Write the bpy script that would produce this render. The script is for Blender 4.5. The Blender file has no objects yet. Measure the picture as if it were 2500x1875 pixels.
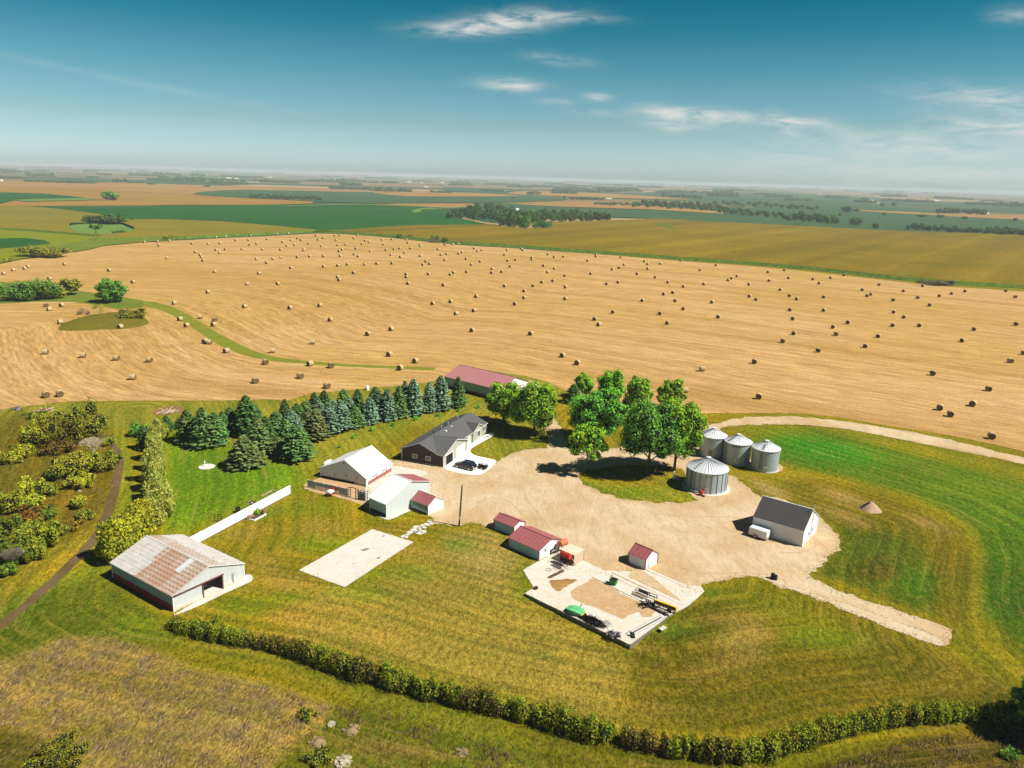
import bpy, math, random
import numpy as np
from mathutils import Vector, Matrix, noise as mnoise
from mathutils.geometry import tessellate_polygon, delaunay_2d_cdt

random.seed(7); RNG = np.random.default_rng(7)
C = bpy.context.scene.collection
SC = bpy.context.scene

# ------------------------------------------------------------------ camera
IW, IH, FPX, CAMH = 2500.0, 1875.0, 1902.0, 58.0
HYL, HYR = 397.0, 469.0                       # the horizon's height at both sides of the frame
ROLL = math.atan((HYR-HYL)/IW)
PITCH = math.atan((IH/2-(HYL+HYR)/2)*math.cos(ROLL)/FPX)
fwd = Vector((0, math.cos(PITCH), -math.sin(PITCH)))
_u0 = Vector((1, 0, 0)).cross(fwd)
RGT = Vector((1, 0, 0))*math.cos(ROLL)+_u0*math.sin(ROLL)
UPV = _u0*math.cos(ROLL)-Vector((1, 0, 0))*math.sin(ROLL)
cd = bpy.data.cameras.new("camera"); cam = bpy.data.objects.new("camera", cd); C.objects.link(cam)
cd.sensor_width = 36; cd.lens = 36*FPX/IW; cd.clip_start = 1; cd.clip_end = 90000
M = Matrix((RGT, UPV, -fwd)).transposed().to_4x4(); M.translation = (0, 0, CAMH)
cam.matrix_world = M
SC.camera = cam

# ------------------------------------------------------------------ light, sky, exposure
SUN_AZ, SUN_EL = math.radians(-17), math.radians(50)     # azimuth measured from +X towards +Y
sd = Vector((math.cos(SUN_AZ)*math.cos(SUN_EL), math.sin(SUN_AZ)*math.cos(SUN_EL), math.sin(SUN_EL)))
sl = bpy.data.lights.new("sun", 'SUN'); sl.energy = 5.0; sl.angle = math.radians(.5); sl.color = (1, .95, .86)
so = bpy.data.objects.new("sun", sl); C.objects.link(so)
so.rotation_euler = (-sd).to_track_quat('-Z', 'Y').to_euler(); so.location = (60, 0, 120)
SC.view_settings.view_transform = 'Standard'; SC.view_settings.look = 'None'
SC.view_settings.exposure = 0.6; SC.view_settings.gamma = 1
SC.view_settings.use_curve_mapping = False
SC.cycles.max_bounces = 5; SC.cycles.volume_bounces = 0; SC.cycles.transparent_max_bounces = 8
SC.cycles.diffuse_bounces = 2; SC.cycles.use_denoising = True

def lin(c):
    c = c/255.0
    return c/12.92 if c <= .04045 else ((c+.055)/1.055)**2.4
def rgb(r, g, b, k=1.0): return (lin(r)*k, lin(g)*k, lin(b)*k, 1)
KX = 0.56                                       # display value -> base colour of a sunlit level surface
def alb(r, g, b): return tuple(min(.88, lin(v)*KX) for v in (r, g, b))+(1,)

class NT:
    """small helper to write node trees"""
    def __init__(s, tree): s.t = tree; s.n = tree.nodes; s.l = tree.links
    def new(s, kind, **kw):
        nd = s.n.new(kind)
        for k, v in kw.items(): setattr(nd, k, v)
        return nd
    def put(s, sock, v):
        if v is None: return
        if isinstance(v, bpy.types.NodeSocket): s.l.new(v, sock)
        elif isinstance(v, (tuple, list)) and len(v) == 4 and sock.type == 'VECTOR': sock.default_value = v[:3]
        else: sock.default_value = v
    def math(s, op, a, b=None, c=None, clamp=False):
        nd = s.new('ShaderNodeMath', operation=op); nd.use_clamp = clamp
        s.put(nd.inputs[0], a); s.put(nd.inputs[1], b)
        if c is not None: s.put(nd.inputs[2], c)
        return nd.outputs[0]
    def mix(s, f, a, b, mode='MIX'):
        nd = s.new('ShaderNodeMix', data_type='RGBA', blend_type=mode); nd.clamp_result = False
        s.put(nd.inputs['Factor'], f); s.put(nd.inputs[6], a); s.put(nd.inputs[7], b)
        return nd.outputs[2]
    def noise(s, vec, scale, detail=3, rough=.55, dist=0):
        nd = s.new('ShaderNodeTexNoise'); s.put(nd.inputs['Vector'], vec)
        nd.inputs['Scale'].default_value = scale; nd.inputs['Detail'].default_value = detail
        nd.inputs['Roughness'].default_value = rough; nd.inputs['Distortion'].default_value = dist
        return nd.outputs['Fac']
    def ramp(s, f, lo, hi):
        nd = s.new('ShaderNodeMapRange'); s.put(nd.inputs[0], f)
        nd.inputs[1].default_value = lo; nd.inputs[2].default_value = hi
        return nd.outputs[0]
    def mapping(s, vec, scale=(1, 1, 1), rot=(0, 0, 0)):
        nd = s.new('ShaderNodeMapping'); s.put(nd.inputs['Vector'], vec)
        nd.inputs['Scale'].default_value = scale; nd.inputs['Rotation'].default_value = rot
        return nd.outputs[0]

w = bpy.data.worlds.new("World"); SC.world = w; w.use_nodes = True
T = NT(w.node_tree); T.n.clear()
sky = T.new('ShaderNodeTexSky', sky_type='NISHITA', sun_disc=False)
sky.sun_elevation = SUN_EL; sky.sun_rotation = math.pi/2-SUN_AZ
sky.air_density = 1.0; sky.dust_density = .6; sky.ozone_density = 1.5
tc = T.new('ShaderNodeTexCoord'); sep = T.new('ShaderNodeSeparateXYZ'); T.l.new(tc.outputs['Generated'], sep.inputs[0])
X, Y, Z = sep.outputs
el = T.math('ARCSINE', T.math('MAXIMUM', T.math('MINIMUM', Z, 1.0), -1.0))
az = T.math('ARCTAN2', X, Y)
cr = T.new('ShaderNodeValToRGB'); T.l.new(T.math('DIVIDE', el, 0.5, clamp=True), cr.inputs[0])
cr.color_ramp.interpolation = 'LINEAR'
els = cr.color_ramp.elements
SKYR = [(0, (.62, .78, .96)), (.03, (.594, .771, .983)), (.12, (.386, .551, .619)), (.23, (.214, .457, .494)), (.33, (.063, .351, .366)), (.42, (.017, .274, .305)), (.55, (.014, .14, .18)), (1, (.05, .10, .15))]
els[0].position, els[0].color = SKYR[0][0], SKYR[0][1]+(1,)
els[1].position, els[1].color = SKYR[-1][0], SKYR[-1][1]+(1,)
for p, c_ in SKYR[1:-1]:
    e = els.new(p); e.color = c_+(1,)
skyc = T.mix(1.0, sky.outputs[0], cr.outputs[0], 'MULTIPLY')
def pxdir(px, py):
    d = fwd*FPX+RGT*(px-IW/2)-UPV*(py-IH/2); d.normalize()
    return math.atan2(d.x, d.y), math.asin(d.z)
comb = T.new('ShaderNodeCombineXYZ'); T.put(comb.inputs[0], T.math('MULTIPLY', az, 14)); T.put(comb.inputs[1], T.math('MULTIPLY', el, 60))
cn = T.noise(comb.outputs[0], 1.5, 6, .6, .5)
total = None
# pixel centre, half width, half height, strength, tilt of each cloud
for (px, py, rx, ry, st, tl) in [(1235, 52, 120, 20, 1.0, -.13), (1120, 74, 110, 13, .6, -.05), (1390, 42, 90, 9, .5, 0), (1250, 208, 65, 13, 1.0, 0), (1365, 145, 70, 11, .4, .06),
        (1460, 237, 32, 9, .6, 0), (1370, 250, 50, 8, .35, 0), (1640, 280, 80, 17, 1.0, .03), (1760, 286, 75, 14, .95, .0), (1640, 312, 60, 11, .55, 0), (1910, 300, 32, 17, .8, .3), (1965, 304, 62, 13, .7, 0),
        (2440, 245, 150, 24, .7, .08), (2450, 312, 120, 20, .8, .05), (2200, 345, 170, 18, .45, .05), (2480, 36, 40, 14, .5, 0), (2250, 400, 420, 55, .45, 0), (1450, 275, 60, 8, .3, .05), (300, 195, 330, 8, .16, .11)]:
    a0, e0 = pxdir(px, py)
    da = T.math('SUBTRACT', az, a0); de = T.math('ADD', T.math('SUBTRACT', el, e0), T.math('MULTIPLY', da, tl+math.tan(ROLL)))
    q = T.math('ADD', T.math('POWER', T.math('ABSOLUTE', T.math('DIVIDE', da, rx/FPX)), 2.0), T.math('POWER', T.math('ABSOLUTE', T.math('DIVIDE', de, ry/FPX)), 2.0))
    m = T.math('MULTIPLY', T.math('EXPONENT', T.math('MULTIPLY', q, -1.0)), st)
    total = m if total is None else T.math('ADD', total, m)
cl = T.math('MULTIPLY', total, T.ramp(cn, .30, .62), clamp=True)
cl = T.math('MULTIPLY', cl, .95, clamp=True)
skyc = T.mix(cl, skyc, (4.6, 4.7, 4.5, 1))
bg = T.new('ShaderNodeBackground'); T.put(bg.inputs[0], skyc); bg.inputs[1].default_value = 0.105
wo = T.new('ShaderNodeOutputWorld'); T.l.new(bg.outputs[0], wo.inputs[0])

# ------------------------------------------------------------------ from a point of the photograph to the ground
def ray(px, py): return fwd*FPX+RGT*(px-IW/2)-UPV*(py-IH/2)
def G(px, py, z=0.0):
    d = ray(px, py); t = (CAMH-z)/-d.z
    return Vector((d.x*t, d.y*t, z))
def PJ(x, y, z=0.0):
    v = Vector((x, y, z-CAMH)); k = v.dot(fwd)
    return IW/2+FPX*v.dot(RGT)/k, IH/2-FPX*v.dot(UPV)/k
def height(g, py):
    lo, hi = 0., 60.
    for _ in range(40):
        m = (lo+hi)/2
        if PJ(g.x, g.y, m)[1] > py: lo = m
        else: hi = m
    return lo
def mpp(g): return (Vector((g.x, g.y, 0))-Vector((0, 0, CAMH))).length/FPX       # metres per pixel across the line of sight

# ------------------------------------------------------------------ materials
MATS = {}
def mat(name, col, rough=.9, kind=None, scale=1.0, amt=.25, col2=None, metal=0.0, bump=0.0, rib=None, spec=.2):
    if name in MATS: return MATS[name]
    m = bpy.data.materials.new(name); m.use_nodes = True; t = NT(m.node_tree); b = t.n['Principled BSDF']
    b.inputs['Roughness'].default_value = rough; b.inputs['Metallic'].default_value = metal
    b.inputs['Specular IOR Level'].default_value = spec
    co = t.new('ShaderNodeTexCoord').outputs['Object']
    col2 = col2 or tuple(v*(1-amt) for v in col[:3])+(1,)
    f = t.noise(co, scale, 4, .6)
    c = t.mix(t.ramp(f, .35, .7), col, col2)
    f2 = t.noise(co, scale*9, 2, .6)
    c = t.mix(t.ramp(f2, .3, .8), c, tuple(v*.86 for v in col[:3])+(1,))
    if rib:                                     # ribs of sheet metal: (axis rotation, ribs per metre)
        wv = t.new('ShaderNodeTexWave', wave_type='BANDS', bands_direction=rib[0]); t.put(wv.inputs['Vector'], co)
        wv.inputs['Scale'].default_value = rib[1]*.314; wv.inputs['Distortion'].default_value = 0
        r_ = t.ramp(wv.outputs['Fac'], .0, .35)
        c = t.mix(r_, tuple(v*rib[2] for v in col[:3])+(1,), c)
        bp = t.new('ShaderNodeBump'); bp.inputs['Strength'].default_value = .5; bp.inputs['Distance'].default_value = .03
        t.put(bp.inputs['Height'], wv.outputs['Fac']); t.l.new(bp.outputs[0], b.inputs['Normal'])
    elif bump:
        bp = t.new('ShaderNodeBump'); bp.inputs['Strength'].default_value = bump; bp.inputs['Distance'].default_value = .1
        t.put(bp.inputs['Height'], f2); t.l.new(bp.outputs[0], b.inputs['Normal'])
    t.put(b.inputs['Base Color'], c)
    MATS[name] = m
    return m

def ground_mat(name, c1, c2, c3=None, s=.12, fine=2.2, streak=None, stripes=None, attr=None, bump=.5, contrast=.5, lo=.38, hi=.64, mid=.6):
    """soil and plants: broad patches, clumps and grain in world space; attr takes the broad colour from the mesh"""
    if name in MATS: return MATS[name]
    m = bpy.data.materials.new(name); m.use_nodes = True; t = NT(m.node_tree); b = t.n['Principled BSDF']
    b.inputs['Roughness'].default_value = 1; b.inputs['Specular IOR Level'].default_value = .05
    pos = t.new('ShaderNodeNewGeometry').outputs['Position']
    st = t.mapping(pos, (1, streak[1], 1), (0, 0, -streak[0])) if streak else pos
    if attr:
        a = t.new('ShaderNodeAttribute'); a.attribute_name = attr; base = a.outputs['Color']
        base = t.mix(t.math('MULTIPLY', t.ramp(t.noise(pos, s, 4, .6, .5), lo, hi), .55), base, t.mix(1, base, c2, 'MULTIPLY'))
    else:
        base = t.mix(t.ramp(t.noise(pos, s, 4, .6, .4), lo, hi), c1, c2)
    if c3: base = t.mix(t.math('MULTIPLY', t.ramp(t.noise(st, s*6, 4, .65, .3), .45, .75), mid), base, c3)
    g1 = t.noise(st, fine, 4, .8); g2 = t.noise(st, fine*2.6, 2, .7)
    gr = t.ramp(t.math('ADD', t.math('MULTIPLY', g1, .55), t.math('MULTIPLY', g2, .45)), .41, .59)
    k = t.math('ADD', t.math('MULTIPLY', gr, contrast), 1-contrast*.5)
    if stripes:
        ang, per, amt = stripes
        q = t.mapping(pos, (1, 1, 1), (0, 0, -ang)); sx = t.new('ShaderNodeSeparateXYZ'); t.l.new(q, sx.inputs[0])
        cb = t.new('ShaderNodeCombineXYZ'); t.put(cb.inputs[1], t.math('DIVIDE', sx.outputs[1], per)); t.put(cb.inputs[0], t.math('MULTIPLY', sx.outputs[0], .012/ max(.2, per)))
        k = t.math('MULTIPLY', k, t.math('ADD', t.math('MULTIPLY', t.ramp(t.noise(cb.outputs[0], 1.0, 3, .6), .3, .7), amt), 1-amt*.5))
    kc = t.new('ShaderNodeCombineColor')
    for i in range(3): t.put(kc.inputs[i], k)
    base = t.mix(1, base, kc.outputs[0], 'MULTIPLY')
    t.put(b.inputs['Base Color'], base)
    bp = t.new('ShaderNodeBump'); bp.inputs['Strength'].default_value = bump; bp.inputs['Distance'].default_value = .25
    t.put(bp.inputs['Height'], g1); t.l.new(bp.outputs[0], b.inputs['Normal'])
    MATS[name] = m
    return m

def leaf_mat(name, c1, c2, c3=None, trans=.14):
    if name in MATS: return MATS[name]
    m = bpy.data.materials.new(name); m.use_nodes = True; t = NT(m.node_tree); t.n.clear()
    oi = t.new('ShaderNodeObjectInfo').outputs['Random']; co = t.new('ShaderNodeTexCoord').outputs['Object']
    pos = t.new('ShaderNodeNewGeometry').outputs['Position']
    c = t.mix(t.ramp(t.noise(pos, 1.1, 3, .6), .35, .65), c1, c2)
    if c3: c = t.mix(t.math('MULTIPLY', t.ramp(t.noise(pos, .45, 2, .6), .5, .68), .8), c, c3)
    g = t.new('ShaderNodeNewGeometry').outputs['Random Per Island']
    hs = t.new('ShaderNodeHueSaturation'); t.put(hs.inputs['Color'], c)
    t.put(hs.inputs['Hue'], t.math('ADD', t.math('MULTIPLY', oi, .03), .485))
    t.put(hs.inputs['Value'], t.math('ADD', t.math('MULTIPLY', oi, .22), t.math('ADD', t.math('MULTIPLY', g, .7), .55)))
    d = t.new('ShaderNodeBsdfDiffuse'); t.put(d.inputs[0], hs.outputs[0])
    tr = t.new('ShaderNodeBsdfTranslucent'); t.put(tr.inputs[0], hs.outputs[0])
    ms = t.new('ShaderNodeMixShader'); ms.inputs[0].default_value = trans
    t.l.new(d.outputs[0], ms.inputs[1]); t.l.new(tr.outputs[0], ms.inputs[2])
    o = t.new('ShaderNodeOutputMaterial'); t.l.new(ms.outputs[0], o.inputs[0])
    MATS[name] = m
    return m

# ------------------------------------------------------------------ mesh builder
class MB:
    def __init__(s): s.v = []; s.f = []; s.m = []; s.smooth = []
    def add(s, vs, fs, mi=0, M=None, sm=False):
        b = len(s.v)
        for p in vs:
            p = Vector(p)
            if M is not None: p = M@p
            s.v.append(p[:])
        for f in fs: s.f.append([b+i for i in f]); s.m.append(mi); s.smooth.append(sm)
        return s
    def box(s, c, d, mi=0, rz=0, M=None, rx=0, ry=0):
        x, y, z = d[0]/2, d[1]/2, d[2]/2
        R = Matrix.Translation(c)@Matrix.Rotation(rz, 4, 'Z')@Matrix.Rotation(ry, 4, 'Y')@Matrix.Rotation(rx, 4, 'X')
        if M is not None: R = M@R
        vs = [(i, j, k) for i in (-x, x) for j in (-y, y) for k in (-z, z)]
        return s.add(vs, [(0, 1, 3, 2), (4, 6, 7, 5), (0, 4, 5, 1), (2, 3, 7, 6), (0, 2, 6, 4), (1, 5, 7, 3)], mi, R)
    def tube(s, a, b, r, r2=None, n=8, mi=0, caps=True, sm=True):
        a = Vector(a); b = Vector(b); r2 = r if r2 is None else r2
        q = (b-a).to_track_quat('Z', 'Y')
        vs = []
        for p, rr in ((a, r), (b, r2)):
            for i in range(n):
                t = 2*math.pi*i/n; vs.append(p+q@Vector((rr*math.cos(t), rr*math.sin(t), 0)))
        s.add(vs, [(i, (i+1) % n, n+(i+1) % n, n+i) for i in range(n)], mi, sm=sm)
        if caps: s.add(vs, [tuple(range(n))[::-1], tuple(range(n, 2*n))], mi)
        return s
    def lathe(s, prof, n=24, mi=0, c=(0, 0, 0), axis='Z', sm=False, M=None):
        vs = []
        for r, z in prof:
            for i in range(n):
                t = 2*math.pi*i/n; p = (r*math.cos(t), r*math.sin(t), z)
                if axis == 'X': p = (z, p[0], p[1])
                vs.append(Vector(p)+Vector(c))
        fs = []
        for k in range(len(prof)-1):
            for i in range(n): fs.append((k*n+i, k*n+(i+1) % n, (k+1)*n+(i+1) % n, (k+1)*n+i))
        return s.add(vs, fs, mi, M, sm)
    def prism(s, poly, h0, h1, mi=0, side=None, M=None):
        n = len(poly); side = mi if side is None else side
        vs = [(p[0], p[1], h0) for p in poly]+[(p[0], p[1], h1) for p in poly]
        s.add(vs, [tuple(range(n, 2*n))], mi, M)
        s.add(vs, [(i, (i+1) % n, n+(i+1) % n, n+i) for i in range(n)], side, M)
        return s
    def build(s, name, mats, parent=None, loc=None, rz=None):
        me = bpy.data.meshes.new(name); me.from_pydata(s.v, [], s.f)
        if not isinstance(mats, (list, tuple)): mats = [mats]
        for m in mats: me.materials.append(m)
        me.polygons.foreach_set('material_index', [min(i, len(mats)-1) for i in s.m])
        me.polygons.foreach_set('use_smooth', s.smooth)
        me.update()
        o = bpy.data.objects.new(name, me); C.objects.link(o)
        if parent: o.parent = parent
        if loc is not None: o.location = loc
        if rz is not None: o.rotation_euler.z = rz
        return o

def arr_mesh(name, V, F, mats, mi=None):
    me = bpy.data.meshes.new(name)
    me.vertices.add(len(V)); me.vertices.foreach_set('co', np.asarray(V, dtype=np.float32).ravel())
    F = np.asarray(F); k = F.shape[1]
    me.loops.add(F.size); me.loops.foreach_set('vertex_index', F.ravel().astype(np.int32))
    me.polygons.add(len(F)); me.polygons.foreach_set('loop_start', (np.arange(len(F))*k).astype(np.int32))
    for m in (mats if isinstance(mats, (list, tuple)) else [mats]): me.materials.append(m)
    if mi is not None: me.polygons.foreach_set('material_index', np.asarray(mi, dtype=np.int32))
    me.update(calc_edges=True)
    return me
def link(name, me, parent=None, loc=(0, 0, 0), rz=0, sc=(1, 1, 1)):
    o = bpy.data.objects.new(name, me); C.objects.link(o)
    if parent: o.parent = parent
    o.location = loc; o.rotation_euler.z = rz; o.scale = sc
    return o
def tag(o, label, cat, group=None, kind=None):
    if label: o['label'] = label
    if cat: o['category'] = cat
    if group: o['group'] = group
    if kind: o['kind'] = kind
    return o
def thing(name, label, cat, loc=(0, 0, 0), rz=0, group=None, sc=None):
    o = bpy.data.objects.new(name, None); C.objects.link(o)
    o.location = loc; o.rotation_euler.z = rz; o.empty_display_size = .2
    if sc: o.scale = sc
    return tag(o, label, cat, group)
def dup(o, parent=None):
    c = o.copy(); C.objects.link(c)
    if parent: c.parent = parent
    for ch in list(o.children): dup(ch, c)
    return c
ORD = ['zeroth', 'first', 'second', 'third', 'fourth', 'fifth', 'sixth', 'seventh', 'eighth', 'ninth', 'tenth', 'eleventh', 'twelfth', 'thirteenth', 'fourteenth', 'fifteenth', 'sixteenth', 'seventeenth', 'eighteenth', 'nineteenth', 'twentieth', 'twenty-first', 'twenty-second', 'twenty-third', 'twenty-fourth', 'twenty-fifth', 'twenty-sixth']

# ------------------------------------------------------------------ outlines
def jitter_poly(pts, step, amp, closed=True, seed=0, smooth=True):
    """pts: ground points (x, y). Returns the outline resampled and frayed."""
    P = [Vector((p[0], p[1])) for p in pts]; n = len(P); out = []
    for i in range(n if closed else n-1):
        p0, p1, p2, p3 = P[(i-1) % n], P[i], P[(i+1) % n], P[(i+2) % n]
        L = (p2-p1).length
        st = max(step, (p1.length)*step/110)
        k = max(1, int(L/st)); k = min(k, 160)
        for j in range(k):
            t = j/k
            if smooth:
                a = .5*((2*p1)+(-p0+p2)*t+(2*p0-5*p1+4*p2-p3)*t*t+(-p0+3*p1-3*p2+p3)*t**3)
                lim = p1.lerp(p2, t); a = lim.lerp(a, .7)
            else: a = p1.lerp(p2, t)
            if amp:
                s_ = .45
                nx = mnoise.noise(Vector((a.x*s_, a.y*s_, seed)))+.6*mnoise.noise(Vector((a.x*1.7, a.y*1.7, seed+5)))
                ny = mnoise.noise(Vector((a.x*s_, a.y*s_, seed+11)))+.6*mnoise.noise(Vector((a.x*1.7, a.y*1.7, seed+15)))
                a = a+Vector((nx, ny))*amp
            out.append((a.x, a.y))
    return out
def tess(polys, z0, z1=None, side=True, skirt=0):
    """flat sheet (z1 None) or slab from outlines; the first is the outer edge, the others holes"""
    tri = tessellate_polygon([[Vector((x, y, 0)) for x, y in p] for p in polys])
    flat = [q for p in polys for q in p]; z = z0 if z1 is None else z1
    mb = MB(); V = [(x, y, z) for x, y in flat]
    F = []
    for t in tri:
        a, b, c = (Vector(flat[i]) for i in t)
        F.append(t if (b-a).cross(c-a) > 0 else t[::-1])
    mb.add(V, F)
    if z1 is not None:
        off = 0
        for p in polys:
            n = len(p); area = sum(p[i][0]*p[(i+1) % n][1]-p[(i+1) % n][0]*p[i][1] for i in range(n)); q = []
            for i in range(n):
                d = Vector(p[(i+3) % n])-Vector(p[(i-3) % n]); d = d.normalized()*skirt*(1 if area > 0 else -1); q.append((p[i][0]+d.y, p[i][1]-d.x))
            V2 = [(x, y, z0) for x, y in q]+[(x, y, z1) for x, y in p]
            fs = [(i, (i+1) % n, n+(i+1) % n, n+i) for i in range(n)]
            if area < 0: fs = [f[::-1] for f in fs]
            mb.add(V2, fs, 1)
    return mb
def PX(pts, o=(0, 0), s=1.0, z=0): return [tuple(G(o[0]+x*s, o[1]+y*s, z)[:2]) for x, y in pts]
def sheet(name, pts, z, m, step=.8, amp=.25, kind='structure', label=None, cat=None, group=None, z1=None, side=None, holes=(), smooth=True, seed=0, skirt=0):
    polys = [jitter_poly(pts, step, amp, seed=seed, smooth=smooth)]+[jitter_poly(h, step, amp, seed=seed+3) for h in holes]
    mb = tess(polys, z, z1, skirt=skirt)
    o = mb.build(name, [m, side or m])
    return tag(o, label, cat, group, kind)

# ================================================================== THE GROUND
def axis_pts(segs):
    out = []
    for a, b, st in segs: out += list(np.arange(a, b, st))
    return out
gx = [-26000, -16000, -9000, -5000, -3000, -1800, -1100, -700, -450, -300, -220, -170]+axis_pts([(-145, 215, 1.25)])+[215, 260, 330, 450, 700, 1100, 1800, 3000, 5000, 9000, 16000, 26000]
gy = [-60, 0, 30, 50]+axis_pts([(58, 170, 1.0), (170, 300, 1.8)])+[300, 320, 350, 400, 470, 560, 700, 900, 1200, 1700, 2500, 4000, 6500, 10000, 16000, 24000]
GXm, GYm = np.meshgrid(np.array(gx, float), np.array(gy, float))
nx, ny = len(gx), len(gy)
vx, vy = GXm.ravel(), GYm.ravel()
# slab edges: the soil drops along the low side of the raised concrete yard
SE = [G(1281, 1449), G(1538.4, 1575), G(1679, 1481)]
def drop(x, y):
    z = 0.0
    for a, b in ((SE[0], SE[1]), (SE[1], SE[2])):
        d = (b-a); L = math.hypot(d.x, d.y); ux, uy = d.x/L, d.y/L
        t = (x-a.x)*ux+(y-a.y)*uy; o = (x-a.x)*uy-(y-a.y)*ux       # positive on the outside
        if a is SE[1]: fade = min(1, max(0, (L-t)/L))
        else: fade = 1-.35*min(1, max(0, 1-t/6))
        if o > -2.2 and t > -6 and t < L+6:
            k = min(1, (o+2.2)/.8)*max(0, 1-max(0, o-3)/9)*(1 if 0 < t < L else max(0, 1-(-t if t < 0 else t-L)/6))
            z = min(z, -.62*k*fade)
    return z
vz = np.zeros_like(vx)
near = (vx > -10) & (vx < 45) & (vy > 65) & (vy < 120)
for i in np.nonzero(near)[0]: vz[i] = drop(vx[i], vy[i])
kk = (vy*math.cos(PITCH)+CAMH*math.sin(PITCH)); kk = np.maximum(kk, 1)
vpx = IW/2+FPX*(vx*RGT.x+vy*RGT.y-CAMH*RGT.z)/kk
vpy = IH/2-FPX*(vx*UPV.x+vy*UPV.y-CAMH*UPV.z)/kk
col = np.tile(np.array(alb(154, 140, 18)[:3]), (len(vx), 1))
def pc(c):
    r, g, b = c
    if g > r*1.35: return np.array(alb(r*1.08, g*.98, b*.35)[:3])
    t_ = max(0., min(1., (b-34)/50.)); return np.array(alb(r*.965, g*(1.0 if g > r*.92 else 1), b*(.62+.35*t_))[:3])
def paint_blob(x, y, rx, ry, c, wgt=.8, rot=0.0):
    c = pc(c); dx, dy = vpx-x, vpy-y
    a = math.cos(rot); b = math.sin(rot)
    u = (dx*a+dy*b)/rx; v = (-dx*b+dy*a)/ry
    m = (wgt*np.exp(-(u*u+v*v)**1.4))[:, None]
    col[:] = col*(1-m)+c*m
def paint_poly(pts, c, wgt=1.0, feather=14.0):
    P = np.array(pts, float); n = len(P); inside = np.zeros(len(vpx), bool); dist = np.full(len(vpx), 1e9)
    for i in range(n):
        x1, y1 = P[i]; x2, y2 = P[(i+1) % n]
        cond = ((y1 > vpy) != (y2 > vpy))
        with np.errstate(divide='ignore', invalid='ignore'):
            xi = (x2-x1)*(vpy-y1)/(y2-y1+1e-12)+x1
        inside ^= cond & (vpx < xi)
        dx, dy = x2-x1, y2-y1; L2 = dx*dx+dy*dy+1e-9
        t = np.clip(((vpx-x1)*dx+(vpy-y1)*dy)/L2, 0, 1)
        dist = np.minimum(dist, np.hypot(vpx-(x1+t*dx), vpy-(y1+t*dy)))
    sdv = np.where(inside, dist, -dist)
    m = (wgt*np.clip(sdv/feather+.5, 0, 1))[:, None]; c = pc(c)
    col[:] = col*(1-m)+c*m
# broad lawn colours
paint_poly([(-400, 980), (700, 975), (1100, 905), (1300, 900), (1400, 960), (1100, 1050), (900, 1010), (500, 1040), (330, 1050), (0, 1040), (-400, 1040)], (168, 158, 62), .8, 20)
paint_poly([(400, 1060), (520, 1090), (720, 1120), (760, 1180), (640, 1220), (480, 1290), (400, 1310), (405, 1180)], (118, 158, 36), .9, 45)
paint_poly([(640, 1120), (860, 1000), (1060, 935), (1200, 930), (1150, 1000), (1000, 1040), (900, 1100), (790, 1150)], (166, 160, 56), .8, 25)
paint_poly([(1225, 1000), (1330, 1020), (1330, 1085), (1200, 1120), (1160, 1110)], (150, 150, 52), .8, 12)
paint_poly([(1410, 1165), (1520, 1190), (1690, 1190), (1700, 1225), (1550, 1225), (1430, 1190)], (152, 152, 52), .8, 14)
paint_poly([(-400, 1040), (90, 1010), (260, 1040), (290, 1150), (230, 1300), (60, 1420), (-400, 1500)], (128, 108, 28), .95, 30)      # the rough strip at the left
paint_poly([(-300, 1400), (60, 1350), (230, 1290), (270, 1330), (80, 1470), (-300, 1620)], (170, 150, 44), .8, 22)
paint_poly([(275, 1060), (310, 1060), (350, 1290), (240, 1420), (0, 1560), (-200, 1640), (-200, 1560), (200, 1380), (290, 1230)], (140, 148, 44), .8, 20)
paint_poly([(130, 1430), (260, 1400), (400, 1510), (500, 1540), (420, 1580), (200, 1560), (0, 1620), (-100, 1600)], (112, 122, 32), .85, 30)
paint_poly([(700, 1440), (900, 1420), (1100, 1310), (1250, 1340), (1290, 1460), (1540, 1600), (1500, 1800), (1300, 1720), (1000, 1640), (700, 1560)], (176, 148, 70), .85, 55)
paint_poly([(1080, 1310), (1200, 1290), (1280, 1370), (1200, 1420), (1110, 1370)], (186, 160, 84), .8, 40)
paint_poly([(1540, 1580), (1720, 1460), (1860, 1420), (2300, 1590), (2520, 1700), (2520, 1740), (2150, 1740), (1980, 1790), (1700, 1790), (1540, 1740)], (124, 108, 28), .92, 40)
paint_poly([(1730, 1440), (1860, 1420), (2150, 1560), (2080, 1600), (1860, 1520)], (134, 132, 24), .75, 30)
paint_blob(1815, 1560, 70, 60, (186, 152, 82), .6); paint_blob(1745, 1620, 80, 30, (172, 134, 66), .55, -.4); paint_blob(1580, 1740, 110, 35, (168, 136, 64), .5)
paint_poly([(1800, 1040), (2000, 1040), (2180, 1060), (2520, 1150), (2560, 1200), (2560, 1330), (2400, 1330), (2280, 1240), (2100, 1180), (1890, 1130)], (152, 142, 30), .9, 14)
paint_poly([(1891, 1066), (2000, 1068), (2110, 1085), (2250, 1112), (2560, 1190), (2900, 1400), (2700, 1640), (2500, 1580), (2395, 1500), (2402, 1350), (2385, 1295), (2320, 1245), (2215, 1205), (2060, 1165), (1965, 1148), (1895, 1125)], (92, 136, 18), .92, 20)
paint_poly([(2420, 1380), (2700, 1400), (2700, 1700), (2440, 1560)], (76, 112, 20), .6, 60)
paint_poly([(1830, 1190), (1990, 1160), (2170, 1215), (2330, 1290), (2385, 1400), (2370, 1540), (2300, 1515), (2150, 1460), (2010, 1400), (2060, 1330), (2040, 1280)], (134, 118, 24), .92, 14)
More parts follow.
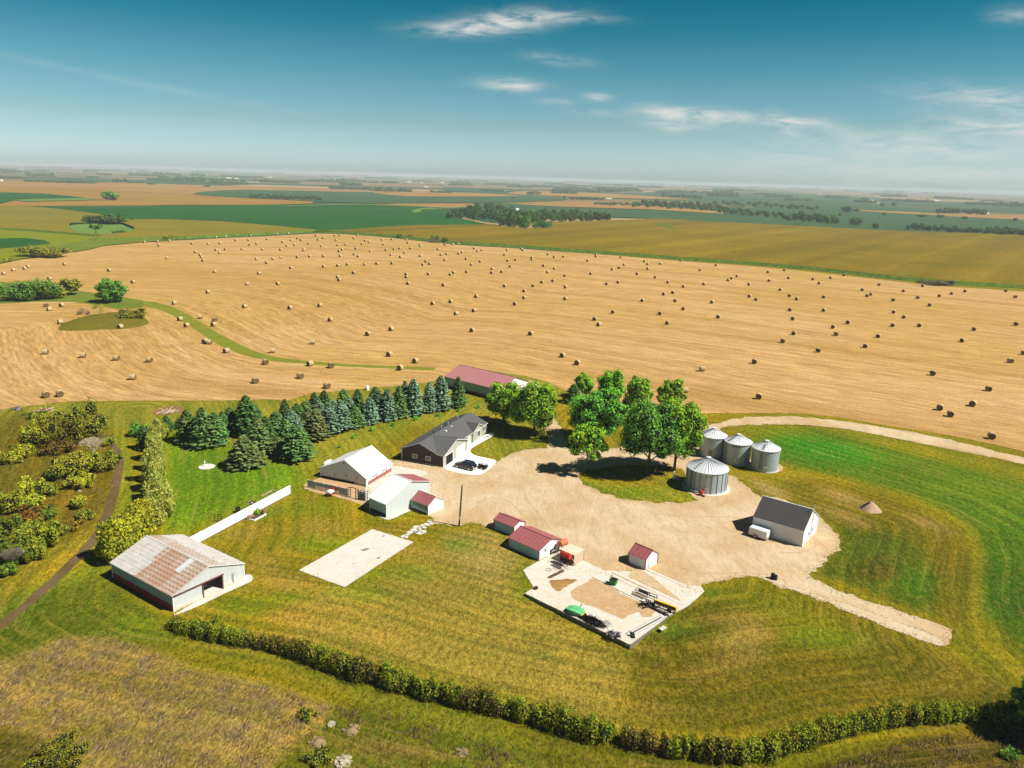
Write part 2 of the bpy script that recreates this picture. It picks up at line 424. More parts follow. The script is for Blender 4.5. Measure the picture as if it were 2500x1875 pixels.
paint_poly([(2060, 1290), (2200, 1310), (2290, 1370), (2290, 1490), (2230, 1490), (2100, 1435), (2000, 1400)], (86, 108, 20), .85, 22)
paint_blob(2350, 1220, 120, 40, (116, 142, 24), .5, .4); paint_blob(2450, 1420, 60, 90, (70, 120, 18), .6); paint_blob(2240, 1420, 50, 40, (60, 130, 24), .7); paint_blob(2140, 1390, 60, 30, (92, 76, 18), .7); paint_blob(2300, 1355, 50, 45, (150, 122, 28), .7)
paint_blob(2060, 1215, 60, 14, (196, 160, 92), .7, .3); paint_blob(2270, 1280, 60, 12, (196, 158, 86), .6, .35); paint_blob(2060, 1262, 70, 16, (198, 150, 84), .65, .3); paint_blob(1880, 1195, 50, 14, (206, 170, 104), .8, .4)
for x, y, rx, ry in [(650, 1375, 50, 30), (700, 1420, 60, 22), (780, 1290, 60, 25), (600, 1300, 40, 25), (900, 1330, 30, 14), (560, 1430, 50, 16), (820, 1170, 60, 16), (960, 1290, 60, 10), (1000, 1345, 60, 14), (700, 1500, 70, 20)]:
    paint_blob(x, y, rx, ry, (184, 146, 72), .65)
for x, y, rx, ry in [(520, 1240, 60, 30), (760, 1240, 70, 20), (640, 1250, 50, 18), (900, 1400, 60, 20), (840, 1330, 40, 20), (1290, 1400, 26, 20), (1270, 1440, 20, 22), (1740, 1450, 26, 14), (700, 1460, 60, 14), (330, 1530, 70, 30), (470, 1150, 40, 60), (1500, 1010, 40, 10), (1340, 1010, 14, 50)]:
    paint_blob(x, y, rx, ry, (104, 146, 26), .6)
paint_poly([(300, 1530), (560, 1560), (900, 1650), (1200, 1760), (1400, 1900), (1250, 1900), (1000, 1770), (700, 1640), (420, 1570)], (134, 130, 46), .8, 24)   # mown lane under the hedge
paint_poly([(780, 1560), (900, 1600), (1200, 1700), (1160, 1680), (900, 1570)], (110, 120, 34), .4, 14)
paint_poly([(660, 1720), (900, 1720), (1200, 1830), (1250, 1900), (640, 1900), (600, 1800)], (104, 112, 30), .85, 30)
paint_poly([(1250, 1740), (1700, 1860), (1900, 1900), (1350, 1900)], (116, 106, 34), .7, 30)
paint_poly([(1900, 1900), (2100, 1830), (2250, 1790), (2560, 1770), (2700, 1950), (1900, 1950)], (92, 76, 24), .9, 26)
paint_poly([(2240, 1690), (2600, 1690), (2600, 1780), (2300, 1770)], (96, 88, 26), .7, 30)
paint_poly([(-100, 1740), (110, 1800), (200, 1900), (-100, 1900)], (84, 78, 22), .85, 30)
paint_blob(950, 1830, 130, 24, (150, 116, 70), .7, .15)
paint_poly([(-120, 1625), (40, 1600), (150, 1556), (260, 1553), (360, 1580), (470, 1632), (620, 1664), (720, 1694), (815, 1728), (770, 1790), (710, 1820), (650, 1890), (560, 1960), (250, 1950), (190, 1860), (60, 1790), (-120, 1740)], (186, 148, 80), .95, 16)
paint_blob(300, 1660, 160, 40, (164, 122, 56), .4, .2); paint_blob(150, 1770, 120, 40, (176, 138, 64), .5, .3); paint_blob(560, 1780, 100, 50, (182, 148, 84), .5)
paint_blob(2010, 1098, 150, 36, (52, 156, 16), .95, .17); paint_blob(2480, 1300, 90, 70, (64, 132, 18), .5)
for x, y, rx, ry in [(450, 1180, 50, 90), (560, 1100, 70, 25), (640, 1190, 80, 26), (960, 1255, 50, 12), (770, 1330, 70, 24), (1010, 1400, 60, 24), (880, 1450, 80, 24), (1120, 1330, 40, 16), (1990, 1560, 90, 26), (1640, 1530, 60, 22), (600, 1480, 80, 26), (1240, 1130, 40, 14), (1540, 1200, 70, 12)]: paint_blob(x, y, rx, ry, (112, 150, 24), .5)
WT = [(1960, 1156), (2060, 1174), (2215, 1214), (2308, 1254), (2362, 1296), (2388, 1350), (2384, 1430), (2366, 1525)]
for dx_, c_ in ((0, (184, 152, 52)), (-14, (150, 136, 30))):
    paint_poly([(x-4+dx_, y-4) for x, y in WT]+[(x+5+dx_, y+5) for x, y in WT[::-1]], c_, .75, 8)
# soft random patches
PN = np.array([mnoise.noise(Vector((x*.055, y*.055, 3.3)))+.6*mnoise.noise(Vector((x*.17, y*.17, 9.3))) if (58 < y < 300 and -146 < x < 216) else 0 for x, y in zip(vx, vy)])
col *= (1+.20*PN)[:, None]*np.stack([1+.16*PN, np.ones_like(PN), 1-.1*PN], 1)
col = np.clip(col, .004, .85)
far = (vy >= 700) | (np.abs(vx) > 600)
F = []
for j in range(ny-1):
    r0 = j*nx
    F += [(r0+i, r0+i+1, r0+nx+i+1, r0+nx+i) for i in range(nx-1)]
def farm_ground():
    m = ground_mat('lawn', None, (.74, .88, .62, 1), (*alb(190, 156, 66)[:3], 1), s=.16, fine=1.5, attr='Col', streak=(math.radians(60), .6), bump=1.0, contrast=1.0, mid=.34)
    t = NT(m.node_tree); b = t.n['Principled BSDF']
    src = b.inputs['Base Color'].links[0].from_socket
    # far away the sheet shows the chequer of distant fields
    pos = t.new('ShaderNodeNewGeometry').outputs['Position']
    def patch(sx, sy, off, rot):
        q = t.mapping(pos, (1/sx, 1/sy, 0), (0, 0, rot))
        fl = t.new('ShaderNodeVectorMath', operation='FLOOR'); t.l.new(q, fl.inputs[0])
        ad = t.new('ShaderNodeVectorMath', operation='ADD'); t.l.new(fl.outputs[0], ad.inputs[0]); ad.inputs[1].default_value = (off, off, 0)
        wn = t.new('ShaderNodeTexWhiteNoise'); t.l.new(ad.outputs[0], wn.inputs[0]); return wn.outputs['Value']
    v = t.math('FRACT', t.math('ADD', patch(780, 420, 3, -.05), t.math('MULTIPLY', patch(1600, 830, 11, -.05), .5)))
    cr = t.new('ShaderNodeValToRGB'); cr.color_ramp.interpolation = 'CONSTANT'; t.l.new(v, cr.inputs[0]); e = cr.color_ramp.elements
    e[0].position = 0; e[0].color = alb(74, 104, 66); e[1].position = .3; e[1].color = alb(176, 142, 92)
    for p, c in ((.45, alb(104, 120, 64)), (.55, alb(196, 164, 120)), (.68, alb(80, 112, 70)), (.84, alb(160, 134, 84))):
        k = e.new(p); k.color = c
    sx = t.new('ShaderNodeSeparateXYZ'); t.l.new(pos, sx.inputs[0])
    am = t.new('ShaderNodeAttribute'); am.attribute_name = 'mow'; sxx = t.new('ShaderNodeSeparateXYZ'); t.l.new(pos, sxx.inputs[0])
    def mowline(per, al):
        cb = t.new('ShaderNodeCombineXYZ'); t.put(cb.inputs[0], t.math('DIVIDE', am.outputs['Fac'], per)); t.put(cb.inputs[1], t.math('MULTIPLY', sxx.outputs[0], al)); t.put(cb.inputs[2], t.math('MULTIPLY', sxx.outputs[1], al)); return t.noise(cb.outputs[0], 1.0, 2, .6, .1)
    k1 = t.math('ADD', t.math('MULTIPLY', t.ramp(mowline(1.15, .02), .38, .62), .46), .77)
    kc = t.new('ShaderNodeCombineColor'); t.put(kc.inputs[0], k1); t.put(kc.inputs[1], t.math('ADD', t.math('MULTIPLY', k1, .7), .3)); t.put(kc.inputs[2], k1)
    src = t.mix(1, src, kc.outputs[0], 'MULTIPLY')
    src = t.mix(t.math('MULTIPLY', t.ramp(mowline(.8, .05), .60, .74), .4), src, alb(196, 162, 84))
    d = t.math('MAXIMUM', t.ramp(sx.outputs[1], 620, 660), t.ramp(t.math('ABSOLUTE', sx.outputs[0]), 420, 450), clamp=True)
    t.put(b.inputs['Base Color'], t.mix(d, src, cr.outputs[0]))
    return m
gm = arr_mesh('ground', np.stack([vx, vy, vz], 1), F, farm_ground())
ca = gm.color_attributes.new('Col', 'FLOAT_COLOR', 'POINT')
ca.data.foreach_set('color', np.concatenate([col, np.ones((len(col), 1))], 1).astype(np.float32).ravel())
MOW = [G(*p) for p in ((330, 1000), (335, 1100), (330, 1200), (270, 1320), (170, 1420), (150, 1500), (260, 1560), (420, 1590), (700, 1640), (1000, 1745), (1300, 1810), (1600, 1880), (1850, 1890), (2100, 1820), (2400, 1790), (2560, 1700), (2420, 1580), (2385, 1450), (2395, 1350), (2370, 1290), (2290, 1245), (2100, 1185), (1900, 1125), (1760, 1075))]
bm_ = np.full(len(vx), 1e9)
for a_, b_ in zip(MOW[:-1], MOW[1:]):
    d_ = np.array([b_.x-a_.x, b_.y-a_.y]); q_ = np.stack([vx-a_.x, vy-a_.y], 1); tt = np.clip(q_@d_/(d_@d_), 0, 1); q_ = q_-tt[:, None]*d_; bm_ = np.minimum(bm_, np.hypot(q_[:, 0], q_[:, 1]))
ma = gm.attributes.new('mow', 'FLOAT', 'POINT'); ma.data.foreach_set('value', bm_.astype(np.float32))
tag(link('ground', gm), 'mown lawn, rough grass and far farmland around the farmyard', None, kind='structure')

# ------------------------------------------------------------------ field sheets
gravelM = ground_mat('gravel', alb(230, 195, 148), alb(248, 224, 186), alb(210, 172, 122), s=.07, fine=1.8, streak=(math.radians(-32), .3), bump=.35, contrast=.22, mid=.6)
concM = ground_mat('concrete', alb(252, 244, 228), alb(255, 250, 240), alb(226, 208, 178), s=.10, fine=1.6, bump=.1, contrast=.10, mid=.35, lo=.3, hi=.7)
whiteconcM = ground_mat('new_concrete', (.88, .88, .86, 1), (.84, .84, .82, 1), None, s=.2, fine=2, bump=.05, contrast=.05)
dirtM = ground_mat('dirt', alb(238, 202, 156), alb(228, 188, 140), alb(206, 166, 116), s=.3, fine=3, bump=.4, contrast=.3)
trackM = ground_mat('track', alb(140, 116, 84), alb(120, 98, 62), alb(110, 112, 44), s=.25, fine=2.5, bump=.5, contrast=.5, mid=.4)
dryM = ground_mat('dry_soil', alb(168, 132, 66), alb(140, 108, 52), alb(120, 104, 40), s=.12, fine=2.2, bump=.8, contrast=.6)

STUB = [(-500, 985), (-500, 655), (0, 645), (52, 634), (108, 628), (152, 619), (217, 610), (253, 600), (307, 595), (354, 590.5), (416, 588), (470, 586), (528, 582), (651, 576.5), (777, 570),
        (837, 572), (924, 578), (993, 585), (1062, 593), (1134, 599), (1275, 607.5), (1400, 617), (1500, 624), (1653, 637), (1834, 650), (1993, 665), (2200, 689), (2333, 701), (2500, 712), (2900, 748), (2900, 1200),
        (2500, 1102), (2351, 1069), (2206, 1045), (2134, 1034), (2061, 1020), (1953, 1009), (1772, 1009), (1700, 1009), (1600, 1000), (1470, 980), (1380, 953), (1333, 932), (1286, 919), (1200, 905), (1120, 912), (1047, 933), (931, 946), (845, 953), (758, 960), (700, 978),
        (651, 975), (542, 978), (217, 978.5)]
WAY = [(307, 738), (354, 741), (400, 751), (440, 769), (479, 793), (522, 820), (562, 843), (611, 863), (669, 877), (741, 884), (800, 889), (881, 894), (989, 898), (1062, 901)]
def stubble():
    out = jitter_poly(PX(STUB), 3, .35, seed=2)
    way = [G(*p) for p in WAY]
    far_dir = (G(2500, 711)-G(1400, 617)); far_dir.normalize()
    way2 = [way[0]+Vector((-130, -55, 0)), way[0]+Vector((-45, -8, 0))]+way+[way[-1]+far_dir*60+Vector((0, 3, 0)), way[-1]+far_dir*700]
    pts = list(out); n = len(out)
    poly = np.array(out); bx0, by0 = poly.min(0); bx1, by1 = poly.max(0)
    grid = []
    y = by0+2
    while y < by1:
        st = 4.0 if y < 330 else 9.0
        xs = np.arange(max(bx0, -420)+2, min(bx1, 420), st); px_ = xs; ins = np.zeros(len(xs), bool)
        for i in range(n):
            x1, y1 = poly[i]; x2, y2 = poly[(i+1) % n]
            if (y1 > y) != (y2 > y): ins ^= px_ < (x2-x1)*(y-y1)/(y2-y1)+x1
        grid += [(x, y) for x in xs[ins]]; y += st
    allp = [Vector(p) for p in pts]+[Vector(p) for p in grid]
    V, E_, F_, *_ = delaunay_2d_cdt(allp, [(i, (i+1) % n) for i in range(n)], [], 1, 1e-4)
    V = np.array([(v.x, v.y) for v in V])
    best = np.full(len(V), 1e9); sgn = np.zeros(len(V))
    for a, b in zip(way2[:-1], way2[1:]):
        d = np.array([b.x-a.x, b.y-a.y]); L2 = d@d
        r = V-np.array([a.x, a.y]); t = np.clip((r@d)/L2, 0, 1)
        q = r-t[:, None]*d; ds = np.hypot(q[:, 0], q[:, 1]); cr_ = d[0]*r[:, 1]-d[1]*r[:, 0]
        k = ds < best; best[k] = ds[k]; sgn[k] = np.sign(cr_[k])
    sA = best*sgn
    nrm = np.array([-far_dir.y, far_dir.x]); sB = V@nrm-np.array([way[-1].x, way[-1].y])@nrm
    wB = np.clip((V[:, 0]+40-(V[:, 1]-260)*.25)/90, 0, 1); wB = wB*wB*(3-2*wB)
    s_ = sA*(1-wB)+sB*wB
    me = bpy.data.meshes.new('stubble_field'); me.from_pydata([(x, y, .02) for x, y in V], [], [tuple(f) for f in F_])
    at = me.attributes.new('swath', 'FLOAT', 'POINT'); at.data.foreach_set('value', s_.astype(np.float32))
    m = bpy.data.materials.new('stubble'); m.use_nodes = True; t = NT(m.node_tree); b = t.n['Principled BSDF']
    b.inputs['Roughness'].default_value = 1; b.inputs['Specular IOR Level'].default_value = .05
    a = t.new('ShaderNodeAttribute'); a.attribute_name = 'swath'; S = a.outputs['Fac']
    pos = t.new('ShaderNodeNewGeometry').outputs['Position']; sx = t.new('ShaderNodeSeparateXYZ'); t.l.new(pos, sx.inputs[0])
    def strip(per, along, detail=3):
        cb = t.new('ShaderNodeCombineXYZ'); t.put(cb.inputs[0], t.math('DIVIDE', S, per)); t.put(cb.inputs[1], t.math('MULTIPLY', sx.outputs[0], along)); t.put(cb.inputs[2], t.math('MULTIPLY', sx.outputs[1], along))
        return t.noise(cb.outputs[0], 1.0, detail, .62, .15)
    broad = t.noise(pos, .008, 3, .5, .4)
    c = t.mix(t.ramp(broad, .42, .62), alb(232, 187, 124), alb(220, 179, 100))
    # in the middle left of the field the stubble is greener
    dx = t.math('DIVIDE', t.math('ADD', sx.outputs[0], 150), 130); dy = t.math('DIVIDE', t.math('SUBTRACT', sx.outputs[1], 380), 110)
    gm_ = t.math('EXPONENT', t.math('MULTIPLY', t.math('ADD', t.math('POWER', dx, 2), t.math('POWER', dy, 2)), -1))
    c = t.mix(t.math('MULTIPLY', gm_, .6), c, alb(208, 166, 84))
    c = t.mix(t.math('MULTIPLY', t.ramp(strip(5.5, .004), .40, .66), .5), c, alb(202, 154, 80))
    c = t.mix(t.math('MULTIPLY', t.ramp(strip(2.1, .012), .50, .68), .55), c, alb(246, 208, 146))
    c = t.mix(t.math('MULTIPLY', t.ramp(strip(13, .003, 2), .50, .68), .5), c, alb(186, 144, 66))
    c = t.mix(t.math('MULTIPLY', t.ramp(t.noise(pos, .05, 4, .6), .5, .7), .3), c, alb(200, 162, 84))
    g1 = strip(.9, .12, 3); g2 = t.noise(pos, 1.3, 4, .8)
    k = t.math('ADD', t.math('MULTIPLY', t.ramp(t.math('ADD', t.math('MULTIPLY', g1, .5), t.math('MULTIPLY', g2, .5)), .40, .60), .62), .67)
    kc = t.new('ShaderNodeCombineColor')
    for i in range(3): t.put(kc.inputs[i], k)
    t.put(b.inputs['Base Color'], t.mix(1, c, kc.outputs[0], 'MULTIPLY'))
    me.materials.append(m)
    # downward faces are turned over
    me.update()
    fl = [p.index for p in me.polygons if p.normal.z < 0]
    if fl:
        import bmesh
        bm = bmesh.new(); bm.from_mesh(me); bm.faces.ensure_lookup_table()
        bmesh.ops.reverse_faces(bm, faces=[bm.faces[i] for i in fl]); bm.to_mesh(me); bm.free()
    tag(link('stubble_field', me), 'golden stubble field with curving swaths, dotted with round bales', None, kind='structure')
stubble()

cornM = ground_mat('ripe_corn', alb(152, 130, 22), alb(132, 118, 12), alb(170, 124, 30), s=.01, fine=.30, bump=.5, contrast=.5, stripes=(math.radians(54), 40, .55), mid=.4)
cornsideM = ground_mat('corn_stalks', alb(112, 140, 44), alb(78, 112, 28), alb(140, 150, 60), s=.3, fine=.8, bump=.6, contrast=1.0)
olivM = ground_mat('olive_corn', alb(158, 142, 44), alb(142, 132, 36), alb(126, 124, 28), s=.01, fine=.4, bump=.5, contrast=.3, mid=.4)
beanM = ground_mat('bean_rows', alb(48, 108, 40), alb(40, 98, 36), alb(66, 124, 46), s=.008, fine=.4, bump=.4, contrast=.28, mid=.3)
bean2M = ground_mat('grey_bean_rows', alb(76, 112, 70), alb(68, 106, 66), alb(90, 120, 74), s=.006, fine=.2, bump=.3, contrast=.2, mid=.3)
tanM = ground_mat('tan_corn', alb(196, 152, 88), alb(184, 142, 78), alb(160, 130, 64), s=.004, fine=.12, bump=.3, contrast=.2, mid=.4)
orangeM = ground_mat('orange_corn', alb(188, 144, 66), alb(176, 134, 60), alb(160, 136, 60), s=.006, fine=.2, bump=.3, contrast=.2, mid=.4)
yelM = ground_mat('yellowing_beans', alb(148, 156, 24), alb(136, 148, 26), alb(120, 140, 30), s=.03, fine=.6, bump=.4, contrast=.3, mid=.4)
lushM = ground_mat('grassy_verge', alb(120, 140, 46), alb(140, 150, 54), alb(96, 124, 34), s=.08, fine=1.2, bump=.5, contrast=.45, mid=.4)
brightM = ground_mat('waterway_grass', alb(112, 150, 66), alb(130, 164, 80), None, s=.02, fine=.6, bump=.3, contrast=.2)
Z1o, Z3o, Z5o, Z6o, SZ = (0, 380), (700, 380), (1400, 420), (1700, 420), .36166
def field(name, pts, z, m, label, **kw):
    kw.setdefault('step', 6); kw.setdefault('amp', .8)
    return sheet(name, PX(pts), z, m, label=label, **kw)
field('corn_field', [(774, 567.5), (837, 569.5), (924, 575.5), (993, 582), (1062, 590), (1134, 596), (1275, 604.5), (1400, 614), (1500, 621), (1653, 633), (1834, 645.5), (1993, 660), (2200, 683), (2333, 694), (2500, 704), (2950, 742), (2950, 606),
    (2500, 577.5), (2387, 573), (2206, 568.5), (1979, 556.5), (1762, 545.5), (1610, 537), (1519, 540.5), (1400, 544.5), (1347, 546), (1330, 561), (1293, 563), (1220, 556), (1206, 551.5), (1134, 553), (1025, 554), (924, 559.5), (837, 566)],
    .02, cornM, 'wide slope of ripening corn beyond the bales', z1=2.2, side=cornsideM, skirt=4.5)
field('corn_field', [(774, 566), (651, 573), (528, 579), (452, 583), (398, 583), (325, 586), (217, 588.7), (253, 580), (163, 573), (72, 565), (0, 562), (-500, 548), (-500, 492), (0, 504.8), (72, 507), (163, 516), (239, 526), (262, 534), (307, 539.5), (398, 539.5), (542, 545), (651, 554), (765, 565)],
    .02, olivM, 'olive corn field around the grassy hollow at the left', z1=2.1, side=cornsideM, skirt=3.0,
    holes=[PX([(170, 552), (176, 549), (230, 545), (300, 548), (328, 560), (322, 571), (290, 575), (235, 577), (190, 573), (172, 563)])])
field('bean_field', [(11, 503), (87, 505), (325, 504), (542, 501), (800, 499), (895, 500), (1025, 506.6), (1098, 512), (1130, 535), (1206, 551), (1134, 553), (1025, 554), (924, 559), (837, 566), (774, 567.5), (651, 553.5), (542, 544.5), (398, 539), (307, 538.5), (239, 524.7), (163, 515.5), (72, 506.7)],
    .6, beanM, 'dark green bean field between the corn and the tan fields')
field('bean_field', [(1098, 514), (1192, 497.5), (1400, 507), (1600, 514), (1762, 523), (1900, 532), (2040, 546), (2190, 563), (2206, 569.5), (1979, 556), (1762, 545), (1610, 536), (1483, 528.5), (1400, 530), (1206, 545)], .6, bean2M, 'grey green bean field between the grove and the creek trees')
field('bean_field', [(1762, 522), (1830, 507), (2100, 497), (2500, 540), (2950, 565), (2950, 600), (2500, 577), (2206, 569), (2040, 546), (1900, 532)], .5, bean2M, 'grey green bean field behind the single trees at the right')
field('tan_field', [(2080, 512), (2279, 521), (2500, 528.5), (2900, 545), (2900, 553), (2500, 537.5), (2315, 528.5), (2090, 515)], .8, tanM, 'long tan strip of corn beside the dark grove at the right')
field('tan_field', [(-900, 425), (0, 444), (325, 447), (542, 456), (716, 465), (740, 470), (760, 497.5), (470, 500.8), (300, 502), (87, 504), (11, 502.5), (-900, 478)], .5, orangeM, 'orange tan corn field around the lone round tree at the left')
field('tan_field', [(-300, 437), (0, 443.5), (325, 446.5), (542, 455.5), (716, 464.5), (560, 466), (470, 475), (300, 467), (100, 458), (-300, 448)], .9, tanM, 'pale tan field below the far tree line at the left')
field('bean_field', [(-300, 462), (0, 470.4), (108, 474), (224, 486.7), (163, 489.6), (36, 490), (0, 499), (-300, 490)], 1.2, beanM, 'dark green tongue of beans at the left edge')
field('bean_field', [(470, 475.8), (506, 468), (597, 464), (800, 468.6), (917, 470), (1000, 477.6), (1134, 480), (1210, 478), (1390, 486), (1340, 492), (1152, 495.7), (895, 497.5), (700, 489), (615, 485)], 1.2, bean2M, 'dark green bean field behind the first long copse')
field('tan_field', [(912, 470), (1134, 471.5), (1279, 479.5), (1000, 480.5)], 1.6, tanM, 'small tan wedge of field in the far green beans')
field('tan_field', [(906, 499), (1152, 497.6), (1148, 506.6), (1094, 510.5), (1043, 505)], .9, tanM, 'tan strip of corn left of the big grove')
field('tan_field', [(1224, 497.5), (1330, 493), (1448, 492.5), (1545, 500.5), (1762, 517.6), (1766, 523), (1581, 512), (1400, 506.5)], 1.0, tanM, 'tan strip of corn below the creek trees')
field('bean_field', [(1500, 480), (1700, 486), (1900, 498), (2100, 497), (2500, 520), (2700, 530), (2700, 516), (2300, 492), (1900, 470), (1560, 470)], .45, bean2M, 'pale green bean field behind the creek trees')
field('tan_field', [(1240, 474), (1500, 484), (1700, 488), (1500, 474), (1300, 466)], 1.0, tanM, 'pinkish tan field right of the far copse')
field('grass_waterway', [(1005, 516), (1020, 511), (1043, 508), (1098, 512), (1030, 512), (1028, 518), (1012, 521)], .8, brightM, 'pale green hook of grass in the dark beans', step=3, amp=.3)
field('grass_waterway', [(36, 490), (100, 487), (222, 486), (240, 489), (150, 492), (60, 494)], 1.5, brightM, 'pale green grass edge of the bean tongue', step=3, amp=.3)
field('grass_waterway', [(1600, 549), (1625, 551), (1650, 560), (1685, 562), (1640, 562), (1618, 556)], 2.3, cornsideM, 'green curving waterway cut in the corn', step=3, amp=.3)
field('country_road', [(700, 503.5), (890, 499), (920, 501), (1100, 507.5), (1210, 498), (1300, 497), (1300, 498.2), (1215, 499.5), (1100, 509.5), (915, 502.5), (890, 501), (700, 505)], 1.3, brightM, 'narrow grassy road between far fields', step=3, amp=.2)
field('bean_field', [(-500, 560), (0, 562), (72, 564.5), (163, 573), (253, 580), (217, 590), (300, 590), (307, 594), (253, 599), (217, 609), (152, 618), (108, 627), (52, 633), (0, 644), (-500, 654)], .5, yelM, 'yellowing bean field at the left edge')
field('bean_field', [(-300, 590), (0, 584), (60, 582), (110, 588), (125, 596), (60, 605), (0, 609), (-300, 615)], .54, beanM, 'dark green patch in the yellowing beans', amp=2, step=3)
field('grass_verge', [(135, 602), (217, 588), (325, 585), (416, 583), (420, 588.5), (354, 591.5), (307, 596), (253, 601), (217, 611), (152, 620)], .56, lushM, 'green grass verge along the top left of the stubble', amp=.8, step=3)
field('grassy_hollow', [(170, 552), (176, 549), (230, 545), (300, 548), (328, 560), (322, 571), (290, 575), (235, 577), (190, 573), (172, 563)], .06, brightM, 'round grassy hollow inside the olive corn', amp=.8, step=3)
lw, rw = [], []
for i, p in enumerate(WAY):
    a = G(*WAY[max(0, i-1)]); b = G(*WAY[min(len(WAY)-1, i+1)]); d = (b-a).normalized(); n_ = Vector((-d.y, d.x, 0)); wd = [7, 6, 4.5, 3.6, 3.4, 3.6, 3.8, 3.6, 3.2, 2.6, 2.2, 2, 2, 2][i]*.8
    g_ = G(*p); lw.append((g_+n_*wd)[:2]); rw.append((g_-n_*wd)[:2])
wayM = ground_mat('waterway', alb(150, 154, 48), alb(136, 146, 42), alb(184, 166, 70), s=.1, fine=1.2, bump=.5, contrast=.35, mid=.4)
sheet('grass_waterway', lw+rw[::-1], .05, wayM, amp=.35, label='green grass waterway curving through the stubble')
field('grass_verge', [(-400, 690), (0, 688), (110, 700), (150, 706), (195, 711), (246, 718), (307, 727), (350, 734), (345, 752), (289, 755), (217, 742), (174, 737), (90, 737), (0, 742), (-400, 752)], .06, lushM, 'rough green verge under the left field trees', amp=.6, step=2)
# the low mound with a bush
def mound():
    p = PX([(395, 290), (420, 250), (540, 208), (640, 186), (760, 172), (900, 178), (965, 200), (1008, 245), (960, 268), (850, 285), (700, 290), (520, 298), (420, 298)], (0, 700), SZ)
    out = jitter_poly(p, 1.2, .35, seed=4); cx = sum(q[0] for q in out)/len(out); cy = sum(q[1] for q in out)/len(out)
    mb = MB(); n = len(out); V = []
    for k, (s_, z) in enumerate([(1, .03), (.9, .3), (.75, .7), (.5, 1.05), (.25, 1.25)]):
        V += [(cx+(x-cx)*s_, cy+(y-cy)*s_, z+(.12*mnoise.noise(Vector((x*.4, y*.4, k))) if k else 0)) for x, y in out]
    V.append((cx, cy, 1.3)); fs = []
    ccw = sum(out[i][0]*out[(i+1) % n][1]-out[(i+1) % n][0]*out[i][1] for i in range(n)) > 0
    for k in range(4): fs += [(k*n+i, k*n+(i+1) % n, (k+1)*n+(i+1) % n, (k+1)*n+i) for i in range(n)]
    fs += [(4*n+i, 4*n+(i+1) % n, 5*n) for i in range(n)]
    if not ccw: fs = [f[::-1] for f in fs]
    mb.add(V, fs, sm=True)
    tag(mb.build('mound', ground_mat('mound_grass', alb(120, 118, 34), alb(140, 124, 40), alb(156, 136, 50), s=.2, fine=1.6, bump=.8, contrast=.6)), 'low grassy mound left unmown in the stubble', None, kind='structure')
mound()

# ------------------------------------------------------------------ yard, roads, slabs
sheet('gravel_yard', PX([(951, 1122), (982, 1124), (1082, 1140), (1160, 1155), (1214, 1126), (1262, 1102), (1300, 1096), (1336, 1091), (1332, 1060), (1318, 1010), (1300, 970), (1282, 935), (1290, 928), (1312, 936), (1345, 1000), (1376, 1060), (1386, 1092), (1440, 1097), (1486, 1096), (1530, 1090), (1600, 1086), (1660, 1072),
    (1700, 1052), (1722, 1041), (1790, 1023.5), (1863, 1017), (1953, 1018), (2062, 1029), (2170, 1045), (2279, 1065), (2500, 1118), (2700, 1165), (2700, 1185), (2500, 1133), (2279, 1089), (2170, 1067), (2062, 1047), (1953, 1036.5), (1863, 1036.5), (1772, 1042), (1735, 1062), (1730, 1110), (1752, 1148), (1798, 1167), (1825, 1189), (1857, 1212),
    (1900, 1215), (1990, 1255), (2032, 1292), (2050, 1318), (2045, 1343), (2029, 1359), (2004, 1384), (1975, 1403), (2016, 1431), (2111, 1466), (2206, 1495), (2301, 1527), (2328, 1542), (2322, 1560), (2296, 1577), (2206, 1547), (2080, 1497), (2016, 1470), (1953, 1448), (1906, 1432), (1852, 1410), (1795, 1412), (1732, 1427),
    (1690, 1440), (1600, 1440), (1480, 1410), (1340, 1370), (1300, 1345), (1240, 1310), (1190, 1283), (1147, 1276), (1123, 1283), (1062, 1276), (1048, 1262), (1003, 1242), (955, 1220), (905, 1205), (893, 1190), (957, 1148)]),
    .02, gravelM, step=.5, amp=.8, label='pale gravel farmyard and winding drive', smooth=True, seed=1,
    holes=[PX([(1409, 1160), (1432, 1150), (1480, 1141), (1560, 1135), (1640, 1139), (1670, 1150), (1672, 1180), (1676, 1203), (1702, 1222), (1662, 1227), (1594, 1227), (1526, 1218), (1472, 1203), (1431, 1184), (1412, 1168)])])
sheet('house_driveway', PX([(1082, 1141), (1168.5, 1160), (1212, 1126.5), (1183, 1117.6), (1163, 1113), (1151, 1107), (1148, 1100), (1155, 1092), (1206, 1062), (1197, 1057), (1130, 1090)]), .035, whiteconcM, step=.5, amp=.0, label='bright new concrete drive and walk before the house')
sheet('barn_apron', PX([(425, 1500), (428, 1502.5), (492, 1477), (553, 1447), (612, 1421), (618, 1414), (597, 1404)]), .03, concM, step=.6, amp=.1, label='concrete apron along the rusty barn')
sheet('pale_slab', PX([(957, 1148), (960, 1137), (1044, 1152), (1020, 1168), (985, 1185), (930, 1215), (905, 1232), (893, 1225), (893, 1190)]), .032, concM, step=.6, amp=.15, label='concrete barn yard between the two white sheds')
sheet('pale_slab', PX([(740, 1186), (770, 1170), (800, 1168), (893, 1190), (930, 1200), (925, 1235), (897, 1240), (845, 1219.5), (790, 1208), (752, 1197)]), .028, dirtM, step=.6, amp=.4, label='tan trodden soil under the feed yard fence')
sheet('concrete_pad', PX([(729.4, 1392.4), (909, 1291.9), (1009.7, 1323.5), (842, 1433.8)]), .03, concM, step=1, amp=.06, smooth=False, label='large bare concrete pad on the lawn')
